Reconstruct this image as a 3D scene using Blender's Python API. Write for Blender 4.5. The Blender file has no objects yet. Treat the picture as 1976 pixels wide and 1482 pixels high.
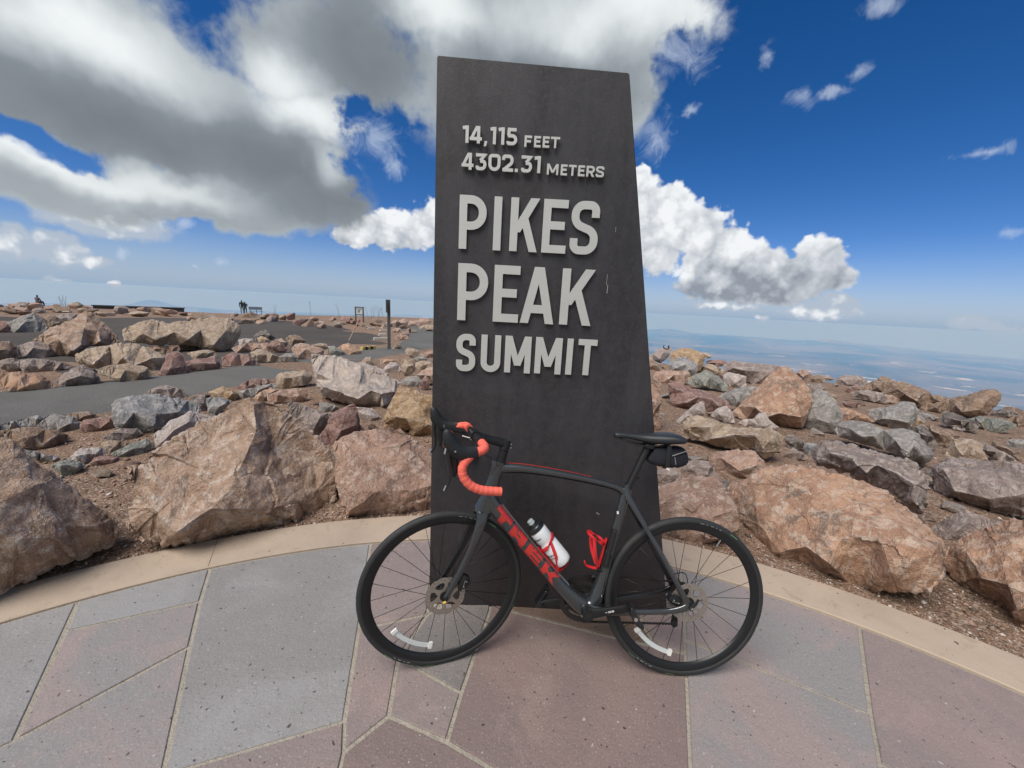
import bpy, bmesh, math, random
import numpy as np
from mathutils import Vector, Matrix
from mathutils.geometry import delaunay_2d_cdt
random.seed(7)
RNG = np.random.default_rng(11)
scene = bpy.context.scene
COL = scene.collection
rad = math.radians

# ------------------------------------------------------------------ camera
EYE = Vector((0, 0, 1.49))
FPX, IW, IH = 742.0, 1976, 1482
PITCH, ROLL = rad(11.5), rad(3.1)
_fw = Vector((0, math.cos(PITCH), -math.sin(PITCH)))
_up0 = Vector((0, math.sin(PITCH), math.cos(PITCH)))
_rt0 = Vector((1, 0, 0))
_rt = _rt0 * math.cos(ROLL) + _up0 * math.sin(ROLL)
_up = _up0 * math.cos(ROLL) - _rt0 * math.sin(ROLL)
cam = bpy.data.cameras.new('camera')
cam_o = bpy.data.objects.new('camera', cam)
COL.objects.link(cam_o)
cam.sensor_width = 36
cam.lens = FPX / IW * 36
cam.clip_start = 0.05
cam.clip_end = 600000
m3 = Matrix((_rt, _up, -_fw)).transposed()
cam_o.matrix_world = Matrix.Translation(EYE) @ m3.to_4x4()
scene.camera = cam_o
scene.view_settings.view_transform = 'Standard'
scene.view_settings.look = 'None'
scene.view_settings.exposure = 0.52
scene.view_settings.gamma = 1.0
scene.view_settings.use_curve_mapping = False
scene.cycles.max_bounces = 6
scene.cycles.volume_bounces = 3
scene.cycles.transparent_max_bounces = 8
scene.cycles.caustics_reflective = False
scene.cycles.caustics_refractive = False

def pray(x, y):
    return _fw + _rt * ((x - IW / 2) / FPX) - _up * ((y - IH / 2) / FPX)

# ------------------------------------------------------------------ sun
SUN_EL, SUN_AZ = 58, -136         # azimuth measured from +Y towards +X: high on the left, a little behind us
sd = Vector((math.sin(rad(SUN_AZ)) * math.cos(rad(SUN_EL)), math.cos(rad(SUN_AZ)) * math.cos(rad(SUN_EL)), math.sin(rad(SUN_EL))))
sun = bpy.data.lights.new('sun', 'SUN')
sun.energy = 2.8
sun.angle = rad(40)
sun.color = (1.0, 0.93, 0.85)
so = bpy.data.objects.new('sun', sun)
COL.objects.link(so)
so.rotation_euler = (-sd).to_track_quat('-Z', 'Y').to_euler()

# ------------------------------------------------------------------ node helper
class NT:
    def __init__(s, tree):
        s.t = tree; s.n = tree.nodes; s.l = tree.links
    def node(s, typ, ins=None, **kw):
        n = s.n.new(typ)
        for k, v in kw.items(): setattr(n, k, v)
        if ins:
            for k, v in ins.items(): s.put(n.inputs[k], v)
        return n
    def put(s, sock, v):
        if isinstance(v, bpy.types.NodeSocket): s.l.new(v, sock)
        elif isinstance(v, bpy.types.Node): s.l.new(v.outputs[0], sock)
        else:
            if sock.type == 'RGBA' and not isinstance(v, (int, float)) and len(v) == 3: v = (*v, 1)
            sock.default_value = v
    def m(s, op, a, b=None, c=None, clamp=False):
        n = s.n.new('ShaderNodeMath'); n.operation = op; n.use_clamp = clamp
        s.put(n.inputs[0], a)
        if b is not None: s.put(n.inputs[1], b)
        if c is not None: s.put(n.inputs[2], c)
        return n.outputs[0]
    def vm(s, op, a, b=None, out=0):
        n = s.n.new('ShaderNodeVectorMath'); n.operation = op
        s.put(n.inputs[0], a)
        if b is not None:
            if op == 'SCALE': s.put(n.inputs['Scale'], b)
            else: s.put(n.inputs[1], b)
        return n.outputs[out]
    def noise(s, vec, scale, detail=4, rough=.5, dist=0, col=False, lac=2.0):
        n = s.node('ShaderNodeTexNoise', {'Vector': vec, 'Scale': scale, 'Detail': detail, 'Roughness': rough, 'Distortion': dist, 'Lacunarity': lac})
        return n.outputs['Color' if col else 'Fac']
    def ss(s, x, a, b, lo=0., hi=1.):
        n = s.n.new('ShaderNodeMapRange'); n.interpolation_type = 'SMOOTHSTEP'
        for i, v in enumerate((x, a, b, lo, hi)): s.put(n.inputs[i], v)
        return n.outputs[0]
    def mr(s, x, a, b, lo=0., hi=1.):
        n = s.n.new('ShaderNodeMapRange'); n.clamp = True
        for i, v in enumerate((x, a, b, lo, hi)): s.put(n.inputs[i], v)
        return n.outputs[0]
    def mix(s, f, a, b, blend='MIX'):
        n = s.n.new('ShaderNodeMix'); n.data_type = 'RGBA'; n.blend_type = blend
        s.put(n.inputs[0], f); s.put(n.inputs[6], a); s.put(n.inputs[7], b)
        return n.outputs[2]
    def xyz(s, x=0., y=0., z=0.):
        return s.node('ShaderNodeCombineXYZ', {0: x, 1: y, 2: z}).outputs[0]
    def sep(s, v):
        n = s.node('ShaderNodeSeparateXYZ', {0: v}); return n.outputs

# ------------------------------------------------------------------ world: clear deep sky with clouds
def azel(x, y):
    r = pray(x, y); h = math.hypot(r.x, r.y)
    return math.atan2(r.x, r.y), math.atan2(r.z, h)

def build_world():
    w = bpy.data.worlds.new('World'); scene.world = w; w.use_nodes = True
    T = NT(w.node_tree); T.n.clear()
    out = T.node('ShaderNodeOutputWorld')
    sky = T.node('ShaderNodeTexSky')
    sky.sky_type = 'NISHITA'; sky.sun_disc = False
    sky.sun_elevation = rad(SUN_EL); sky.sun_rotation = rad(SUN_AZ)
    sky.altitude = 4300; sky.air_density = 1.25; sky.dust_density = 0.6; sky.ozone_density = 3.0
    hsv = T.node('ShaderNodeHueSaturation', {'Saturation': 1.34, 'Value': 1.0, 'Color': sky.outputs[0]})
    bg1 = T.node('ShaderNodeBackground', {'Color': T.mix(1.0, hsv.outputs[0], (.94, .77, .88), 'MULTIPLY'), 'Strength': 0.080})
    d = T.node('ShaderNodeTexCoord').outputs['Generated']
    X, Y, Z = T.sep(d)
    az = T.m('ARCTAN2', X, Y); el = T.m('ARCSINE', Z)
    P = T.xyz(az, el, 0.)
    def warp(scale, amp, detail, rough=.55):
        c = T.noise(d, scale, detail, rough, col=True)
        return T.vm('SCALE', T.vm('SUBTRACT', c, (.5, .5, .5)), amp)
    w_big = warp(2.6, .17, 2)
    w_med = warp(11., .065, 3, .6)
    def field(blobs, Pw, k=.12):
        """1 - distance to the nearest ellipse, ellipse = (px, py, rx, ry)"""
        acc = None
        for (bx, by, rx, ry) in blobs:
            a0, e0 = azel(bx, by)
            a1, e1 = azel(bx + rx, by + rx * math.tan(rad(3)))
            a2, e2 = azel(bx, by - ry)
            ra = max(.004, abs(a1 - a0)); re_ = max(.004, abs(e2 - e0))
            n = T.node('ShaderNodeVectorMath', operation='MULTIPLY_ADD')
            T.put(n.inputs[0], Pw); n.inputs[1].default_value = (1 / ra, 1 / re_, 0); n.inputs[2].default_value = (-a0 / ra, -e0 / re_, 0)
            f = T.vm('LENGTH', n.outputs[0], out=1)
            if acc is None: acc = f
            else: acc = T.m('SMOOTH_MIN', acc, f, k) if k else T.m('MINIMUM', acc, f)
        return T.m('SUBTRACT', 1.0, acc)
    PA = T.vm('ADD', T.vm('ADD', P, w_big), w_med)
    nA = T.noise(d, 5.5, 7, .62)
    nAc = T.m('SUBTRACT', nA, .5)
    nc = T.m('SUBTRACT', T.noise(d, 30., 5, .58), .5)
    # ---- the big soft deck and the holes of blue in it
    deck = [(-150, 20, 700, 400), (250, 180, 420, 210), (560, 300, 190, 130), (640, 130, 240, 230),
            (900, -40, 430, 200), (1000, 130, 290, 290), (1210, 50, 190, 150), (1230, 200, 60, 110),
            (60, 350, 330, 62), (650, 375, 110, 80), (700, -700, 1300, 500), (400, 380, 330, 56)]
    fA = T.m('ADD', T.m('ADD', field(deck, PA), T.m('MULTIPLY', nAc, .80)), T.m('MULTIPLY', nc, .42))
    fA = T.m('MAXIMUM', fA, T.m('MULTIPLY_ADD', T.ss(Y, .0, -.45), 1.0, T.m('MULTIPLY_ADD', nAc, 1.5, -.5)))   # unseen broken cloud behind us, added for neutral fill light
    fH = T.m('ADD', field([(755, 285, 105, 125), (800, 350, 70, 45), (695, 205, 50, 60), (40, 275, 160, 26), (350, 432, 100, 22), (1330, 190, 60, 120)], PA, 0), T.m('ADD', T.m('MULTIPLY', nAc, 1.5), T.m('MULTIPLY', nc, 1.3)))
    aA = T.m('MULTIPLY', T.ss(fA, -.02, .34), T.ss(fH, .42, -.10))
    dark = field([(470, 300, 420, 80), (250, 240, 420, 100), (640, 360, 130, 90), (720, 60, 120, 200), (1050, 190, 240, 190)], PA)
    lite = field([(540, 130, 90, 70), (600, 200, 130, 60), (110, 60, 300, 110), (640, 320, 46, 50), (60, 305, 300, 34), (1200, 30, 260, 100), (850, 10, 130, 60), (230, 340, 220, 34)], PA)
    nS = T.noise(T.vm('ADD', d, (3, 1, 2)), 3.4, 4, .5)
    sh = T.m('ADD', .50, T.m('MULTIPLY', T.ss(lite, -.55, .9), .40))
    sh = T.m('SUBTRACT', sh, T.m('MULTIPLY', T.ss(dark, -.3, .8), .26))
    sh = T.m('ADD', sh, T.m('MULTIPLY', T.m('SUBTRACT', nS, .5), .38))
    sh = T.m('ADD', sh, T.m('MULTIPLY', nAc, .30))
    sh = T.m('ADD', sh, T.m('MULTIPLY', T.ss(fA, .5, .0), .12))
    ramp = T.node('ShaderNodeValToRGB', {'Fac': sh}); cr = ramp.color_ramp
    cr.elements[0].position = .12; cr.elements[0].color = (.118, .132, .150, 1)
    cr.elements[1].position = .95; cr.elements[1].color = (.62, .645, .65, 1)
    e = cr.elements.new(.38); e.color = (.175, .198, .220, 1)
    e = cr.elements.new(.62); e.color = (.32, .355, .378, 1)
    bgA = T.node('ShaderNodeBackground', {'Color': ramp.outputs[0], 'Strength': 1.0})
    # ---- crisp cumulus low over the horizon
    w_fine = warp(38., .020, 2, .6)
    PB = T.vm('ADD', T.vm('ADD', P, T.vm('SCALE', w_med, .60)), w_fine)
    vor = T.node('ShaderNodeTexVoronoi', {'Vector': T.vm('ADD', d, T.vm('SCALE', w_fine, 1.3)), 'Scale': 21., 'Detail': 1.6, 'Roughness': .55}).outputs['Distance']
    nm = T.m('SUBTRACT', T.noise(d, 10., 3, .6), .5)
    def cumulus(blobs, top_px, base_px, light, amp=.30, soft=.17):
        f2 = T.m('ADD', field(blobs, PB), T.m('MULTIPLY', T.m('SUBTRACT', .42, vor), amp))
        f2 = T.m('ADD', f2, T.m('MULTIPLY', nc, amp * .45))
        eb = azel(*base_px)[1]
        f2 = T.m('SUBTRACT', f2, T.m('MULTIPLY', T.ss(T.m('ADD', el, T.m('MULTIPLY', nm, .02)), eb + .012, eb - .012), 1.2))
        a = T.ss(f2, 0., soft)
        e0 = azel(*base_px)[1]; e1 = azel(*top_px)[1]
        g = T.mr(T.m('ADD', el, T.m('MULTIPLY', nm, .15)), e0, e1)
        g = T.m('MULTIPLY_ADD', T.ss(g, 0., .85), .66, T.m('MULTIPLY', T.m('SUBTRACT', .5, vor), .72))
        g = T.m('ADD', g, T.m('MULTIPLY', nc, .45))
        g = T.m('ADD', g, T.m('MULTIPLY', T.ss(f2, .45, .05), .16))
        g = T.m('ADD', g, light, clamp=True)
        r = T.node('ShaderNodeValToRGB', {'Fac': g}); c = r.color_ramp
        c.elements[0].position = .05; c.elements[0].color = (.20, .225, .265, 1)
        c.elements[1].position = .86; c.elements[1].color = (.63, .645, .66, 1)
        x = c.elements.new(.42); x.color = (.385, .41, .445, 1)
        return a, T.node('ShaderNodeBackground', {'Color': r.outputs[0], 'Strength': 1.0})
    right = [(1270, 450, 90, 118), (1350, 445, 80, 68), (1380, 490, 90, 90), (1240, 400, 60, 80), (1450, 520, 110, 72), (1580, 505, 80, 64), (1600, 535, 68, 40), (1430, 560, 210, 34), (1500, 530, 120, 50), (1160, 460, 110, 120), (1235, 350, 30, 40), (1290, 400, 60, 60)]
    left = [(760, 445, 115, 48), (850, 430, 80, 64), (690, 455, 60, 28), (950, 440, 120, 70)]
    low = [(212, 430, 135, 34), (180, 415, 70, 28), (112, 484, 66, 36), (170, 506, 60, 12), (30, 475, 52, 40), (1582, 598, 96, 19), (1610, 588, 44, 24), (1860, 622, 46, 18), (1925, 630, 60, 11),
           (1400, 591, 80, 12), (1471, 611, 18, 7), (112, 541, 34, 9), (222, 552, 14, 7), (-120, 470, 120, 40), (2200, 560, 130, 50)]
    aR, bgR = cumulus(right, (1400, 400), (1400, 600), .36)
    aL, bgL = cumulus(left, (760, 400), (760, 505), .36)
    f_l = T.m('ADD', field(low, PB, 0), T.m('MULTIPLY', nc, .9))
    aW = T.ss(f_l, -.08, .34)
    gl = T.m('ADD', T.m('MULTIPLY', T.m('SUBTRACT', .9, vor), .8), T.m('MULTIPLY', T.ss(f_l, 0., .9), .40))
    bgW = T.node('ShaderNodeBackground', {'Color': T.mix(T.ss(gl, .12, .62), (.31, .36, .43), (.62, .635, .65)), 'Strength': 1.0})
    # ---- thin torn wisps
    wisps = [(1960, 450, 34, 20), (1545, 200, 45, 26), (1610, 180, 50, 18), (1660, 140, 34, 26), (1480, 110, 20, 36), (1690, 15, 60, 26), (1900, 298, 90, 14), (1300, 110, 90, 70), (1335, 212, 22, 14),
             (430, 500, 22, 18), (375, 512, 12, 8), (235, 490, 20, 26), (725, 270, 80, 60), (760, 320, 30, 40), (355, 440, 22, 20), (1260, 260, 70, 60), (2300, 200, 200, 60)]
    fT = field(wisps, PB, 0)
    nw = T.noise(d, 19., 6, .68, 1.0)
    aT = T.m('MULTIPLY', T.ss(T.m('ADD', fT, T.m('MULTIPLY', T.m('SUBTRACT', nw, .5), 2.4)), .1, 1.2), .55)
    bgT = T.node('ShaderNodeBackground', {'Color': (.42, .48, .57), 'Strength': 1.0})
    air = T.node('ShaderNodeBackground', {'Color': (.222, .302, .400), 'Strength': 1.0})
    def M(f, a, b): return T.node('ShaderNodeMixShader', {0: f, 1: a.outputs[0], 2: b.outputs[0]})
    clear = M(T.m('POWER', T.mr(el, .16, .0, 0., 1.), 1.6), bg1, air)
    fade = T.ss(el, -.035, .02)
    high = M(T.m('MULTIPLY', aT, fade), clear, bgT)
    lowb = M(T.m('MULTIPLY', aL, fade), M(T.m('MULTIPLY', aR, fade), M(T.m('MULTIPLY', aW, fade), high, bgW), bgR), bgL)
    gate = T.m('COMPARE', el, .14, .20)
    under = M(gate, high, lowb)
    fin = M(T.m('MULTIPLY', aA, fade), under, bgA)
    down = M(T.m('LESS_THAN', el, -.04), fin, air)
    T.l.new(down.outputs[0], out.inputs[0])
    w.cycles.sampling_method = 'MANUAL'; w.cycles.sample_map_resolution = 512
build_world()

# ------------------------------------------------------------------ small helpers
def tag(o, label=None, cat=None, group=None, kind=None):
    if label: o['label'] = label
    if cat: o['category'] = cat
    if group: o['group'] = group
    if kind: o['kind'] = kind
    return o

def link(o, parent=None):
    COL.objects.link(o)
    if parent: o.parent = parent
    return o

def empty(name, loc=(0, 0, 0), rz=0):
    o = bpy.data.objects.new(name, None); o.location = loc; o.rotation_euler = (0, 0, rz)
    o.empty_display_size = .1
    return link(o)

def mesh_obj(name, verts, faces, mat, parent=None, smooth=None, loc=None):
    me = bpy.data.meshes.new(name)
    me.from_pydata([tuple(v) for v in verts], [], [tuple(f) for f in faces])
    me.validate(); me.update()
    if mat: me.materials.append(mat)
    if smooth is not None:
        me.shade_smooth()
        if smooth < 180: me.set_sharp_from_angle(angle=rad(smooth))
    o = bpy.data.objects.new(name, me)
    if loc is not None: o.location = loc
    return link(o, parent)

class MB:
    """collects simple solids into one mesh"""
    def __init__(s): s.v = []; s.f = []
    def add(s, v, f):
        b = len(s.v); s.v += [tuple(p) for p in v]; s.f += [tuple(i + b for i in q) for q in f]; return s
    def box(s, c, size, M=None):
        x, y, z = [q / 2 for q in size]
        v = [Vector((a * x, b * y, e * z)) for a in (-1, 1) for b in (-1, 1) for e in (-1, 1)]
        if M is not None: v = [M @ p for p in v]
        v = [p + Vector(c) for p in v]
        return s.add(v, [(0, 1, 3, 2), (4, 6, 7, 5), (0, 4, 5, 1), (2, 3, 7, 6), (0, 2, 6, 4), (1, 5, 7, 3)])
    def tube(s, pts, r, n=10, caps=True, up=(0, 1, 0), r2=None, p=2.0):
        """swept superellipse; r in the plane of the path, r2 along 'up' (the sideways axis)"""
        pts = [Vector(q) for q in pts]; N = len(pts)
        rr = r if hasattr(r, '__len__') else [r] * N
        r2 = rr if r2 is None else (r2 if hasattr(r2, '__len__') else [r2] * N)
        up = Vector(up).normalized(); ring = []
        for i, c in enumerate(pts):
            t = (pts[min(i + 1, N - 1)] - pts[max(i - 1, 0)]).normalized()
            a = up.cross(t)
            if a.length < 1e-4: a = t.orthogonal()
            a.normalize(); b = t.cross(a).normalized()
            for k in range(n):
                q = 2 * math.pi * k / n; cq, sq = math.cos(q), math.sin(q)
                cx = math.copysign(abs(cq) ** (2 / p), cq) * rr[i]; sx = math.copysign(abs(sq) ** (2 / p), sq) * r2[i]
                ring.append(c + a * cx + b * sx)
        f = []
        for i in range(N - 1):
            for k in range(n):
                f.append((i * n + k, i * n + (k + 1) % n, (i + 1) * n + (k + 1) % n, (i + 1) * n + k))
        if caps:
            f.append(tuple(range(n - 1, -1, -1))); f.append(tuple((N - 1) * n + k for k in range(n)))
        return s.add(ring, f)
    def prism(s, poly, y0, y1):
        """polygon in x,z extruded along y"""
        n = len(poly)
        v = [(x, y0, z) for x, z in poly] + [(x, y1, z) for x, z in poly]
        f = [tuple(range(n)), tuple(range(2 * n - 1, n - 1, -1))] + [(i, i + n, (i + 1) % n + n, (i + 1) % n) for i in range(n)]
        return s.add(v, f)
    def build(s, name, mat, parent=None, smooth=40):
        o = mesh_obj(name, s.v, s.f, mat, parent, None)
        bm = bmesh.new(); bm.from_mesh(o.data); bmesh.ops.recalc_face_normals(bm, faces=bm.faces); bm.to_mesh(o.data); bm.free()
        if smooth is not None:
            o.data.shade_smooth()
            if smooth < 180: o.data.set_sharp_from_angle(angle=rad(smooth))
        return o

def crom(pts, n=6):
    """Catmull-Rom through points of any dimension"""
    P = [np.array(p, float) for p in pts]; P = [2 * P[0] - P[1]] + P + [2 * P[-1] - P[-2]]; out = []
    for i in range(1, len(P) - 2):
        for k in range(n):
            t = k / n
            out.append(.5 * ((2 * P[i]) + (-P[i - 1] + P[i + 1]) * t + (2 * P[i - 1] - 5 * P[i] + 4 * P[i + 1] - P[i + 2]) * t * t + (-P[i - 1] + 3 * P[i] - 3 * P[i + 1] + P[i + 2]) * t ** 3))
    out.append(P[-2]); return out

def _hash(ix, iy, iz):
    h = (ix.astype(np.int64) * 374761393 + iy.astype(np.int64) * 668265263 + iz.astype(np.int64) * 2147483647) & 0xffffffff
    h = ((h ^ (h >> 13)) * 1274126177) & 0xffffffff
    h = ((h ^ (h >> 16)) * 2246822519) & 0xffffffff
    return ((h ^ (h >> 15)) & 0xffff) / 65535.0
def vnoise(p):
    i = np.floor(p); f = p - i; f = f * f * (3 - 2 * f); i = i.astype(np.int64); r = 0
    for dx in (0, 1):
        for dy in (0, 1):
            for dz in (0, 1):
                w = (f[:, 0] if dx else 1 - f[:, 0]) * (f[:, 1] if dy else 1 - f[:, 1]) * (f[:, 2] if dz else 1 - f[:, 2])
                r = r + w * _hash(i[:, 0] + dx, i[:, 1] + dy, i[:, 2] + dz)
    return r * 2 - 1
def fbm(p, o=4, g=.5):
    a = 1; r = 0
    for k in range(o): r = r + a * vnoise(p * 2.03 ** k + 17.3 * k); a *= g
    return r

# ------------------------------------------------------------------ materials
def new_mat(name):
    m = bpy.data.materials.new(name); m.use_nodes = True
    T = NT(m.node_tree); b = T.n['Principled BSDF']
    return m, T, b
def mat(name, col, rough=.5, metal=0., coat=0., bump=0., bscale=80., var=0., vscale=6., spec=None, trans=0., aniso=None):
    m, T, b = new_mat(name)
    b.inputs['Roughness'].default_value = rough; b.inputs['Metallic'].default_value = metal
    b.inputs['Coat Weight'].default_value = coat; b.inputs['Coat Roughness'].default_value = .06
    if spec is not None: b.inputs['Specular IOR Level'].default_value = spec
    if trans: b.inputs['Transmission Weight'].default_value = trans
    tc = T.node('ShaderNodeTexCoord').outputs['Object']
    if var:
        n = T.noise(tc, vscale, 5, .6)
        T.put(b.inputs['Base Color'], T.mix(n, tuple(c * (1 - var) for c in col), tuple(min(1, c * (1 + var)) for c in col)))
        T.put(b.inputs['Roughness'], T.mr(T.noise(tc, vscale * 2.3, 4), .3, .7, max(0.02, rough - .12), min(1, rough + .12)))
    else: b.inputs['Base Color'].default_value = (*col, 1)
    if bump:
        bn = T.node('ShaderNodeBump', {'Strength': bump, 'Distance': .002, 'Height': T.noise(tc, bscale, 4)})
        T.put(b.inputs['Normal'], bn.outputs[0])
    return m

def rock_mat(name, c1, c2, c3, spk=.38, stain=(.20, .12, .06), stain_w=.45, vein=.55, scale=1.0):
    """broken granite: mineral patches, fine speckle, ochre stain, pale scratches, bruised pale edges"""
    m, T, b = new_mat(name)
    tc = T.node('ShaderNodeTexCoord').outputs['Object']
    rnd = T.node('ShaderNodeObjectInfo').outputs['Random']
    off = T.vm('SCALE', T.xyz(rnd, T.m('MULTIPLY', rnd, 7.3), T.m('MULTIPLY', rnd, 3.1)), 40.)
    v = T.vm('ADD', tc, off)
    a = T.noise(v, 3.0 * scale, 7, .66, .9)
    f = T.noise(v, 13 * scale, 6, .72, .5)
    g = T.noise(v, 95, 3, .68)
    col = T.mix(T.ss(a, .40, .58), c1, c2)
    col = T.mix(T.m('MULTIPLY', T.ss(f, .50, .60), .85), col, c3)
    st = T.ss(T.noise(T.vm('ADD', v, (9, 4, 2)), 3.8 * scale, 7, .74, 1.2), .54, .63)
    col = T.mix(T.m('MULTIPLY', st, stain_w), col, stain)
    dk = T.ss(T.noise(T.vm('ADD', v, (2, 7, 6)), 6.5 * scale, 7, .76, 1.0), .57, .66)
    col = T.mix(T.m('MULTIPLY', dk, .42), col, tuple(x * .42 for x in c2))
    col = T.mix(T.m('MULTIPLY', T.ss(g, .30, .44, 1., 0.), spk), col, (.045, .038, .035))
    col = T.mix(T.m('MULTIPLY', T.ss(g, .56, .68), spk), col, (.60, .55, .51))
    ve = T.m('ABSOLUTE', T.m('SUBTRACT', T.noise(T.vm('ADD', v, (5, 5, 5)), 4.2 * scale, 7, .74, 1.7), .5))
    col = T.mix(T.m('MULTIPLY', T.m('MULTIPLY', T.ss(ve, .014, .0), T.ss(f, .44, .56)), vein), col, (.64, .59, .54))
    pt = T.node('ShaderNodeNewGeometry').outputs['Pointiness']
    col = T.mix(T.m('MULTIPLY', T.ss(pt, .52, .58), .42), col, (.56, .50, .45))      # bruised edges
    col = T.mix(T.m('MULTIPLY', T.ss(pt, .475, .43), .30), col, tuple(x * .45 for x in c2))   # darker in concave cracks
    T.put(b.inputs['Base Color'], col)
    T.put(b.inputs['Roughness'], T.mr(f, .3, .7, .70, .95))
    b.inputs['Specular IOR Level'].default_value = .30
    h = T.m('ADD', T.m('MULTIPLY', f, .50), T.m('MULTIPLY', T.noise(v, 38, 4, .7), .30))
    h = T.m('ADD', h, T.m('MULTIPLY', g, .10))
    cr = T.m('ABSOLUTE', T.m('SUBTRACT', T.noise(T.vm('ADD', v, (1, 8, 3)), 3.0 * scale, 5, .6, 1.2), .5))
    h = T.m('ADD', h, T.m('MULTIPLY', T.ss(cr, 0., .010), .07))
    bn = T.node('ShaderNodeBump', {'Strength': 1.0, 'Distance': .050, 'Height': h})
    T.put(b.inputs['Normal'], bn.outputs[0])
    return m

ROCK = {
    'mauve':  rock_mat('granite_mauve', (.315, .248, .220), (.220, .178, .160), (.410, .345, .315)),
    'hero':   rock_mat('granite_brown_pink', (.430, .300, .220), (.310, .205, .145), (.510, .395, .315), stain=(.19, .105, .055), stain_w=.60, vein=.95, scale=.9),
    'pink':   rock_mat('granite_pink', (.425, .275, .205), (.300, .190, .142), (.500, .375, .305), stain=(.20, .11, .075)),
    'red':    rock_mat('granite_red', (.290, .165, .135), (.215, .128, .112), (.350, .235, .205), stain=(.13, .08, .065), vein=.3),
    'orange': rock_mat('granite_orange', (.490, .300, .198), (.350, .205, .135), (.530, .395, .300), stain=(.125, .10, .080), stain_w=.7),
    'brown':  rock_mat('granite_brown', (.270, .180, .120), (.195, .130, .092), (.340, .250, .185), stain=(.10, .07, .05)),
    'tan':    rock_mat('granite_tan', (.410, .315, .230), (.310, .225, .160), (.490, .410, .325), stain=(.25, .15, .08), stain_w=.5),
    'ochre':  rock_mat('granite_ochre', (.460, .320, .190), (.330, .205, .105), (.540, .430, .320), stain=(.22, .115, .04), stain_w=.75, scale=1.6),
    'grey':   rock_mat('granite_grey', (.305, .285, .265), (.225, .212, .200), (.390, .365, .340), stain=(.20, .155, .115), stain_w=.3),
    'blue':   rock_mat('granite_blue_grey', (.330, .318, .312), (.190, .195, .200), (.430, .405, .390), stain=(.13, .14, .15), stain_w=.5),
    'pale':   rock_mat('granite_pale', (.440, .380, .350), (.350, .290, .262), (.520, .470, .435), stain=(.27, .18, .12), stain_w=.35),
    'slab':   rock_mat('granite_pale_slab', (.490, .400, .340), (.400, .335, .290), (.560, .490, .430), stain=(.17, .17, .17), stain_w=.62, scale=.8),
    'dark':   rock_mat('granite_dark', (.150, .125, .110), (.105, .092, .085), (.240, .200, .175), stain=(.05, .05, .05)),
    'green':  rock_mat('granite_green', (.240, .250, .215), (.175, .185, .165), (.340, .335, .295), stain=(.20, .165, .11), stain_w=.3),
}

# ------------------------------------------------------------------ terrain
PCX, PCY, PRI, PRO = -.026, -1.089, 3.318, 3.612
AZ_K = [-180, -120, -90, -55, -20, 0, 8, 13, 18, 24, 35, 48, 56, 75, 95, 130, 180]
RE_K = [64, 64, 64, 64, 64, 62, 45, 26, 18, 17, 18, 17.5, 17.0, 17, 18, 40, 60]
def sstep(a, b, x):
    t = np.clip((x - a) / (b - a), 0, 1); return t * t * (3 - 2 * t)
def terrain(x, y):
    x = np.asarray(x, float); y = np.asarray(y, float)
    d = np.hypot(x, y); az = np.degrees(np.arctan2(x, y))
    k = sstep(4, 22, az) * (1 - sstep(100, 140, az))
    sl = (.021 + .006 * np.exp(-((az + 34) / 11) ** 2)) * (1 - k) + .045 * k; st = 9 * (1 - k) + 4.2 * k
    z = -sl * np.maximum(0, d - st)
    re = np.interp(az, AZ_K, RE_K)
    over = np.maximum(0, d - re)
    z = z - over * .62 - .04 * np.minimum(over, 3) ** 2
    bump = vnoise(np.stack([x * .9, y * .9, x * 0], -1).reshape(-1, 3)).reshape(x.shape) * .035 * sstep(4.2, 6.5, d) * (k + .15)
    return z - .012 + bump
def hit(x, y, dmax=400):
    """point where the view through this point of the photo meets the ground"""
    r = pray(x, y); hl = math.hypot(r.x, r.y); dx, dy, dz = r.x / hl, r.y / hl, r.z / hl
    s = np.concatenate([np.linspace(.8, 20, 400), np.geomspace(20.2, dmax, 500)])
    g = terrain(dx * s, dy * s) - (EYE.z + dz * s)
    i = np.argmax(g > 0)
    if g[i] <= 0: i = len(s) - 1
    return s[i], Vector((dx * s[i], dy * s[i], EYE.z + dz * s[i]))

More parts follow.
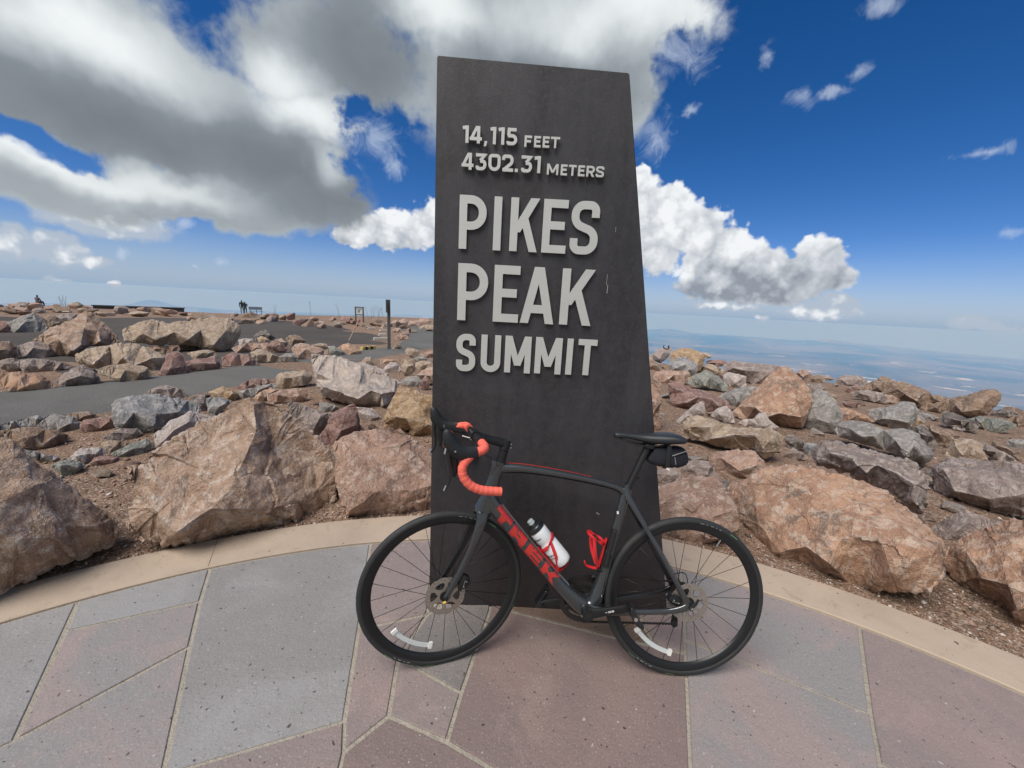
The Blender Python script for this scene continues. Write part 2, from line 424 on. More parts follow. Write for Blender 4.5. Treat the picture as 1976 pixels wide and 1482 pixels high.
def build_ground():
    azs = np.radians(np.concatenate([np.arange(-180, -75, 3), np.arange(-75, 75, .8), np.arange(75, 180.1, 3)]))
    rs = np.concatenate([np.linspace(.4, 9, 60), np.geomspace(9.2, 75, 70), np.geomspace(80, 5200, 30)])
    A, R = np.meshgrid(azs, rs, indexing='ij')
    Xg = R * np.sin(A); Yg = R * np.cos(A); Zg = terrain(Xg, Yg)
    far = sstep(200, 3000, R)
    Zg = Zg + far * 60 * fbm(np.stack([Xg / 700, Yg / 700, Xg * 0], -1).reshape(-1, 3), 5).reshape(Xg.shape)
    sdf = np.hypot(Xg - PCX, Yg - PCY) - PRO
    Zg = np.where(sdf < -.16, -.2, Zg)
    n, m = Xg.shape
    v = np.stack([Xg, Yg, Zg], -1).reshape(-1, 3)
    i, j = np.meshgrid(np.arange(n - 1), np.arange(m - 1), indexing='ij')
    q = np.stack([i * m + j, (i + 1) * m + j, (i + 1) * m + j + 1, i * m + j + 1], -1).reshape(-1, 4)
    q = q[:, ::-1]
    M, T, b = new_mat('summit_soil')
    tc = T.node('ShaderNodeTexCoord').outputs['Object']
    vo = T.node('ShaderNodeTexVoronoi', {'Vector': tc, 'Scale': 55., 'Randomness': 1.0})
    pc = vo.outputs['Color']; vd = vo.outputs['Distance']
    vo2 = T.node('ShaderNodeTexVoronoi', {'Vector': tc, 'Scale': 150., 'Randomness': 1.0})
    pr = T.sep(pc)[0]
    base = T.mix(T.ss(T.noise(tc, .8, 5, .6), .35, .65), (.270, .170, .115), (.200, .130, .090))
    base = T.mix(T.ss(T.noise(tc, 7., 5, .65), .52, .66), base, (.340, .230, .165))
    base = T.mix(T.m('MULTIPLY', T.ss(pr, .55, .75), .5), base, (.150, .105, .080))
    base = T.mix(T.m('MULTIPLY', T.ss(pr, .86, .93), .75), base, (.42, .34, .28))
    base = T.mix(T.m('MULTIPLY', T.ss(T.sep(vo2.outputs['Color'])[1], .88, .95), .8), base, (.48, .40, .34))
    T.put(b.inputs['Base Color'], base); b.inputs['Roughness'].default_value = .95; b.inputs['Specular IOR Level'].default_value = .2
    h = T.m('ADD', T.m('MULTIPLY', T.ss(vd, 0., .55, 1., 0.), .35), T.m('MULTIPLY', T.ss(vo2.outputs['Distance'], 0., .5, 1., 0.), .14))
    h = T.m('ADD', h, T.m('MULTIPLY', T.noise(tc, 14, 5, .6), .9))
    T.put(b.inputs['Normal'], T.node('ShaderNodeBump', {'Strength': 1., 'Distance': .03, 'Height': h}).outputs[0])
    o = mesh_obj('summit_ground', v, q, M, smooth=180)
    tag(o, kind='structure')
build_ground()

def build_plains():
    """the far plain 2500 m below, a cap of the round earth"""
    azs = np.radians(np.concatenate([np.arange(-180, -70, 4), np.arange(-70, 75, .7), np.arange(75, 180.1, 4)]))
    rs = np.geomspace(2500, 68000, 150)
    A, R = np.meshgrid(azs, rs, indexing='ij')
    Xg = R * np.sin(A); Yg = R * np.cos(A)
    Zg = -2350 - R ** 2 / (2 * 6.371e6) + 0 * R
    hills = fbm(np.stack([Xg / 9000, Yg / 9000, Xg * 0], -1).reshape(-1, 3), 5).reshape(Xg.shape)
    Zg = Zg + np.maximum(0, hills) * 90 * sstep(18000, 50000, R)
    def mound(azd, dist, wa, wr, hh):
        a = np.degrees(A) - azd
        return hh * np.exp(-(a / wa) ** 2 - ((R - dist) / wr) ** 2)
    azm = math.degrees(azel(290, 590)[0])
    Zg = Zg + mound(azm, 60000, 1.6, 4000, 900) + mound(azm + 3.4, 61000, 3.6, 4000, 420) + mound(azm - 7, 62000, 5, 4000, 360)
    for px_, dd, wa, hh in ((1290, 56000, 3.0, 650), (1360, 50000, 3.2, 380), (1600, 64000, 2.2, 420), (1440, 54000, 3.5, 300), (800, 63000, 3.5, 420), (1700, 65000, 5, 260)):
        Zg = Zg + mound(math.degrees(azel(px_, 640)[0]), dd, wa, 4500, hh)
    n, m = Xg.shape
    v = np.stack([Xg, Yg, Zg], -1).reshape(-1, 3)
    i, j = np.meshgrid(np.arange(n - 1), np.arange(m - 1), indexing='ij')
    q = np.stack([i * m + j, (i + 1) * m + j, (i + 1) * m + j + 1, i * m + j + 1], -1).reshape(-1, 4)[:, ::-1]
    M, T, b = new_mat('plains_land')
    tc = T.vm('SCALE', T.node('ShaderNodeTexCoord').outputs['Object'], .001)      # kilometres
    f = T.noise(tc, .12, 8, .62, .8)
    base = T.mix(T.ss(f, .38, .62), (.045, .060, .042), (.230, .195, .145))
    base = T.mix(T.ss(T.noise(T.vm('ADD', tc, (7, 7, 7)), .05, 5, .6, .6), .54, .60), base, (.030, .042, .034))  # broad dark patches stand for cloud shadows, put into the land colour
    tw = T.noise(T.vm('MULTIPLY', T.vm('ADD', tc, (3, 3, 3)), (1., 1., 1.)), .55, 8, .74, .4)
    base = T.mix(T.m('MULTIPLY', T.ss(tw, .585, .65), .95), base, (.80, .75, .66))
    base = T.mix(T.m('MULTIPLY', T.ss(T.noise(tc, 3.0, 5, .7), .60, .68), .5), base, (.55, .50, .42))
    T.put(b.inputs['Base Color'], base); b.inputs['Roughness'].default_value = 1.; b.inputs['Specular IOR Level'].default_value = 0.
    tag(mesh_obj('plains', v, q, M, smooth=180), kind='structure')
build_plains()

def build_haze():
    M = bpy.data.materials.new('thin_air'); M.use_nodes = True; T = NT(M.node_tree); T.n.clear()
    o = T.node('ShaderNodeOutputMaterial')
    p = T.node('ShaderNodeVolumePrincipled', {'Color': (.24, .54, 1.0), 'Absorption Color': (.80, .72, 1), 'Density': 4.6e-5, 'Anisotropy': 0.0})
    T.l.new(p.outputs[0], o.inputs['Volume'])
    B = MB(); zt, zb = 3.6, -3200.
    B.box((0, 0, (zt + zb) / 2), (140000, 140000, zt - zb))
    tag(B.build('haze', M, None, None), kind='stuff')
build_haze()

def sheet(name, pts_px, matl, lift, step=.4, smooth=180):
    """a ground sheet following the terrain, from an outline seen in the photo"""
    P = [hit(x, y)[1] for x, y in pts_px]
    poly = [Vector((p.x, p.y)) for p in P]
    out = []
    for i in range(len(poly)):
        a, b_ = poly[i], poly[(i + 1) % len(poly)]; n = max(1, int((b_ - a).length / (step * 1.5)))
        for k in range(n): out.append(a.lerp(b_, k / n))
    xs = [p.x for p in out]; ys = [p.y for p in out]
    st = max(step, (max(xs) - min(xs)) / 90)
    pts = list(out); n0 = len(out)
    for gx in np.arange(min(xs), max(xs), st):
        for gy in np.arange(min(ys), max(ys), st): pts.append(Vector((gx, gy)))
    r = delaunay_2d_cdt(pts, [], [list(range(n0))], 1, 1e-5)
    V = np.array([(p.x, p.y) for p in r[0]])
    z = terrain(V[:, 0], V[:, 1]) + lift
    z -= np.array([(lift + .001) if (ids and min(ids) < n0) else 0. for ids in r[3]])     # the rim dips into the soil
    return tag(mesh_obj(name, np.c_[V, z], r[2], matl, smooth=smooth), kind='structure')

def ground_mat(name, c1, c2, c3, sc=1., rough=.95):
    M, T, b = new_mat(name)
    tc = T.node('ShaderNodeTexCoord').outputs['Object']
    base = T.mix(T.ss(T.noise(tc, .5 * sc, 6, .65, .5), .35, .65), c1, c2)
    g = T.noise(tc, 60, 3, .7)
    base = T.mix(T.m('MULTIPLY', T.ss(g, .55, .70), .5), base, c3)
    base = T.mix(T.m('MULTIPLY', T.ss(T.noise(tc, 5, 5, .7), .60, .72), .35), base, c3)
    T.put(b.inputs['Base Color'], base); b.inputs['Roughness'].default_value = rough; b.inputs['Specular IOR Level'].default_value = .2
    h = T.m('ADD', T.noise(tc, 40, 4, .7), T.m('MULTIPLY', T.noise(tc, 3, 4, .6), 1.5))
    T.put(b.inputs['Normal'], T.node('ShaderNodeBump', {'Strength': .8, 'Distance': .02, 'Height': h}).outputs[0])
    return M
asph = ground_mat('path_asphalt', (.150, .148, .140), (.120, .118, .112), (.21, .205, .19))
fieldm = ground_mat('dark_field_gravel', (.098, .086, .078), (.072, .064, .060), (.15, .13, .115), .35)
sheet('gravel_field', [(-300, 690), (-1400, 640), (-1400, 545), (-300, 602), (60, 612), (200, 613), (330, 613), (470, 617), (560, 619), (640, 628), (700, 640), (752, 652), (765, 680), (700, 700), (640, 690), (400, 712), (200, 725), (0, 742), (-300, 750)], fieldm, .02)
sheet('asphalt_path', [(-400, 905), (-1400, 900), (-1400, 690), (-400, 770), (0, 757), (193, 736), (430, 710), (602, 690), (710, 674), (766, 668), (786, 648), (770, 634), (745, 628), (760, 620), (835, 627), (1000, 636), (1240, 652), (1200, 690), (1000, 690), (835, 672), (735, 690), (600, 718), (400, 758), (250, 790), (0, 830)], asph, .04)

# ------------------------------------------------------------------ plaza
def gpt(x, y): 
    r = pray(x, y); t = -EYE.z / r.z; return Vector((r.x * t, r.y * t))
PC = Vector((PCX, PCY))
def snap(p, r): return PC + (p - PC).normalized() * r
def arc(a, b, r, n=24):
    t0 = math.atan2(*(a - PC)); t1 = math.atan2(*(b - PC))
    return [PC + Vector((math.sin(t0 + (t1 - t0) * k / n), math.cos(t0 + (t1 - t0) * k / n))) * r for k in range(n + 1)]

def stone_mat(name, c1, c2, c3):
    M, T, b = new_mat(name)
    tc = T.node('ShaderNodeTexCoord').outputs['Object']
    rnd = T.node('ShaderNodeObjectInfo').outputs['Random']
    tc = T.vm('ADD', tc, T.xyz(T.m('MULTIPLY', rnd, 50), T.m('MULTIPLY', rnd, 31), 0.))
    a = T.noise(tc, 1.5, 6, .62, .7)
    base = T.mix(T.ss(a, .38, .60), c1, c2)
    base = T.mix(T.m('MULTIPLY', T.ss(T.noise(tc, 3.2, 6, .66, .5), .53, .64), .65), base, c3)
    g = T.noise(tc, 130, 3, .7); g2 = T.noise(T.vm('ADD', tc, (4, 4, 4)), 46, 3, .55)
    base = T.mix(T.m('MULTIPLY', T.ss(g, .57, .70), .34), base, (.56, .54, .52))
    base = T.mix(T.m('MULTIPLY', T.ss(g, .32, .44, 1., 0.), .34), base, (.07, .06, .06))
    base = T.mix(T.m('MULTIPLY', T.ss(g2, .285, .33, 1., 0.), .85), base, (.045, .035, .032))
    base = T.mix(T.m('MULTIPLY', T.ss(g2, .69, .73), .5), base, (.62, .59, .56))
    T.put(b.inputs['Base Color'], base)
    T.put(b.inputs['Roughness'], T.mr(a, .3, .7, .55, .78)); b.inputs['Specular IOR Level'].default_value = .4
    h = T.m('ADD', T.m('MULTIPLY', g, .25), T.m('MULTIPLY', T.noise(tc, 18, 5, .65), .8))
    h = T.m('ADD', h, T.m('MULTIPLY', T.ss(g2, .285, .33), .35))
    T.put(b.inputs['Normal'], T.node('ShaderNodeBump', {'Strength': .75, 'Distance': .008, 'Height': h}).outputs[0])
    return M
FS = {'g': stone_mat('flagstone_grey', (.290, .285, .285), (.235, .225, .222), (.265, .250, .246)),
      'p': stone_mat('flagstone_pink', (.280, .215, .200), (.235, .195, .186), (.315, .240, .224)),
      'm': stone_mat('flagstone_mixed', (.295, .240, .226), (.245, .235, .232), (.315, .250, .236)),
      'd': stone_mat('flagstone_dark', (.215, .198, .188), (.175, .162, .155), (.250, .225, .205)),
      'r': stone_mat('flagstone_russet', (.232, .170, .155), (.198, .150, .140), (.262, .196, .176)),
      'o': stone_mat('flagstone_stained', (.190, .130, .095), (.160, .115, .090), (.230, .150, .100))}

def inset(poly, w):
    n = len(poly); A = sum(poly[i].x * poly[(i + 1) % n].y - poly[(i + 1) % n].x * poly[i].y for i in range(n))
    if A < 0: poly = poly[::-1]
    out = []
    for i in range(n):
        a, b_, c = poly[i - 1], poly[i], poly[(i + 1) % n]
        e0 = (b_ - a).normalized(); e1 = (c - b_).normalized()
        n0 = Vector((-e0.y, e0.x)); n1 = Vector((-e1.y, e1.x))
        q = n0 + n1; q = q / max(.5, q.length_squared) * 2 if q.length > .3 else n0
        out.append(b_ + q * w)
    return out

def build_plaza():
    grout = ground_mat('grout_tan', (.385, .350, .290), (.33, .30, .25), (.45, .41, .35), 3.)
    n = 120
    ring = [PC + Vector((math.sin(2 * math.pi * k / n), math.cos(2 * math.pi * k / n))) * (PRI + .01) for k in range(n)]
    plaza = mesh_obj('plaza', [(p.x, p.y, -.0055) for p in ring] + [(p.x, p.y, -.14) for p in ring],
                     [tuple(range(n))[::-1]] + [(k, (k + 1) % n, (k + 1) % n + n, k + n) for k in range(n)], grout)
    tag(plaza, kind='structure')
    C = lambda x, y: ('c', x, y)
    S = [
        ('g', [(28, 1428), (0, 1442), (-420, 1640), (-560, 1560), (-520, 1400), C(-260, 1300), C(147, 1166)]),
        ('g', [C(147, 1166), C(404, 1100), (386, 1160), (127, 1217)]),
        ('m', [(127, 1217), (386, 1160), (366, 1247), (28, 1428)]),
        ('m', [(28, 1428), (366, 1247), (317, 1482), (296, 1600), (-160, 1620), (-420, 1640)]),
        ('g', [C(404, 1100), C(715, 1048), (692, 1213), (664, 1392), (361, 1482), (310, 1499), (317, 1482), (366, 1247), (386, 1160)]),
        ('p', [(664, 1392), (662, 1451), (655, 1482), (648, 1620), (296, 1600), (310, 1499), (361, 1482)]),
        ('p', [C(715, 1048), C(840, 1036), (825, 1185), (692, 1213)]),
        ('p', [(692, 1213), (825, 1185), (768, 1270), (750, 1381), (662, 1451), (664, 1392)]),
        ('d', [(825, 1185), (862, 1165), (947, 1165), (945, 1179), (890, 1337), (768, 1270)]),
        ('p', [(768, 1270), (890, 1337), (862, 1431), (750, 1381)]),
        ('r', [(750, 1381), (862, 1431), (948, 1482), (1180, 1620), (648, 1620), (655, 1482), (662, 1451)]),
        ('r', [(945, 1179), (947, 1165), (986, 1165), (986, 1179), (1177, 1228), (1323, 1261), (1327, 1340), (1333, 1482), (1342, 1620), (1180, 1620), (948, 1482), (862, 1431), (890, 1337)]),
        ('o', [(986, 1179), (986, 1166), (1240, 1172), (1237, 1200), (1265, 1245), (1177, 1228)]),
        ('p', [(1240, 1172), (1320, 1176), (1323, 1261), (1265, 1245), (1237, 1200)]),
        ('p', [C(1120, 1060), C(1314, 1100), (1320, 1176), (1240, 1172), (1150, 1150)]),
        ('m', [C(1314, 1100), C(1659, 1212), (1680, 1378), (1358, 1249), (1322, 1237), (1320, 1176)]),
        ('m', [(1322, 1237), (1358, 1249), (1680, 1378), (1697, 1472), (1712, 1620), (1342, 1620), (1333, 1482), (1327, 1340), (1323, 1261)]),
        ('p', [C(1659, 1212), C(1976, 1339), C(2300, 1500), (2350, 1700), (1980, 1640), (1697, 1472), (1680, 1378)]),
        ('m', [(1697, 1472), (1980, 1640), (1980, 1760), (1712, 1620)]),
    ]
    # the paving goes on below and beside the frame
    e = [gpt(-560, 1560), gpt(-420, 1640), gpt(-160, 1620), gpt(296, 1600), gpt(648, 1620), gpt(1180, 1620), gpt(1342, 1620), gpt(1712, 1620), gpt(1980, 1760)]
    dn = [Vector((-2.9, -.5)), Vector((-2.2, -.7)), Vector((-1.5, -.6)), Vector((-.8, -.75)), Vector((-.25, -.6)), Vector((.4, -.7)), Vector((1.0, -.6)), Vector((1.7, -.75)), Vector((2.4, -.6))]
    for i, kk in enumerate('gmppdrmp'): S.append((kk, [('w', e[i]), ('w', e[i + 1]), ('w', dn[i + 1]), ('w', dn[i])]))
    S.append(('g', [C(-520, 1400), ('w', e[0]), ('w', dn[0]), ('w', PC + Vector((-3.31, .25)))]))
    S.append(('p', [('w', gpt(2300, 1500)), ('w', gpt(2350, 1700)), ('w', e[8]), ('w', dn[8]), ('w', PC + Vector((3.29, .45))), ('w', PC + Vector((2.95, 1.52)))]))
    for k, (key, pts) in enumerate(S):
        P = []
        for i, q in enumerate(pts):
            nx = pts[(i + 1) % len(pts)]
            if q[0] == 'c':
                a = snap(gpt(q[1], q[2]), PRI)
                if nx[0] == 'c':
                    P += arc(a, snap(gpt(nx[1], nx[2]), PRI), PRI)[:-1]
                else: P.append(a)
            elif q[0] == 'w': P.append(q[1].copy())
            else: P.append(gpt(*q))
        Q = inset(P, .0078 if k not in (5, 16) else .0050)
        Q2 = inset(Q, .0025)
        n = len(Q)
        dz = RNG.uniform(-.0012, .0012)
        v = [(p.x, p.y, -.02) for p in Q] + [(p.x, p.y, -.0028 + dz) for p in Q] + [(p.x, p.y, dz) for p in Q2]
        f = [tuple(range(2 * n, 3 * n))]
        for r_ in (0, 1):
            f += [(r_ * n + i, r_ * n + (i + 1) % n, (r_ + 1) * n + (i + 1) % n, (r_ + 1) * n + i) for i in range(n)]
        o = mesh_obj('flagstone', v, f, FS[key], plaza)
    # concrete kerb ring
    M, T, b = new_mat('kerb_concrete')
    tc = T.node('ShaderNodeTexCoord').outputs['Object']
    base = T.mix(T.ss(T.noise(tc, 1.8, 6, .6, .4), .35, .65), (.445, .360, .280), (.370, .300, .238))
    base = T.mix(T.m('MULTIPLY', T.ss(T.noise(tc, 9., 6, .7, .6), .56, .70), .5), base, (.27, .215, .165))
    base = T.mix(T.m('MULTIPLY', T.ss(T.noise(tc, 200., 2, .6), .58, .70), .3), base, (.50, .42, .33))
    base = T.mix(T.m('MULTIPLY', T.ss(T.noise(tc, 26., 2, .5), .735, .76), .85), base, (.07, .05, .04))
    T.put(b.inputs['Base Color'], base); b.inputs['Roughness'].default_value = .85; b.inputs['Specular IOR Level'].default_value = .3
    h = T.m('ADD', T.noise(tc, 160, 3, .6), T.m('MULTIPLY', T.noise(tc, 12, 5, .6), 2.))
    T.put(b.inputs['Normal'], T.node('ShaderNodeBump', {'Strength': .5, 'Distance': .004, 'Height': h}).outputs[0])
    prof = [(PRI + .004, -.02), (PRI + .004, .004), (PRI + .010, .0085), (PRI + .2, .0095), (PRO - .012, .0085), (PRO - .002, .001), (PRO, -.12)]
    prof = [(r_, z) for r_, z in prof]
    n = 260; m = len(prof); V = []
    for k in range(n):
        a = 2 * math.pi * k / n
        for (r_, z) in prof: V.append((PCX + math.sin(a) * r_, PCY + math.cos(a) * r_, z))
    F = [(k * m + j, k * m + j + 1, ((k + 1) % n) * m + j + 1, ((k + 1) % n) * m + j) for k in range(n) for j in range(m - 1)]
    kb = tag(mesh_obj('kerb', V, F, M, smooth=30), kind='structure')
    jm = mat('kerb_joint_dark', (.16, .125, .10), .95)
    p0 = gpt(418, 1050) - PC; a0 = math.atan2(p0.x, p0.y)
    for k in range(-3, 8):
        a = a0 + k * rad(27); B = MB()
        for i in range(7):
            r_ = PRI + .012 + (PRO - PRI - .03) * (i + .5) / 7; w_ = random.uniform(.0016, .0032)
            B.box((PCX + math.sin(a) * r_, PCY + math.cos(a) * r_, .0094), (w_, (PRO - PRI - .03) / 7, .0012), Matrix.Rotation(-a, 3, 'Z'))
        B.build('kerb_joint', jm, kb, None)['kind'] = 'stuff'
build_plaza()

# ------------------------------------------------------------------ lettering: strokes joined into one outline
def path_poly(pts, r, t, seg=7):
    """a stroke of width t along a polyline with rounded corners of centre-line radius r"""
    P = [Vector(p) for p in pts]; c = [P[0]]
    for i in range(1, len(P) - 1):
        a = (P[i - 1] - P[i]); b = (P[i + 1] - P[i]); la, lb = a.length, b.length; a.normalize(); b.normalize()
        ang = a.angle(b); tl = min(r / math.tan(ang / 2), la * .499, lb * .499) if ang < 3.1 else 0
        if tl < 1e-4: c.append(P[i]); continue
        p0 = P[i] + a * tl; p1 = P[i] + b * tl
        for k in range(seg + 1):
            s = k / seg; rr = tl * math.tan(ang / 2)
            bis = (a + b).normalized(); cen = P[i] + bis * (rr / math.sin(ang / 2))
            v0 = p0 - cen; v1 = p1 - cen; w = v0.angle(v1) if v0.length > 0 else 0
            q = (v0 * math.sin((1 - s) * w) + v1 * math.sin(s * w)) / math.sin(w) if w > 1e-3 else v0.lerp(v1, s)
            c.append(cen + q)
    c.append(P[-1])
    L, R = [], []
    for i, p in enumerate(c):
        d0 = (c[i] - c[i - 1]).normalized() if i else (c[1] - c[0]).normalized()
        d1 = (c[i + 1] - c[i]).normalized() if i < len(c) - 1 else d0
        n = Vector((-(d0 + d1).y, (d0 + d1).x))
        n.normalize(); k = 1 / max(.5, n.dot(Vector((-d0.y, d0.x))))
        L.append(p + n * t / 2 * k); R.append(p - n * t / 2 * k)
    return [tuple(q) for q in L + R[::-1]]
def glyph(ch, w, t, h=1.):
    H = t / 2
    S = lambda pts, r=0.: path_poly(pts, r, t)
    stem = lambda x: S([(x, 0), (x, h)])
    hb = lambda x0, x1, y: S([(x0, y), (x1, y)])
    def diag(x0, y0, x1, y1, k=1.):
        d = t * k * math.hypot(x1 - x0, y1 - y0) / abs(y1 - y0) / 2
        return [(x0 - d, y0), (x0 + d, y0), (x1 + d, y1), (x1 - d, y1)]
    R = (w - t) / 2
    if ch == 'I': return [stem(w / 2)]
    if ch == 'P': return [stem(H), S([(0, h - H), (w - H, h - H), (w - H, .44), (0, .44)], min(R, .2) * 1.25)]
    if ch == 'R': return [stem(H), S([(0, h - H), (w - H, h - H), (w - H, .44), (0, .44)], R), diag(w - t * .62, 0, w * .48, .46)]
    if ch == 'E': return [stem(H), hb(0, w, h - H), hb(0, w * .9, .52), hb(0, w, H)]
    if ch == 'F': return [stem(H), hb(0, w, h - H), hb(0, w * .88, .5)]
    if ch == 'T': return [hb(0, w, h - H), stem(w / 2)]
    if ch == 'K': return [stem(H), diag(t * .75, .36, w - t * .62, h), diag(w - t * .62, 0, w * .46, .66)]
    if ch == 'A': return [diag(t * .55, 0, w / 2 - t * .08, h), diag(w - t * .55, 0, w / 2 + t * .08, h), hb(w * .2, w * .8, .26)]
    if ch == 'M': return [stem(H), stem(w - H), diag(t * .6, h, w / 2, .2), diag(w - t * .6, h, w / 2, .2)]
    if ch == 'U': return [S([(H, h), (H, H), (w - H, H), (w - H, h)], R)]
    if ch == 'S': return [S([(w - H, .70), (w - H, h - H), (H, h - H), (H, .57), (w - H, .43), (w - H, H), (H, H), (H, .30)], R * .96)]
    if ch == '0': return [S([(w / 2, h - H), (H, h - H), (H, H), (w - H, H), (w - H, h - H), (w / 2 - .001, h - H)], R)]
    if ch == 'O': return glyph('0', w, t)
    if ch == 'D': return [stem(H), S([(0, h - H), (w - H, h - H), (w - H, H), (0, H)], R)]
    if ch == 'C': return [S([(w, h - H), (H, h - H), (H, H), (w, H)], R)]
    if ch == 'L': return [stem(H), hb(0, w, H)]
    if ch == 'B': return [stem(H), S([(0, h - H), (w - H * 1.2, h - H), (w - H * 1.2, .53), (0, .53)], R * .7), S([(0, .5), (w - H, .5), (w - H, H), (0, H)], R * .7)]
    if ch == '1': return [stem(w - H), S([(0, .86), (w - H, h - H * .9)])]
    if ch == '2': return [S([(H, .68), (H, h - H), (w - H, h - H), (w - H, .52), (t * .62, H)], R * .9), hb(t * .2, w, H)]
    if ch == '3': return [S([(0, h - H), (w - H * 1.3, h - H), (w * .42, .58)]), S([(w * .40, .545), (w - H, .545), (w - H, H), (H, H), (H, .26)], R * .9)]
    if ch == '4': return [stem(w * .72), hb(0, w, .27), diag(t * .42, .24, w * .62, h, .9)]
    if ch == '5': return [S([(w * .9, h - H), (t * .75, h - H), (t * .62, .55)]), S([(t * .4, .545), (w - H, .545), (w - H, H), (H, H), (H, .22)], R * .9)]
    if ch == ',': return [[(0, -.14), (t * .7, -.14), (t * 1.1, .16), (t * .2, .16)]]
    if ch == '.': return [[(0, 0), (t, 0), (t, t), (0, t)]]
    return []
def inside(poly, x, y):
    r = False; n = len(poly)
    for i in range(n):
        x0, y0 = poly[i]; x1, y1 = poly[(i + 1) % n]
        if (y0 > y) != (y1 > y) and x < (x1 - x0) * (y - y0) / (y1 - y0) + x0: r = not r
    return r
def union_solid(polys, y0, y1, fmap=None, holes=(), extra=()):
    """joined outline of overlapping polygons in x,z, extruded from y0 (back) to y1 (front)"""
    pts, edges = [], []
    for p in list(polys) + list(holes):
        b = len(pts); pts += [Vector(q) for q in p]; edges += [(b + i, b + (i + 1) % len(p)) for i in range(len(p))]
    for q in extra: pts.append(Vector(q))
    V, E, F, _, _, _ = delaunay_2d_cdt(pts, edges, [], 0, 1e-6)
    keep = []
    for f in F:
        cx = sum(V[i].x for i in f) / len(f); cy = sum(V[i].y for i in f) / len(f)
        if any(inside(p, cx, cy) for p in polys) and not any(inside(p, cx, cy) for p in holes): keep.append(tuple(f))
    n = len(V); cnt = {}
    for f in keep:
        for i in range(len(f)): cnt[(f[i], f[(i + 1) % len(f)])] = 1
    v = [(q.x, y0, q.y) for q in V] + [(q.x, y1, q.y) for q in V]
    fs = [tuple(reversed(f)) for f in keep] + [tuple(i + n for i in f) for f in keep]
    fs += [(a, b, b + n, a + n) for (a, b) in cnt if (b, a) not in cnt]
    if fmap: v = [fmap(*q) for q in v]
    return v, fs

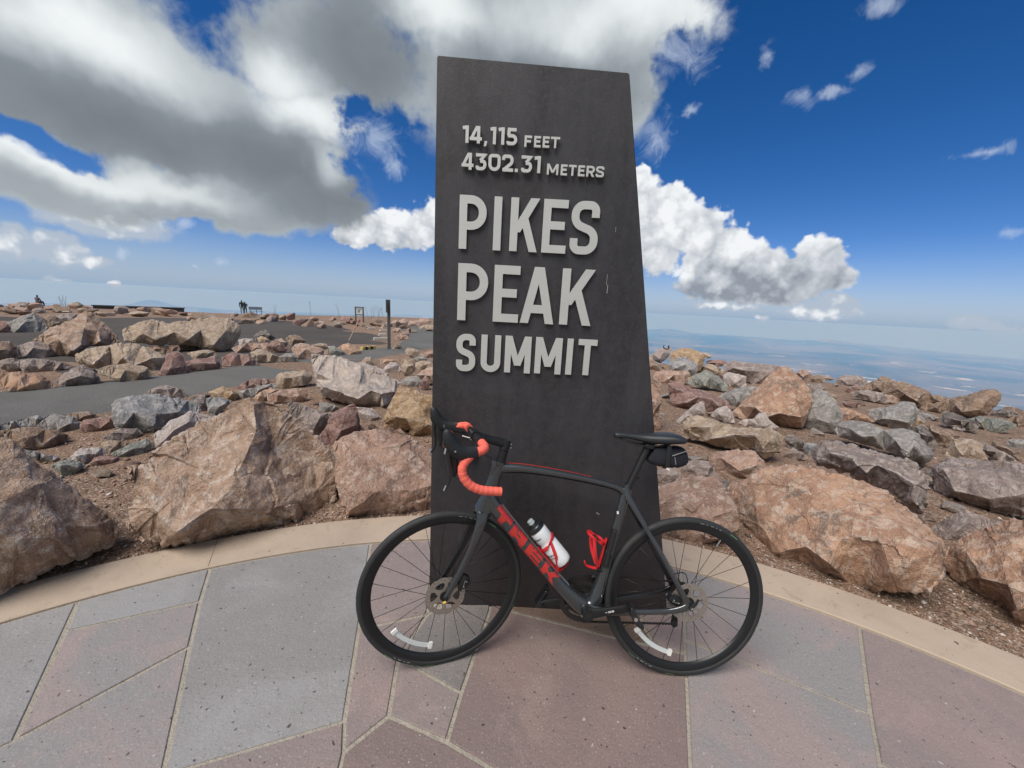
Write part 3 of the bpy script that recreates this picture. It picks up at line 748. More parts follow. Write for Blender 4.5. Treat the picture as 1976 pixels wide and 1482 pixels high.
# ------------------------------------------------------------------ the steel slab with raised letters
MY = 1.681
def onface(x, y):
    r = pray(x, y); t = MY / r.y; return r.x * t, EYE.z + r.z * t
def build_monument():
    M, T, b = new_mat('blackened_steel')
    tc = T.node('ShaderNodeTexCoord').outputs['Object']
    st = T.vm('MULTIPLY', tc, (1., 1., .16))
    base = T.mix(T.ss(T.noise(st, 6., 6, .65, .3), .35, .65), (.040, .039, .044), (.063, .062, .069))
    base = T.mix(T.m('MULTIPLY', T.ss(T.noise(tc, 3., 5, .6, .5), .52, .68), .5), base, (.040, .037, .039))
    base = T.mix(T.m('MULTIPLY', T.ss(T.noise(tc, 22., 6, .75, .6), .42, .62), .32), base, (.078, .077, .085))
    base = T.mix(T.m('MULTIPLY', T.ss(T.sep(tc)[2], .95, .0), .40), base, (.040, .022, .019))  # brown reflection of the ground, painted into the lower face
    base = T.mix(T.m('MULTIPLY', T.ss(T.noise(tc, 150., 4, .75), .56, .72), .34), base, (.19, .18, .19))
    base = T.mix(T.m('MULTIPLY', T.ss(T.noise(T.vm('MULTIPLY', tc, (1., 1., .10)), 34., 4, .7), .66, .76), .20), base, (.15, .14, .14))
    T.put(b.inputs['Base Color'], base)
    T.put(b.inputs['Roughness'], T.mr(T.noise(st, 9., 5, .65), .3, .7, .42, .60))
    b.inputs['Metallic'].default_value = .25; b.inputs['Specular IOR Level'].default_value = .38
    h = T.m('ADD', T.noise(tc, 260, 3, .6), T.m('MULTIPLY', T.noise(tc, 30, 5, .6), .8))
    T.put(b.inputs['Normal'], T.node('ShaderNodeBump', {'Strength': .35, 'Distance': .0015, 'Height': h}).outputs[0])
    root = empty('summit_monument', (.25, MY + .09, 0))
    tag(root, 'tall tapering dark steel slab with raised summit lettering behind the bicycle', 'monument')
    x0, x1, xt0, xt1, zt0, zt1 = -.3584, .8540, -.3530, .3843, 2.409, 2.385
    dep = .20; bm = bmesh.new(); ox, oy = .25, MY + .09
    cs = [(x0, -.03), (x1, -.03), (xt1, zt1), (xt0, zt0)]
    vs = [bm.verts.new((x - ox, MY - oy, z)) for x, z in cs] + [bm.verts.new((x - ox, MY + dep - oy, z)) for x, z in cs]
    bm.faces.new(vs[:4]); bm.faces.new(vs[:3:-1])
    for i in range(4): bm.faces.new((vs[i], vs[i + 4], vs[(i + 1) % 4 + 4], vs[(i + 1) % 4]))
    bmesh.ops.recalc_face_normals(bm, faces=bm.faces)
    bmesh.ops.bevel(bm, geom=list(bm.edges), offset=.004, segments=2, affect='EDGES')
    me = bpy.data.meshes.new('slab'); bm.to_mesh(me); me.materials.append(M); me.shade_smooth(); me.set_sharp_from_angle(angle=rad(30))
    slab = bpy.data.objects.new('slab', me); link(slab, root)
    # a scratched run of pale deposit and a few weld specks on the face
    sc = mat('mineral_streak', (.42, .40, .38), .8)
    B = MB()
    for (px, py, w, hh) in ((1172, 558, .0022, .035), (1171, 540, .0012, .045), (1188, 443, .001, .02)):
        x, z = onface(px, py); B.box((x - ox, MY - .0006 - oy, z), (w, .0012, hh))
    for (px, py) in ((1152, 990), (1155, 992), (868, 1190)): x, z = onface(px, py); B.box((x - ox, MY - .0008 - oy, z), (.006, .0016, .004))
    B.build('mineral_streak', sc, root, None)
    LM, T, b = new_mat('brushed_steel_letters')
    tc = T.node('ShaderNodeTexCoord').outputs['Object']
    br = T.noise(T.vm('MULTIPLY', tc, (3., 3., 260.)), 3., 3, .7)
    br2 = T.noise(T.vm('MULTIPLY', tc, (1., 1., 1.)), 14., 5, .65)
    T.put(b.inputs['Base Color'], T.mix(T.m('ADD', T.m('MULTIPLY', br, .6), T.m('MULTIPLY', br2, .4)), (.49, .505, .49), (.72, .735, .715)))
    b.inputs['Metallic'].default_value = .30; T.put(b.inputs['Roughness'], T.mr(br, .3, .7, .36, .52))
    T.put(b.inputs['Normal'], T.node('ShaderNodeBump', {'Strength': .25, 'Distance': .0006, 'Height': br}).outputs[0])
    def cr(cx, cy): return 800 + .4721 * cx, 80 + .4723 * cy
    def word(specs, t, dpt, gap):
        for ch, c0, c1, ct, cb in specs:
            pa = onface(*cr(c0, (ct + cb) / 2)); pb = onface(*cr(c1, (ct + cb) / 2))
            zt = onface(*cr((c0 + c1) / 2, ct))[1]; zb = onface(*cr((c0 + c1) / 2, cb))[1]
            hgt = zt - zb; w = (pb[0] - pa[0]) / hgt
            polys = glyph(ch, w, t)
            sl = (pa[0] - ox, zb)
            f = lambda X, Yq, Zq: (sl[0] + X * hgt, Yq, sl[1] + Zq * hgt)
            v, fs = union_solid(polys, MY - gap - oy, MY - gap - dpt - oy, f)
            # two studs hold every letter off the plate
            o = mesh_obj('letter', v, fs, LM, root)
            bm = bmesh.new(); bm.from_mesh(o.data); bmesh.ops.recalc_face_normals(bm, faces=bm.faces)
            bm.to_mesh(o.data); bm.free()
    def line(chars, y0t, y0b, y1t, y1b):
        a, z = chars[0][1], chars[-1][2]; out = []
        for ch, c0, c1 in chars:
            k = ((c0 + c1) / 2 - a) / (z - a)
            out.append((ch, c0, c1, y0t + (y1t - y0t) * k, y0b + (y1b - y0b) * k))
        return out
    word(line([('P', 184, 294), ('I', 320, 359), ('K', 391, 508), ('E', 523, 622), ('S', 637, 750)], 629, 848, 657, 875), .152, .0065, .006)
    word(line([('P', 178, 300), ('E', 324, 428), ('A', 434, 575), ('K', 597, 730)], 906, 1138, 934, 1162), .15, .0065, .006)
    word(line([('S', 172, 250), ('U', 272, 352), ('M', 369, 475), ('M', 492, 600), ('I', 616, 647), ('T', 664, 740)], 1192, 1344, 1218, 1363), .165, .0065, .006)
    word(line([('1', 199, 223), ('4', 228, 277), (',', 286, 303), ('1', 311, 334), ('1', 344, 368), ('5', 377, 420)], 350, 420, 362, 432), .195, .009, .008)
    word(line([('F', 449, 479), ('E', 488, 515), ('E', 523, 550), ('T', 555, 592)], 391, 437, 398, 443), .205, .009, .008)
    word(line([('4', 195, 243), ('3', 252, 295), ('0', 303, 352), ('2', 358, 404), ('.', 411, 425), ('3', 436, 480), ('1', 489, 514)], 460, 528, 475, 544), .195, .009, .008)
    word(line([('M', 540, 586), ('E', 596, 622), ('T', 628, 659), ('E', 666, 693), ('R', 700, 733), ('S', 738, 771)], 505, 549, 517, 561), .20, .009, .008)
build_monument()

# ------------------------------------------------------------------ bicycle (local x along the bike, z up in its leaning plane, y away from us)
KM = {
    'frame': mat('frame_grey_gloss', (.058, .064, .069), .20, .55, coat=1., var=.06, vscale=3),
    'black': mat('frame_black', (.012, .013, .015), .32, 0, coat=.3),
    'matt':  mat('matt_black_alloy', (.018, .019, .021), .42, .3, bump=.15, bscale=400),
    'rubber': mat('hood_rubber', (.013, .016, .019), .55, bump=.3, bscale=700),
    'tyre': mat('tyre_rubber', (.022, .024, .025), .62, bump=.5, bscale=900, var=.25, vscale=9),
    'rim': mat('rim_black', (.014, .015, .017), .34, .2),
    'spoke': mat('spoke_black_steel', (.03, .03, .032), .3, .8),
    'rotor': mat('rotor_steel', (.46, .425, .375), .34, .85, var=.15, vscale=40),
    'silver': mat('polished_alloy', (.62, .63, .64), .25, .9),
    'chain': mat('chain_steel', (.030, .029, .028), .38, .4, var=.3, vscale=60),
    'coral': mat('coral_bar_tape', (.88, .155, .110), .62, bump=.6, bscale=500, var=.12, vscale=12),
    'red': mat('red_gloss_paint', (.56, .018, .020), .28, coat=.5),
    'cage': mat('red_cage_resin', (.60, .022, .028), .30, coat=.3),
    'decal': mat('red_frame_decal', (.50, .024, .020), .30, coat=.6, var=.15, vscale=20),
    'saddle': mat('saddle_cover', (.020, .024, .028), .48, bump=.25, bscale=900),
    'fabric': mat('bag_fabric', (.010, .012, .020), .75, bump=.9, bscale=900),
    'white': mat('bottle_white', (.74, .78, .80), .32, var=.03, vscale=20, coat=.2),
    'clear': mat('clear_valve', (.62, .70, .72), .2, trans=.35),
    'print': mat('black_print', (.015, .015, .015), .5),
    'reflect': mat('reflector_white', (.66, .70, .71), .38, bump=.6, bscale=1500),
    'dial': mat('white_label', (.78, .78, .76), .5),
    'green': mat('green_stripe', (.16, .42, .14), .5),
    'greyprint': mat('grey_print', (.22, .23, .23), .6),
    'yellow': mat('yellow_cap', (.62, .46, .05), .5),
}
A0 = Vector((-.2456, 1.3375, 0)); B0 = Vector((.7892, 1.3575, 0))
LEAN = .18
ex = (B0 - A0).normalized(); bk = Vector((0, 0, 1)).cross(ex)
ez = (Vector((0, 0, 1)) + bk * LEAN).normalized(); ey = ez.cross(ex)
BM = Matrix((ex, ey, ez)).transposed().to_4x4(); BM.translation = A0
WR = .3365
FH, RH = Vector((.008, 0, WR)), Vector((1.017, 0, WR))
SA0, SA1 = Vector((.160, 0, .66)), Vector((.222, 0, .86))
STEER = Matrix.Translation(SA0) @ Matrix.Rotation(rad(18), 4, (SA1 - SA0).normalized()) @ Matrix.Translation(-SA0)

def wheel(name, parent, hub, M, drive, spin=0.):
    """rim (with tyre, spokes, hub, rotor as its pieces)"""
    n = 96
    def ringsolid(prof, nn=n):
        v = []; m = len(prof)
        for k in range(nn):
            a = 2 * math.pi * k / nn; c, s = math.cos(a), math.sin(a)
            for (r, y) in prof: v.append((c * r, y, s * r))
        f = [(k * m + j, k * m + (j + 1) % m, ((k + 1) % nn) * m + (j + 1) % m, ((k + 1) % nn) * m + j) for k in range(nn) for j in range(m)]
        return v, f
    v, f = ringsolid([(.282, 0), (.286, -.006), (.296, -.0105), (.307, -.0125), (.3125, -.0120), (.3125, .0120), (.307, .0125), (.296, .0105), (.286, .006)])
    rim = MB().add(v, f).build(name, KM['rim'], parent, 40)
    rim.matrix_local = M @ Matrix.Translation(hub) @ Matrix.Rotation(spin, 4, 'Y')
    tr = .0150; pr = []
    for k in range(16):
        a = 2 * math.pi * k / 16; pr.append((WR - tr + math.cos(a) * tr, math.sin(a) * tr * 1.02))
    pr = [p for p in pr if p[0] > .3095]
    v, f = ringsolid(pr, 128); ty = MB().add(v, f).build('tyre', KM['tyre'], rim, 60)
    # stripes on the tyre wall
    for (mt, rr_, y_, th, segs) in (('green', .3262, -.0132, .0016, ((.9, .11), (3.95, .12), (4.52, .10), (5.9, .05))), ('greyprint', .3200, -.0152, .0030, ((1.14, .03), (1.20, .02), (1.25, .04), (1.33, .02), (1.38, .05), (4.08, .03), (4.14, .05), (4.22, .02), (4.27, .04)))):
        B = MB()
        for a0, w in segs:
            k = 8; vv = []
            for i in range(k + 1):
                a = a0 + w * i / k + spin
                for q in (-1, 1):
                    rad_ = rr_ + q * th / 2; yy = -math.sqrt(max(0, (tr * 1.02) ** 2 - (rad_ - (WR - tr)) ** 2)) - .0006
                    vv.append((math.cos(a) * rad_, yy, math.sin(a) * rad_))
            B.add(vv, [(2 * i, 2 * i + 1, 2 * i + 3, 2 * i + 2) for i in range(k)])
        B.build('tyre_stripe' if mt == 'green' else 'tyre_print', KM[mt], rim, None)
    hb = MB().tube([(0, -.05, 0), (0, -.045, 0), (0, -.036, 0), (0, -.030, 0), (0, 0, 0), (0, .030, 0), (0, .036, 0), (0, .045, 0), (0, .05, 0)], [.010, .021, .021, .013, .011, .013, .024, .024, .010], 18, up=(1, 0, 0))
    hb.build('hub', KM['matt'], rim)
    ns = 24
    sme = None
    for k in range(ns):
        side = -1 if k % 2 else 1; pair = (k // 2) % 2; a = 2 * math.pi * k / ns
        hr = .020; ha = a + (1 if pair else -1) * (1.25 if (drive or side < 0) else 1.25)
        B = MB().tube([(math.cos(ha) * hr, side * .031, math.sin(ha) * hr), (math.cos(a) * .285, side * .002, math.sin(a) * .285)], .0011, 5, up=(0, 1, 0))
        B.build('spoke', KM['spoke'], rim, 180)
    # valve
    MB().tube([(.285, 0, 0), (.262, 0, 0)], .0028, 8).tube([(.262, 0, 0), (.250, 0, 0)], .0020, 8).build('valve', KM['silver'], rim)
    # rotor on our side
    no = 48; outer = [(math.cos(2 * math.pi * i / no) * (.0800 if i % 4 < 3 else .0770), math.sin(2 * math.pi * i / no) * (.0800 if i % 4 < 3 else .0770)) for i in range(no)]
    holes = [[(math.cos(2 * math.pi * i / 20) * .020, math.sin(2 * math.pi * i / 20) * .020) for i in range(20)]]
    for k in range(6):
        a = 2 * math.pi * k / 6
        pts = []
        for (r_, da) in ((.0595, -.40), (.0600, -.15), (.0595, .12), (.0570, .30), (.045, .26), (.031, -.02), (.031, -.22), (.040, -.42), (.050, -.50)):
            pts.append((math.cos(a + da) * r_, math.sin(a + da) * r_))
        holes.append(pts)
    for k in range(30):
        a = 2 * math.pi * (k + .5) / 30; rr_ = .0705 + (.003 if k % 2 else -.003)
        holes.append([(math.cos(a) * rr_ + math.cos(q * math.pi / 3) * .0024, math.sin(a) * rr_ + math.sin(q * math.pi / 3) * .0024) for q in range(6)])
    v, f = union_solid([outer], -.0452, -.0470, None, holes)
    MB().add(v, f).build('brake_rotor', KM['rotor'], rim, 30)
    MB().tube([(0, -.040, 0), (0, -.050, 0)], .0215, 16, up=(1, 0, 0)).tube([(0, -.050, 0), (0, -.0525, 0)], .015, 16, up=(1, 0, 0)).build('lock_ring', KM['matt'], rim)
    # clip-on reflector strip across the spokes
    B = MB(); k = 14; vv = []
    a0, a1 = (3.80, 4.52) if not drive else (3.78, 4.50)
    for i in range(k + 1):
        a = a0 + (a1 - a0) * i / k + spin
        for (r_, y) in ((.2300, -.0100), (.2300, -.0130), (.2480, -.0130), (.2480, -.0100)): vv.append((math.cos(a) * r_, y, math.sin(a) * r_))
    ff = [(4 * i + j, 4 * i + (j + 1) % 4, 4 * i + 4 + (j + 1) % 4, 4 * i + 4 + j) for i in range(k) for j in range(4)] + [(0, 1, 2, 3), (4 * k + 3, 4 * k + 2, 4 * k + 1, 4 * k)]
    B.add(vv, ff); B.build('spoke_reflector', KM['reflect'], rim, 30)
    B = MB()
    for a in (a0, a1):
        a += spin; c = Vector((math.cos(a) * .239, -.0115, math.sin(a) * .239))
        B.box(c, (.026, .009, .014), Matrix.Rotation(-a, 3, 'Y'))
    B.build('reflector_clip', KM['dial'], rim, None)
    return rim

def build_bike():
    root = bpy.data.objects.new('road_bicycle', None); link(root); root.matrix_world = BM
    tag(root, 'grey road bicycle with coral bar tape and red frame lettering leaning on the steel slab', 'bicycle')
    def V3(l): return [Vector((p[0], p[1], p[2])) for p in l]
    def loft(name, pts, m, n=16, p=2.4, parent=root, seg=6, M=None, smooth=60, up=(0, 1, 0)):
        """pts: (x, y, z, r_in_plane, r_sideways)"""
        c = crom(pts, seg); B = MB().tube([q[:3] for q in c], [q[3] for q in c], n, r2=[q[4] for q in c], p=p, up=up)
        o = B.build(name, KM[m] if isinstance(m, str) else m, parent, smooth)
        if M is not None: o.matrix_local = M
        return o
    # --- frame
    ht = loft('head_tube', [(.214, 0, .872, .029, .026), (.208, 0, .850, .029, .026), (.196, 0, .805, .026, .023), (.180, 0, .745, .028, .024), (.168, 0, .700, .035, .027), (.158, 0, .668, .040, .029)], 'frame', 20, 2.3)
    tt = loft('top_tube', [(.196, 0, .846, .024, .022), (.235, 0, .8445, .020, .021), (.3146, 0, .846, .0165, .020), (.42, 0, .8365, .0150, .019), (.51, 0, .8245, .0140, .018), (.60, 0, .810, .0130, .017), (.6853, 0, .792, .0125, .016), (.725, 0, .776, .0135, .016), (.752, 0, .748, .014, .017)], 'frame', 18, 2.6)
    sc = crom([(.235, .008, .8640), (.3146, .008, .8622), (.42, .008, .8512), (.51, .008, .8382), (.60, .008, .8228)], 6)
    MB().tube(sc, .0008, 8, r2=.005).build('top_tube_stripe', KM['red'], tt, 60)
    sc = crom([(.230, 0, .8252), (.3146, 0, .8292), (.42, 0, .8210), (.51, 0, .8100), (.60, 0, .7965), (.6853, 0, .7790), (.725, 0, .7620)], 6)
    MB().tube(sc, .0030, 8, r2=.0130).build('top_tube_underside', KM['black'], tt, 60)
    DT = [(.176, 0, .715, .034, .027), (.206, 0, .680, .030, .026), (.265, 0, .6145, .0265, .0255), (.3255, 0, .5468, .0255, .0250), (.385, 0, .4820, .0250, .0250), (.4451, 0, .4170, .0250, .0250), (.5000, 0, .3590, .0260, .0260), (.5492, 0, .3140, .030, .029), (.582, 0, .290, .034, .032), (.600, 0, .278, .030, .034)]
    dt = loft('down_tube', DT, 'frame', 24, 3.0)
    MB().tube(crom([(.236, 0, .6905), (.30, 0, .6160), (.355, 0, .5545), (.4151, 0, .4885), (.4751, 0, .4230), (.53, 0, .3670)], 6), .0012, 6, r2=.0125).build('down_tube_pinstripe', KM['greyprint'], dt, 60)
    st = loft('seat_tube', [(.7560, 0, .796, .0185, .0175), (.7500, 0, .770, .0195, .018), (.7400, 0, .735, .0200, .018), (.720, 0, .640, .0190, .018), (.6911, 0, .505, .0200, .019), (.665, 0, .390, .0225, .023), (.640, 0, .305, .030, .030), (.615, 0, .280, .030, .034)], 'frame', 18, 2.4)
    for s in (-1, 1):
        loft('seat_stay', [(.742, s * .010, .772, .0130, .008), (.760, s * .024, .735, .0125, .008), (.8100, s * .043, .655, .0100, .0075), (.870, s * .055, .560, .0095, .0075), (.930, s * .064, .462, .0095, .0075), (.978, s * .069, .383, .0110, .008), (.998, s * .070, .348, .0150, .006)], 'frame' if s < 0 else 'black', 12, 2.6)
        loft('chain_stay', [(.610, s * .022, .281, .024, .012), (.660, s * .032, .280, .0170, .011), (.74, s * .045, .285, .0135, .010), (.83, s * .055, .296, .0115, .009), (.92, s * .064, .308, .0115, .008), (.975, s * .070, .322, .0140, .007), (1.006, s * .071, .338, .0160, .006)], 'frame' if s < 0 else 'black', 12, 2.6)
    MB().tube([(.601, -.043, .280), (.601, .043, .280)], .0255, 22, up=(1, 0, 0)).build('bottom_bracket', KM['frame'], root)
    B = MB()
    for (px, pz) in ((.583, .262), (.6185, .262)): B.tube([(px, -.040, pz), (px, -.0455, pz)], .0042, 8, up=(1, 0, 0))
    B.build('bolt', KM['silver'], root)
    # red lettering wrapped on the down tube
    dc = crom(DT, 6); cum = [0]
    for a, b in zip(dc[:-1], dc[1:]): cum.append(cum[-1] + float(np.linalg.norm(b[:3] - a[:3])))
    def on_dt(s, v, lift):
        s = min(max(s, 0), cum[-1] - 1e-4); i = max(0, min(len(cum) - 2, int(np.searchsorted(cum, s)) - 1)); k = (s - cum[i]) / (cum[i + 1] - cum[i])
        q = dc[i] * (1 - k) + dc[i + 1] * k; t = dc[i + 1][:3] - dc[i][:3]; t /= np.linalg.norm(t)
        nrm = np.array((-t[2], 0, t[0])); nrm = nrm if nrm[2] > 0 else -nrm
        a, bb = q[3], q[4]; u = max(-.93, min(.93, v)); yy = -bb * (1 - abs(u) ** 3.0) ** (1 / 3.0) - lift
        p_ = q[:3] + nrm * u * a; return (p_[0], yy, p_[2])
    s0 = .052; lw = .088
    word = {'T': [[(0, .62), (1.02, .62), (1.02, 1), (0, 1)], [(.34, 0), (.70, 0), (.70, .7), (.34, .7)]],
            'R': [[(0, 0), (.34, 0), (.34, 1), (0, 1)], [(.0, .66), (.95, .66), (.95, 1), (0, 1)], [(.60, .34), (.95, .34), (.95, .9), (.60, .9)], [(.3, .30), (.95, .30), (.95, .56), (.3, .56)], [(.50, .40), (.72, 0), (1.08, 0), (.84, .40)]],
            'E': [[(0, 0), (.34, 0), (.34, 1), (0, 1)], [(0, .74), (.98, .74), (.98, 1), (0, 1)], [(0, .38), (.9, .38), (.9, .62), (0, .62)], [(0, 0), (.98, 0), (.98, .26), (0, .26)]],
            'K': [[(0, 0), (.34, 0), (.34, 1), (0, 1)], [(.30, .42), (.66, 1), (1.06, 1), (.62, .42)], [(.30, .58), (.62, .58), (1.06, 0), (.66, 0)]]}
    for i, ch in enumerate('TREK'):
        ext = [(a / 8, b / 6) for a in range(10) for b in range(7)]
        def f(X, Yq, Zq, i=i):
            s_ = s0 + i * .1010 + X * lw + (Zq - .5) * -.012
            return on_dt(s_, (Zq - .5) * 1.84, .0008 + (.0004 if Yq < 0 else -.0004))
        v, fs = union_solid(word[ch], 0, -1, f, extra=ext)
        mesh_obj('decal_letter', v, fs, KM['decal'], dt)
    # small white badge on the seat tube
    B = MB(); B.tube([(.656, -.0240, .338), (.656, -.0248, .338)], .0085, 14, up=(1, 0, 0)); B.build('badge', KM['dial'], st, None)
    B = MB(); B.tube([(.656, -.0249, .338), (.656, -.0252, .338)], .0060, 14, up=(1, 0, 0)); B.build('badge_mark', KM['print'], st, None)
    B = MB(); B.box((.712, -.0200, .685), (.008, .001, .012), Matrix.Rotation(rad(-12), 3, 'Y')); B.build('sticker', KM['dial'], st, None)
    # --- fork, steered
    fk = loft('fork', [(.226, 0, .885, .017, .017), (.214, 0, .86, .019, .019), (.160, 0, .672, .036, .028), (.152, 0, .655, .032, .034), (.146, 0, .640, .018, .040)], 'frame', 16, 2.3, M=STEER)
    for s in (-1, 1):
        c = crom([(.150, s * .026, .664, .026, .013), (.139, s * .040, .625, .0225, .0115), (.116, s * .049, .560, .0175, .0100), (.088, s * .053, .490, .0145, .0090), (.056, s * .0560, .425, .0130, .0080), (.026, s * .0580, .368, .0120, .0075), (.010, s * .0590, .337, .0120, .007)], 6)
        MB().tube([q[:3] for q in c], [q[3] for q in c], 14, r2=[q[4] for q in c], p=2.5).build('fork_blade', KM['frame' if s < 0 else 'black'], fk, 60)
    MB().tube([(.008, -.062, .337), (.008, -.072, .337)], .0085, 12, up=(1, 0, 0)).build('axle_cap', KM['matt'], fk)
    MB().tube([(.008, -.0725, .330), (-.004, -.0735, .326)], .0045, 8, up=(0, 1, 0)).build('axle_mark', KM['yellow'], fk)
    wheel('wheel', root, FH, STEER, False, spin=rad(-62))
    wheel('wheel', root, RH, Matrix.Identity(4), True, spin=rad(-60))
    # front caliper behind the blade
    def caliper(M, c, ang, name='brake_caliper'):
        B = MB(); R_ = Matrix.Rotation(ang, 3, 'Y')
        for (o_, s_) in (((0, 0, 0), (.030, .034, .050)), ((.006, -.008, .0), (.034, .020, .034)), ((-.002, -.012, .022), (.020, .016, .014)), ((0, -.010, -.028), (.016, .016, .016))):
            B.box(Vector(c) + R_ @ Vector(o_), s_, R_)
        o = B.build(name, KM['matt'], root, None)
        bv = o.modifiers.new('edge', 'BEVEL'); bv.width = .004; bv.segments = 2
        if M is not None: o.matrix_local = M
        B = MB(); 
        for q in ((.004, -.0195, .012), (.004, -.0195, -.010)): p_ = Vector(c) + R_ @ Vector(q); B.tube([p_, p_ + Vector((0, -.003, 0))], .003, 8, up=(1, 0, 0))
        B.tube([Vector(c) + R_ @ Vector((-.004, -.0205, .016)), Vector(c) + R_ @ Vector((.004, -.0205, -.016))], .0012, 6)
        B.build('caliper_bolt', KM['silver'], o)
    caliper(STEER, (.078, -.047, .392), rad(28))
    caliper(None, (.955, -.044, .345), rad(-60))
    # --- steerer, stem, bars
    MB().tube([(.2185, 0, .872), (.2235, 0, .890), (.2300, 0, .918)], [.0200, .0185, .0180], 20).build('headset_spacer', KM['matt'], root).matrix_local = STEER
    sm = MB().tube(crom([(.245, 0, .9475, ), (.232, 0, .947), (.19, 0, .9580), (.15, 0, .9700), (.112, 0, .9815)], 5), [.0200] * 6 + [.0185] * 5 + [.0170] * 5 + [.0175] * 5, 18, r2=[.0180] * 6 + [.0160] * 5 + [.0160] * 5 + [.021] * 5)
    stem = sm.build('stem', KM['matt'], root); stem.matrix_local = STEER
    MB().tube([(.2290, 0, .920), (.2395, 0, .956)], .0190, 18).tube([(.2395, 0, .956), (.2408, 0, .9605)], .0165, 16).build('stem_clamp', KM['matt'], stem)
    MB().tube([(.104, -.024, .984), (.104, .024, .984)], .0215, 20, up=(1, 0, 0)).build('bar_clamp', KM['matt'], stem)
    B = MB()
    for (y, z) in ((-.014, .0), (.014, .0)):
        B.tube([(.252, y, .932), (.256, y, .931)], .003, 8, up=(0, 1, 0)); B.tube([(.252, y, .948), (.256, y, .947)], .003, 8, up=(0, 1, 0))
        B.tube([(.088, y, 1.000), (.0855, y, 1.002)], .003, 8, up=(0, 1, 0)); B.tube([(.086, y, .970), (.083, y, .969)], .003, 8, up=(0, 1, 0))
    B.build('clamp_bolt', KM['silver'], stem)
    hb = MB().tube([(.104, -.10, .984), (.104, -.06, .984), (.104, 0, .984), (.104, .06, .984), (.104, .10, .984)], [.0125, .0158, .0158, .0158, .0125], 16, up=(1, 0, 0)).build('handlebar', KM['matt'], root)
    hb.matrix_local = STEER
    # out-front mount and computer
    MB().tube(crom([(.100, .024, .975), (.070, .030, .985), (.030, .012, .998), (.012, 0, 1.005)], 5), .0055, 8, r2=.008).build('computer_mount', KM['matt'], hb)
    o = MB().box((.014, -.002, 1.012), (.078, .030, .014), Matrix.Rotation(rad(14), 3, 'Y')).build('light_mount', KM['black'], hb, None)
    bv = o.modifiers.new('edge', 'BEVEL'); bv.width = .005; bv.segments = 3
    MB().tube([(.048, -.024, .988), (.078, -.024, .979)], .0022, 8).build('mount_label', KM['dial'], hb)
    def bar_path(s):
        return crom([(.104, s * .075, .984), (.104, s * .130, .984), (.103, s * .165, .983), (.094, s * .186, .980), (.070, s * .194, .974), (.044, s * .198, .960), (.024, s * .200, .936), (.018, s * .202, .912), (.027, s * .204, .884), (.050, s * .206, .858), (.085, s * .208, .841), (.125, s * .209, .834), (.163, s * .210, .830)], 8)
    for s in (-1, 1):
        c = bar_path(s)[6:]; rr_ = [.0158 + .0007 * (((i * 1.0) / 2.5) % 1) for i in range(len(c))]
        c2 = []; r2 = []
        for i, q in enumerate(c[:-1]):
            for k in range(3): c2.append(q * (1 - k / 3) + c[i + 1] * k / 3)
        Lc = 0; 
        for i, q in enumerate(c2):
            if i: Lc += float(np.linalg.norm(q - c2[i - 1]))
            r2.append(.0152 + .0013 * (1 - (Lc / .019) % 1))
        tp = MB().tube(c2, r2, 18, up=(0, .25, 1) if False else (0, 1, .001)).build('bar_tape', KM['coral'], hb, 70)
        MB().tube([c2[-1], c2[-1] + (c2[-1] - c2[-4]) * .5], [.0150, .0125], 16).build('bar_end_plug', KM['black'], hb)
        # brake hood: body along the ramp with a raised horn
        hoodp = [(.068, s * .196, .975, .0215, .0155), (.050, s * .198, .972, .0235, .0170), (.020, s * .199, .975, .0245, .0175), (-.005, s * .200, .988, .0240, .0170), (-.022, s * .200, 1.006, .0235, .0165), (-.034, s * .200, 1.030, .0200, .0160), (-.041, s * .200, 1.050, .0130, .0120), (-.044, s * .200, 1.058, .0050, .006)]
        hood = loft('brake_hood', hoodp, 'rubber', 18, 2.2, parent=hb)
        loft('hood_bracket', [(.030, s * .199, .955, .010, .010), (.000, s * .200, .968, .016, .012), (-.030, s * .200, .992, .014, .012), (-.048, s * .200, 1.018, .008, .010)], 'matt', 12, 2.4, parent=hood)
        lev = loft('brake_lever', [(-.028, s * .200, 1.000, .009, .007), (-.034, s * .203, .975, .0085, .006), (-.032, s * .206, .945, .0075, .006), (-.026, s * .208, .915, .0065, .006), (-.026, s * .210, .885, .0060, .006), (-.034, s * .212, .862, .0055, .0055), (-.042, s * .213, .852, .004, .005)], 'black', 10, 2.4, parent=hood)
        loft('shift_paddle', [(-.018, s * .190, .985, .006, .003), (-.012, s * .188, .950, .013, .003), (-.004, s * .188, .915, .012, .003), (-.008, s * .190, .885, .005, .003)], 'matt', 8, 2.4, parent=hood)
        MB().tube([(-.042, s * .206, .995), (-.046, s * .208, .975)], .0035, 8).tube([(-.038, s * .219, .868), (-.045, s * .219, .850)], .0028, 8).build('lever_trim', KM['silver'], hood)
        MB().tube([(-.012, s * .2155, .985), (-.012, s * .2185, .985)], .0032, 10, up=(1, 0, 0)).build('hood_screw', KM['silver'], hood)
    # brake hoses from the bar to the frame
    B = MB(); B.tube(crom([(.085, -.05, .975), (.095, -.03, .935), (.150, -.02, .905), (.190, -.01, .880)], 6), .0025, 8)
    B.build('brake_hose', KM['black'], hb)
    # --- seat post, saddle
    MB().tube([(.755, 0, .785), (.760, 0, .797)], [.0195, .0185], 18).build('seat_collar', KM['matt'], root)
    sp = MB().tube([(.7530, 0, .780), (.792, 0, .872), (.8265, 0, .9560)], .0150, 18).build('seat_post', KM['matt'], root)
    MB().tube([(.780, 0, .828), (.797, 0, .824)], .003, 8).tube([(.795, 0, .824), (.798, 0, .832)], .004, 8).build('light_bracket', KM['matt'], sp)
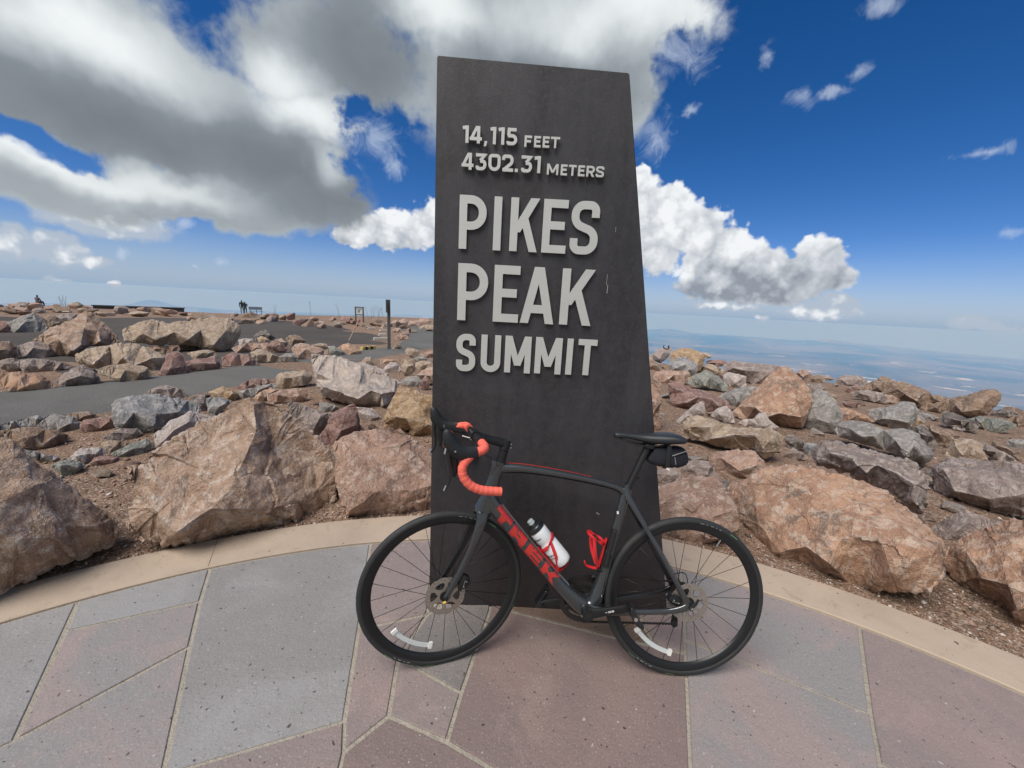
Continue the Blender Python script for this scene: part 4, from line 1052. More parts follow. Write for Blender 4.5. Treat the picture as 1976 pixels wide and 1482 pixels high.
    B = MB().box((.829, 0, .964), (.036, .050, .018), Matrix.Rotation(rad(8), 3, 'Y')); o = B.build('saddle_clamp', KM['matt'], sp, None)
    bv = o.modifiers.new('edge', 'BEVEL'); bv.width = .004; bv.segments = 2
    sd_ = [(.683, 0, 1.0010, .005, .006), (.689, 0, 1.0020, .0120, .0170), (.710, 0, 1.0040, .0120, .0200), (.750, 0, 1.0020, .0120, .0220), (.800, 0, .9970, .0165, .0290), (.840, 0, .9960, .0210, .0440), (.880, 0, .9985, .0230, .0600), (.915, 0, 1.0010, .0220, .0690), (.945, 0, 1.0000, .0190, .0700), (.962, 0, .9950, .0130, .0600), (.968, 0, .9920, .005, .045)]
    sdl = loft('saddle', sd_, 'saddle', 26, 2.5, smooth=80)
    for s in (-1, 1):
        MB().tube(crom([(.705, s * .006, .992), (.745, s * .016, .978), (.800, s * .022, .9670), (.850, s * .022, .9670), (.900, s * .024, .976), (.935, s * .028, .988)], 6), .0035, 8).build('saddle_rail', KM['matt'], sdl)
    # --- drive train
    BB = Vector((.601, 0, .280))
    def ring(name, R_, teeth, y, depth=.0025, inner=.78):
        n = teeth * 2; outer = [(math.cos(2 * math.pi * i / n) * (R_ if i % 2 else R_ - .0045), math.sin(2 * math.pi * i / n) * (R_ if i % 2 else R_ - .0045)) for i in range(n)]
        hole = [(math.cos(2 * math.pi * i / 40) * R_ * inner, math.sin(2 * math.pi * i / 40) * R_ * inner) for i in range(40)]
        v, f = union_solid([outer], y - depth / 2, y + depth / 2, None, [hole])
        o = MB().add(v, f).build(name, KM['chain'], root, 30); return o
    def at(o, c): o.location = c; return o
    cr1 = at(ring('chainring', .1040, 50, .0505, inner=.76), (BB.x, 0, BB.z))
    cr2 = at(ring('chainring', .0700, 34, .0435, inner=.66), (BB.x, 0, BB.z))
    end = Vector((.7655, 0, .318)); dirn = (end - BB).normalized()
    for s in (-1, 1):
        e = BB + dirn * (.170 * -s); c = [BB + Vector((0, s * .056, 0)), BB.lerp(e, .15) + Vector((0, s * .060, 0)), BB.lerp(e, .55) + Vector((0, s * .064, 0)), BB.lerp(e, .92) + Vector((0, s * .067, 0)), e + dirn * (-s * .010) + Vector((0, s * .067, 0))]
        ca = MB().tube(crom([(*c[0], .022, .009), (*c[1], .020, .008), (*c[2], .0155, .0065), (*c[3], .0150, .006), (*c[4], .007, .005)], 5) and [q[:3] for q in crom([(*c[0], .022, .009), (*c[1], .020, .008), (*c[2], .0155, .0065), (*c[3], .0150, .006), (*c[4], .007, .005)], 5)],
                       [q[3] for q in crom([(*c[0], .022, .009), (*c[1], .020, .008), (*c[2], .0155, .0065), (*c[3], .0150, .006), (*c[4], .007, .005)], 5)], 14,
                       r2=[q[4] for q in crom([(*c[0], .022, .009), (*c[1], .020, .008), (*c[2], .0155, .0065), (*c[3], .0150, .006), (*c[4], .007, .005)], 5)], p=2.8).build('crank_arm', KM['matt'], root)
        MB().tube([BB + Vector((0, s * .045, 0)), BB + Vector((0, s * .070, 0))], .0235, 20, up=(1, 0, 0)).build('crank_boss', KM['matt'], ca)
        if s > 0:
            for k in range(4):
                a = k * math.pi / 2 + .5; q = BB + Vector((math.cos(a) * .082, .052, math.sin(a) * .082))
                MB().tube([BB + Vector((math.cos(a) * .015, .054, math.sin(a) * .015)), q], [.014, .009], 8).build('spider_arm', KM['matt'], ca)
        else:
            for (dx, dz) in ((.0, .0),):
                MB().tube([BB + Vector((0, -.070, 0)), BB + Vector((0, -.0715, 0))], .013, 16, up=(1, 0, 0)).build('crank_cap', KM['black'], ca)
            # the number on the arm
            gx = Vector((dirn.x, 0, dirn.z)); gz = Vector((-dirn.z, 0, dirn.x)); org = BB + gx * .069 + Vector((0, -.0712, 0)) - gz * .0035
            xx = 0.
            for ch, w in (('-', 1.3), ('1', .55), ('0', 1.25), ('5', 1.2)):
                polys = [[(0, .4), (1.0, .4), (1.0, .62), (0, .62)]] if ch == '-' else glyph(ch, w * .86, .24)
                v, f = union_solid(polys, 0, -.0004, lambda X, Yq, Zq, xx=xx: tuple(org + gx * ((xx + X + Zq * .25) * .0078) + gz * (Zq * .0075) + Vector((0, Yq, 0))))
                mesh_obj('number_print', v, f, KM['dial'], ca); xx += w + .12
        # pedal
        pc = e + Vector((0, s * .115, 0))
        M_ = Matrix.Rotation(rad(62 if s < 0 else -58), 3, 'Y')
        MB().tube([e + Vector((0, s * .060, 0)), e + Vector((0, s * .145, 0))], .0075, 10, up=(1, 0, 0)).tube([e + Vector((0, s * .060, 0)), e + Vector((0, s * .0745, 0))], .0095, 12, up=(1, 0, 0)).build('pedal_axle', KM['silver'] if s < 0 else KM['matt'], ca)
        pts = [(-.032, -.006), (-.046, .002), (-.040, .012), (-.010, .012), (.020, .010), (.040, .014), (.047, .004), (.030, -.008), (0, -.012)]
        v, f = union_solid([pts], -.026, .026)
        vv = [tuple(pc + M_ @ Vector(q)) for q in v]
        pd = MB().add(vv, f).build('pedal', KM['black'], root, 30)
        bv = pd.modifiers.new('edge', 'BEVEL'); bv.width = .003; bv.segments = 2; bv.limit_method = 'ANGLE'
        v, f = union_solid([[(.034, .010), (.050, .018), (.060, .010), (.052, .000), (.040, -.004)]], -.014, .014)
        MB().add([tuple(pc + M_ @ Vector(q)) for q in v], f).build('pedal_claw', KM['matt'], pd, 30)
    # cassette
    for k in range(9):
        R_ = .024 + .0032 * k
        n = int(12 + k * 2.4) * 2; outer = [(math.cos(2 * math.pi * i / n) * (R_ if i % 2 else R_ - .0035), math.sin(2 * math.pi * i / n) * (R_ if i % 2 else R_ - .0035)) for i in range(n)]
        v, f = union_solid([outer], .054 - k * .0038, .054 - k * .0038 + .0016)
        at(MB().add(v, f).build('sprocket', KM['chain'], root, 30), (RH.x, 0, RH.z))
    # chain: links along the two runs
    B = MB(); up0 = BB + Vector((0, .0505, .101)); up1 = RH + Vector((.004, .046, .037)); lo0 = BB + Vector((.004, .0505, -.101)); lo1 = Vector((1.005, .045, .188))
    def run(a, b):
        n = int((b - a).length / .0065); d = (b - a).normalized(); ang = math.atan2(d.z, d.x)
        for i in range(n):
            c = a.lerp(b, (i + .5) / n); B.box(c, (.0075, .0068 if i % 2 else .0046, .0072 if i % 2 else .0052), Matrix.Rotation(-ang, 3, 'Y'))
    run(up0, up1); run(lo0, lo1)
    o = B.build('chain', KM['chain'], root, None)
    # rear derailleur with cage and two pulleys
    B = MB().tube(crom([(1.022, .062, .322), (1.034, .070, .292), (1.020, .074, .262), (1.012, .072, .250)], 5), .011, 10)
    B.build('rear_derailleur', KM['matt'], root)
    v, f = union_solid([[(1.022, .262), (1.004, .268), (.992, .180), (1.008, .166), (1.024, .176)]], .050, .053); o = MB().add(v, f).build('derailleur_cage', KM['matt'], root, 30)
    for c in (Vector((1.012, .046, .252)), Vector((1.006, .046, .190))):
        n = 22; outer = [(math.cos(2 * math.pi * i / n) * (.0145 if i % 2 else .0120), math.sin(2 * math.pi * i / n) * (.0145 if i % 2 else .0120)) for i in range(n)]
        v, f = union_solid([outer], -.003, .003); at(MB().add(v, f).build('jockey_wheel', KM['black'], root, 30), c)
    MB().tube(crom([(1.000, .060, .400), (1.050, .066, .400), (1.066, .070, .345), (1.040, .070, .300)], 6), .0022, 6).build('gear_cable', KM['black'], root)
    # through-axle lever on our side
    MB().tube([(1.012, -.072, .338), (1.012, -.080, .338)], .0100, 14, up=(1, 0, 0)).tube([(1.004, -.080, .326), (1.026, -.083, .352), (1.036, -.084, .372)], [.0060, .0065, .0045], 10, r2=.004).build('axle_lever', KM['matt'], root)
    MB().tube([(1.008, -.0865, .331), (1.014, -.0870, .338)], .0024, 8).build('axle_lever_tip', KM['silver'], root)
    # front derailleur behind the seat tube
    MB().tube(crom([(.668, .030, .402), (.660, .040, .385), (.640, .050, .375)], 5), .010, 10, r2=.008).build('front_derailleur', KM['matt'], root)
    # --- cages: ring, twin struts, backbone, foot
    def cage(c0, d, nn, lift, parent=root):
        """c0 foot on tube, d up the tube, nn away from the tube"""
        c0, d, nn = Vector(c0), Vector(d).normalized(), Vector(nn).normalized(); R_ = .0385
        ctr = lambda h_: c0 + d * h_ + nn * (R_ + lift)
        Bc = MB()
        Bc.tube([c0 + nn * .004 - d * .005, c0 + d * .06 + nn * .004, c0 + d * .125 + nn * .004], .0045, 8, r2=.011)
        pts = []
        for k in range(25):
            a = 2 * math.pi * k / 24; q = ctr(.118 - .012 * math.cos(a)) + nn * (math.cos(a) * R_ * -1) + Vector((0, 1, 0)) * math.sin(a) * R_; pts.append(q)
        Bc.tube(pts, .0075, 8, r2=.0024, up=tuple(nn))
        for s in (-1, 1):
            q0 = ctr(.125) + Vector((0, s * R_ * .88, 0)) + nn * R_ * .42; q1 = ctr(.060) + Vector((0, s * R_ * .95, 0)) - nn * .006; q2 = c0 + d * .006 + Vector((0, s * .016, 0)) + nn * .012
            Bc.tube(crom([q0, q1, q2], 6), .0068, 8, r2=.0024, up=(0, 1, 0))
        q = c0 - d * .004
        Bc.tube(crom([q + nn * .004, q + nn * .030 - d * .004, q + nn * .058, q + nn * .066 + d * .012], 5), .0035, 8, r2=.012)
        return Bc.build('bottle_cage', KM['cage'], parent, 50)
    dd = Vector((.4451, 0, .4170)) - Vector((.265, 0, .6145)); dd.normalize(); dn = Vector((-dd.z, 0, dd.x)); dn = dn if dn.z > 0 else -dn
    foot = Vector((.455, 0, .4055)) + dn * .026
    cage(foot, -dd, dn, .010)
    sdv = (Vector((.720, 0, .640)) - Vector((.665, 0, .390))).normalized(); sn = Vector((-sdv.z, 0, sdv.x))
    cage(Vector((.675, 0, .440)) + sn * .022, sdv, sn, .010)
    # mini pump beside the seat tube
    pa, pb = Vector((.672, -.030, .470)), Vector((.6975, -.030, .610))
    pb_ = pa.lerp(pb, 1.05)
    o = MB().tube([pa, pa.lerp(pb, .45), pa.lerp(pb, .46), pb_], [.0085, .0085, .0115, .0115], 14).build('mini_pump', KM['black'], root)
    MB().box(pa.lerp(pb, .12) + Vector((0, .006, 0)), (.030, .018, .050), Matrix.Rotation(rad(12), 3, 'Y')).build('pump_bracket', KM['matt'], root, None)
    MB().tube([(.642, -.012, .445), (.676, -.012, .430)], .0065, 10).build('pump_clip', KM['matt'], root)
    # ---------------- things carried by the bike, each its own thing
    bt = bpy.data.objects.new('water_bottle', None); link(bt)
    bd = (-dd)  # towards the cap
    base = foot + dn * (.0485) + bd * .006
    bx = bd.normalized(); bz = Vector((0, 1, 0)).cross(bx); 
    Mb = Matrix((bx, Vector((0, 1, 0)), bx.cross(Vector((0, 1, 0))))).transposed().to_4x4(); Mb.translation = base
    bt.matrix_world = BM @ Mb
    tag(bt, 'white insulated sports bottle with black cap in the red cage on the down tube', 'water bottle')
    prof = [(.000, .010), (.001, .024), (.005, .0325), (.012, .0362), (.030, .0368), (.105, .0368), (.112, .0345), (.118, .0325), (.126, .0330), (.134, .0362), (.165, .0368), (.178, .0362), (.184, .0340)]
    prof = [(h_ * 1.0, r_) for h_, r_ in prof]
    MB().tube([(h_, 0, 0) for h_, r_ in prof], [r_ for h_, r_ in prof], 32).build('bottle_body', KM['white'], bt, 50)
    MB().tube([(.181, 0, 0), (.183, 0, 0)], [.0372, .0372], 30).build('collar', KM['greyprint'], bt)
    MB().tube([(.182, 0, 0), (.184, 0, 0), (.198, 0, 0), (.203, 0, 0), (.208, 0, 0)], [.0365, .0380, .0375, .0330, .020], 30).build('cap', KM['black'], bt)
    MB().tube([(.206, 0, 0), (.212, 0, 0), (.213, 0, 0), (.219, 0, 0), (.220, 0, 0), (.228, 0, 0), (.231, 0, 0)], [.010, .0115, .0145, .0145, .0130, .0135, .009], 18).build('nozzle', KM['clear'], bt)
    def on_bottle(xc, a0, txt, hgt, parent, t=.2, vert=True, wsc=.62):
        adv = 0
        for ch in txt:
            w = .35 if ch == 'I' else (.9 if ch == 'M' else wsc)
            def f(X, Yq, Zq, adv=adv):
                ang = a0 + (adv + X) * hgt / .037; r_ = .0369 + (.0005 if Yq < 0 else 0)
                return (xc + (Zq) * hgt, -math.cos(ang) * r_, math.sin(ang) * r_)
            v, fs = union_solid(glyph(ch, w, t), 0, -1, f)
            mesh_obj('print_letter', v, fs, KM['print'], parent); adv += w + .16
    on_bottle(.150, .15, 'CAMELBAK', .0062, bt)
    on_bottle(.062, .05, 'PODIUM', .0100, bt, .17, wsc=.8)
    B = MB()
    for (xx, wd) in ((.0555, .0028), (.0500, .0010)):
        v = []; 
        for i in range(13):
            a = -.05 + 1.3 * i / 12
            for q in (-1, 1): v.append((xx + q * wd / 2, -math.cos(a) * .0374, math.sin(a) * .0374))
        B.add(v, [(2 * i, 2 * i + 1, 2 * i + 3, 2 * i + 2) for i in range(12)])
    B.build('print_line', KM['print'], bt, None)
    bg = bpy.data.objects.new('saddle_bag', None); link(bg); bg.matrix_world = BM @ Matrix.Translation((.905, 0, .93))
    tag(bg, 'small black fabric bag strapped under the bicycle saddle', 'saddle bag')
    c = crom([(-.066, 0, -.002, .022, .016), (-.060, 0, -.004, .034, .022), (-.030, 0, -.006, .041, .030), (.010, 0, -.006, .044, .036), (.050, 0, -.004, .043, .037), (.072, 0, -.002, .036, .033), (.082, 0, 0, .024, .026), (.085, 0, .001, .008, .012)], 6)
    MB().tube([q[:3] for q in c], [q[3] * (1 + .03 * math.sin(i * 1.7)) for i, q in enumerate(c)], 24, r2=[q[4] for q in c], p=3.2).build('pouch', KM['fabric'], bg, 70)
    MB().tube(crom([(-.002, -.0385, .044), (-.004, -.0400, .010), (-.006, -.0380, -.030), (-.006, -.028, -.050), (-.006, 0, -.0535)], 5), .009, 8, r2=.0016, up=(0, 1, .1)).build('strap', KM['black'], bg)
    MB().tube(crom([(.010, -.0400, .004), (.040, -.0415, .016), (.070, -.037, .026)], 5), .0022, 8).tube([(.020, -.0410, .000), (.026, -.0425, -.030)], .0016, 6).build('zip', KM['greyprint'], bg)
    MB().box((-.001, -.032, -.052), (.014, .004, .007), Matrix.Rotation(rad(25), 3, 'Y')).build('tab', KM['dial'], bg, None)
build_bike()

# ------------------------------------------------------------------ rocks
CROP = {'A': (0, 540, .4302, .4304), 'B': (0, 740, .4302, .4301), 'C': (1220, 560, .3826, .3825), 'D': (1220, 840, .3826, .3827), 'E': (1480, 660, .2510, .2510),
        'F': (560, 640, .1518, .1518), 'G': (1240, 640, .1349, .1350), 'K': (420, 550, .2227, .2228), 'L': (0, 560, .2126, .2124)}

def refine(v, f, levels):
    v = np.asarray(v, float); f = np.asarray(f, int)
    for _ in range(levels):
        e = np.sort(np.concatenate([f[:, [0, 1]], f[:, [1, 2]], f[:, [2, 0]]]), 1)
        u, inv = np.unique(e, axis=0, return_inverse=True); inv = inv.reshape(-1)
        mid = (v[u[:, 0]] + v[u[:, 1]]) / 2; n = len(v); m = len(f)
        a, b, c = inv[:m] + n, inv[m:2 * m] + n, inv[2 * m:] + n
        v = np.concatenate([v, mid])
        f = np.concatenate([np.stack([f[:, 0], a, c], 1), np.stack([a, f[:, 1], b], 1), np.stack([c, b, f[:, 2]], 1), np.stack([a, b, c], 1)])
    return v, f
def vnorm(v, f):
    n = np.cross(v[f[:, 1]] - v[f[:, 0]], v[f[:, 2]] - v[f[:, 0]]); r = np.zeros_like(v)
    for k in range(3): np.add.at(r, f[:, k], n)
    return r / np.maximum(np.linalg.norm(r, axis=1, keepdims=True), 1e-12)
def relax(v, f, w):
    s = np.zeros_like(v); c = np.zeros(len(v))
    for a, b in ((0, 1), (1, 2), (2, 0)):
        np.add.at(s, f[:, a], v[f[:, b]]); np.add.at(c, f[:, a], 1); np.add.at(s, f[:, b], v[f[:, a]]); np.add.at(c, f[:, b], 1)
    return v * (1 - w) + w * s / np.maximum(c, 1)[:, None]
def cells(q, seed):
    """nearest cell centre and its random numbers"""
    i0 = np.floor(q).astype(np.int64); best = np.full(len(q), 1e9); cc = np.zeros_like(q); cid = np.zeros_like(i0)
    for dx in (-1, 0, 1):
        for dy in (-1, 0, 1):
            for dz in (-1, 0, 1):
                c = i0 + np.array([dx, dy, dz]); j = c + seed
                p = c + np.stack([_hash(j[:, 0], j[:, 1], j[:, 2] + 11), _hash(j[:, 0] + 5, j[:, 1], j[:, 2]), _hash(j[:, 0], j[:, 1] + 9, j[:, 2])], 1)
                d = ((q - p) ** 2).sum(1); m = d < best
                best[m] = d[m]; cc[m] = p[m]; cid[m] = j[m]
    r = np.stack([_hash(cid[:, 0] + 31 * k, cid[:, 1], cid[:, 2] + 7 * k) for k in range(4)], 1) * 2 - 1
    return cc, r
def elen(v, f):
    s_ = np.zeros(len(v)); c = np.zeros(len(v))
    for a, b in ((0, 1), (1, 2), (2, 0)):
        l = np.linalg.norm(v[f[:, a]] - v[f[:, b]], axis=1)
        for k in (a, b): np.add.at(s_, f[:, k], l); np.add.at(c, f[:, k], 1)
    return s_ / np.maximum(c, 1)
def weather(v, f, size, seed, amp=1.):
    """broken planes, ledges, chips and grain on a block of the given size"""
    off = np.array([seed * 13.7, seed * 5.1, seed * 9.3])
    n = vnorm(v, f); q = v / size + off
    w = np.stack([fbm(q * 3 + 20 * k, 2) for k in range(3)], 1) * .035
    d = 0
    for fr, a, t in ((2.1, .003, .020), (5.5, .0015, .012)):
        cc, r = cells((q + w) * fr, seed)
        d = d + r[:, 0] * a + (((q + w) * fr - cc) * r[:, 1:]).sum(1) / fr * t * 1.9
    big = fbm(q * 2.3, 3)
    fine = fbm(q * 14, 3); ridge = 1 - np.abs(fbm(q * 6 + 50, 3)) * 2
    d = (d + big * .016 + np.clip(ridge, 0, 1) * .007 + fine * .0055) * size * amp
    return v + n * d[:, None]

def finish_rock(name, v, f, seed, size, matl, loc, sharp=32):
    me = bpy.data.meshes.new(name)
    me.vertices.add(len(v)); me.vertices.foreach_set('co', (v - np.array(loc)).astype(np.float32).ravel())
    me.loops.add(len(f) * 3); me.loops.foreach_set('vertex_index', f.ravel().astype(np.int32))
    me.polygons.add(len(f)); me.polygons.foreach_set('loop_start', np.arange(0, len(f) * 3, 3, dtype=np.int32))
    me.update(calc_edges=True); me.validate()
    me.materials.append(matl); me.shade_smooth(); me.set_sharp_from_angle(angle=rad(sharp))
    o = bpy.data.objects.new(name, me); o.location = loc; link(o)
    return o

ROCKS_PX = []      # footprints already taken, in metres, for the fillers
def traced_rock(crop, colour, label, poly, ridge=None, foot=None, thick=None, group=None, cat='rock', name='boulder', lean=.55, amp=1., r0=.0):
    ox, oy, kx, ky = CROP[crop]
    P = [(ox + x * kx, oy + y * ky) for x, y in poly]
    seed = len(ROCKS_PX) + 1; rg = random.Random(seed * 77)
    xs = [p[0] for p in P]; ys = [p[1] for p in P]; x0, x1, y0, y1 = min(xs), max(xs), min(ys), max(ys)
    fx, fy = (ox + foot[0] * kx, oy + foot[1] * ky) if foot else ((x0 + x1) / 2, y1)
    dist, gp = hit(fx, fy); dist = min(dist, 58.)
    r = pray(fx, (y0 + y1) / 2); hl = math.hypot(r.x, r.y)
    W = (x1 - x0) / FPX * dist / hl * 1.0; Hh = (y1 - y0) / FPX * dist / hl
    T_ = thick if thick else max(.35 * min(W, Hh * 2.2), min(.75 * W, 1.35 * Hh))
    hf = lambda y: min(1, max(0, (y1 - y) / max(1, y1 - y0)))
    def depth(y, b): return dist + T_ * (.10 + lean * hf(y) ** .9) - T_ * b
    # roughen the outline: one extra vertex per long side
    Q = []
    for i, a in enumerate(P):
        b = P[(i + 1) % len(P)]; Q.append(a); L = math.hypot(b[0] - a[0], b[1] - a[1])
        if L > 16:
            nseg = min(3, int(L / 16))
            for k in range(1, nseg + 1):
                t = k / (nseg + 1) + rg.uniform(-.08, .08); o_ = rg.uniform(-.028, .028) * L
                Q.append((a[0] + (b[0] - a[0]) * t - (b[1] - a[1]) / L * o_, a[1] + (b[1] - a[1]) * t + (b[0] - a[0]) / L * o_))
    nb = len(Q); inner = []
    if ridge:
        inner = [(ox + x * kx, oy + y * ky, b) for x, y, b in ridge]
    else:
        # a broken ridge where the top face meets the front face, and a couple of low corners
        k = 3 if (x1 - x0) > 40 else 2
        for i in range(k):
            t = (i + .5 + rg.uniform(-.22, .22)) / k; X = x0 + (x1 - x0) * (.12 + .76 * t)
            col = [p for p in Q if abs(p[0] - X) < (x1 - x0) * .3]
            top = min(p[1] for p in col) if col else y0; bot = max(p[1] for p in col) if col else y1
            inner.append((X, top + (bot - top) * rg.uniform(.30, .52), rg.uniform(.34, .52)))
        for i in range(k - 1):
            X = x0 + (x1 - x0) * rg.uniform(.25, .75); inner.append((X, y1 - (y1 - y0) * rg.uniform(.12, .28), rg.uniform(.18, .34)))
    kb_ = .60 if group == LB else .85
    inner = [(a_, b_, c_ * kb_) for a_, b_, c_ in inner]
    pl = [tuple(p) for p in Q]
    inner = [q for q in inner if inside(pl, q[0], q[1])]
    pts = [Vector(p) for p in Q] + [Vector(q[:2]) for q in inner]
    V2, _, F2, OV, _, _ = delaunay_2d_cdt(pts, [], [list(range(nb))], 1, 1e-3)
    bl = []
    for ids in OV:
        j = ids[0] if ids else 0; bl.append(0. if j < nb else inner[j - nb][2])
    isb = [not ids or ids[0] < nb for ids in OV]
    def P3(x, y, s):
        q = pray(x, y); l = math.hypot(q.x, q.y); return (q.x / l * s, q.y / l * s, EYE.z + q.z / l * s)
    nV = len(V2)
    v = [P3(p.x, p.y, depth(p.y, b)) for p, b in zip(V2, bl)]
    back = {}; f = []
    for i, (p, b) in enumerate(zip(V2, bl)):
        if isb[i]: back[i] = i
        else: back[i] = len(v); v.append(P3(p.x, p.y + (y1 - y0) * .04, depth(p.y, 0) + T_ * (.30 + b * .7)))
    for t in F2:
        if len(t) != 3: continue
        f.append((t[0], t[2], t[1])); f.append((back[t[0]], back[t[1]], back[t[2]]))
    f = [t for t in f if len(set(t)) == 3]
    # drop coincident front/back faces made only of outline points
    seen = {}; g = []
    for t in f: seen.setdefault(tuple(sorted(t)), []).append(t)
    extra_v = []
    for k_, l in seen.items():
        if len(l) == 1: g.append(l[0])
        else:
            c = np.mean([v[i] for i in k_], 0); cf = tuple(c * 1.0); d_ = np.array([c[0], c[1], 0]); d_ /= np.linalg.norm(d_)
            ia = len(v); v.append(tuple(c - d_ * T_ * .03)); ib = len(v); v.append(tuple(c + d_ * T_ * .14))
            t = l[0]
            for i in range(3): g.append((t[i], t[(i + 1) % 3], ia))
            t = l[1]
            for i in range(3): g.append((t[i], t[(i + 1) % 3], ib))
    v = np.array(v); f = np.array(g)
    n = vnorm(v, f); cen = v.mean(0)
    # outward orientation test by signed volume
    vol = np.einsum('ij,ij->i', v[f[:, 0]] - cen, np.cross(v[f[:, 1]] - cen, v[f[:, 2]] - cen)).sum()
    if vol < 0: f = f[:, ::-1]
    pxw = max(x1 - x0, y1 - y0); lev = 5 if pxw > 230 else 4 if pxw > 75 else 3 if pxw > 26 else 2
    size = (W * Hh) ** .5
    v, f = refine(v, f, 1); v = relax(v, f, r0)
    jr = np.random.default_rng(seed); v = v + vnorm(v, f) * (jr.uniform(-1, 1, len(v)) * .085 * amp * np.minimum(elen(v, f), size * .3))[:, None]      # big broken planes
    v, f = refine(v, f, 1); v = relax(v, f, .03 + r0); v = v + vnorm(v, f) * (jr.uniform(-1, 1, len(v)) * .060 * amp * np.minimum(elen(v, f), size * .2))[:, None]
    v, f = refine(v, f, lev - 2); v = relax(v, f, .12 + r0)
    v = weather(v, f, size, seed, amp)
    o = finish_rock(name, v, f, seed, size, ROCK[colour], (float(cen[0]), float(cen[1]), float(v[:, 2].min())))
    tag(o, label, cat, group)
    ROCKS_PX.append((cen[0], cen[1], W * .5, colour, label)); return o

LB = 'boulders laid along the edge of the round terrace'
LP = 'rocks piled between the terrace and the asphalt path'
LO = 'rocks bordering the far side of the asphalt path'
RR = 'rocks strewn over the slope on the right of the slab'
R = traced_rock
# --- in front, left
R('B', 'hero', 'huge grey-brown boulder at the left end of the kerb, half out of view', [(-420, 300), (0, 255), (55, 262), (105, 295), (150, 345), (230, 395), (310, 450), (375, 500), (440, 570), (500, 610), (530, 660), (505, 730), (380, 780), (250, 815), (150, 880), (0, 925), (-420, 1040)],
  [(60, 330, .12), (180, 450, .22), (290, 640, .30), (250, 690, .42), (430, 640, .22), (235, 760, .30), (80, 700, .45), (-150, 600, .5), (150, 830, .22), (350, 560, .16)], group=LB, thick=.75)
R('B', 'hero', 'largest pointed pink-brown boulder with pale scratches, left of the bicycle', [(575, 390), (640, 345), (735, 285), (830, 210), (900, 170), (960, 150), (1010, 110), (1095, 68), (1160, 72), (1230, 80), (1290, 140), (1370, 190), (1420, 240), (1470, 300), (1500, 400), (1502, 520), (1430, 590), (1300, 640), (1180, 665), (1020, 690), (900, 702), (760, 715), (640, 702), (570, 650), (575, 560), (600, 470)],
  [(1140, 95, .10), (1150, 210, .30), (1110, 310, .42), (1065, 400, .52), (1030, 480, .56), (950, 555, .62), (845, 320, .14), (850, 470, .22), (700, 420, .12), (690, 560, .26), (800, 660, .46), (1240, 290, .10), (1270, 430, .22), (1340, 520, .30), (1420, 480, .08), (1150, 560, .52), (1400, 330, .02), (960, 250, .12), (1210, 160, .04), (1300, 610, .34)], group=LB, thick=.85, amp=1.15)
R('B', 'pink', 'blocky red-brown boulder with a dark crack touching the left edge of the steel slab', [(1498, 270), (1540, 240), (1600, 214), (1700, 205), (1800, 214), (1870, 262), (1925, 300), (2060, 330), (2060, 560), (1935, 582), (1850, 590), (1700, 600), (1560, 602), (1525, 545), (1500, 420)],
  [(1570, 310, .20), (1700, 300, .22), (1830, 350, .28), (1560, 480, .40), (1700, 480, .50), (1860, 480, .48), (1570, 565, .30), (1800, 560, .30), (1960, 450, .4)], group=LB)
R('F', 'ochre', 'yellow-ochre boulder beside the steel slab above the handlebar', [(1195, 1215), (1205, 1100), (1240, 960), (1290, 850), (1340, 770), (1400, 700), (1500, 715), (1600, 740), (1790, 790), (1990, 830), (1990, 1340), (1790, 1345), (1535, 1345), (1525, 1245), (1400, 1235), (1300, 1220)],
  [(1400, 930, .34), (1600, 880, .30), (1340, 1080, .40), (1500, 1100, .48), (1680, 1000, .42), (1760, 1180, .45), (1600, 1280, .30), (1430, 800, .15)], group=LP)
R('F', 'slab', 'big flat pale slab tilted towards the path with a blue-grey end', [(265, 285), (380, 286), (520, 295), (600, 320), (760, 365), (900, 400), (1000, 415), (1100, 450), (1180, 505), (1250, 560), (1330, 600), (1405, 650), (1335, 760), (1290, 860), (1250, 935), (1150, 965), (1060, 975), (900, 960), (760, 920), (600, 880), (480, 840), (380, 770), (340, 660), (330, 610), (270, 430)],
  [(340, 530, .22), (540, 615, .36), (720, 640, .40), (880, 690, .46), (1030, 750, .48), (1160, 790, .52), (1320, 765, .28), (1190, 935, .40), (640, 780, .50), (430, 700, .38), (860, 860, .52), (700, 480, .16), (1000, 600, .2)], group=LP, lean=.75, thick=1.0)
R('F', 'red', 'dark red angular rock directly above the blocky boulder by the slab', [(330, 1449), (340, 1360), (450, 1230), (545, 1045), (660, 985), (800, 908), (850, 950), (870, 1060), (878, 1180), (940, 1240), (800, 1330), (640, 1449)],
  [(560, 1075, .34), (700, 1050, .38), (830, 1060, .30), (640, 1260, .46), (860, 1180, .30)], group=LP)
R('F', 'mauve', 'purplish rock with a grey flat top, right of the pointed boulder tip', [(-60, 905), (20, 885), (120, 905), (250, 965), (380, 1028), (560, 1042), (500, 1130), (420, 1260), (335, 1390), (250, 1330), (150, 1150), (0, 1060)],
  [(200, 1060, .20), (390, 1070, .28), (300, 1230, .40), (240, 1120, .34)], group=LP)
R('F', 'pale', 'small pale pink block below the big flat slab', [(838, 960), (940, 962), (1040, 970), (1090, 1010), (1130, 1075), (1080, 1130), (1010, 1158), (950, 1140), (890, 1070)], [(1000, 1060, .4), (920, 1040, .3), (1060, 1100, .3)], group=LP)
R('F', 'grey', 'small grey wedge on the soil under the flat slab', [(370, 905), (450, 900), (560, 930), (640, 965), (600, 1000), (430, 1025), (368, 1010)], group=LP)
R('A', 'pink', 'orange-pink block left of the flat slab, above the pointed boulder', [(1200, 515), (1255, 495), (1320, 487), (1375, 492), (1378, 530), (1335, 560), (1270, 552), (1200, 542)], group=LP)
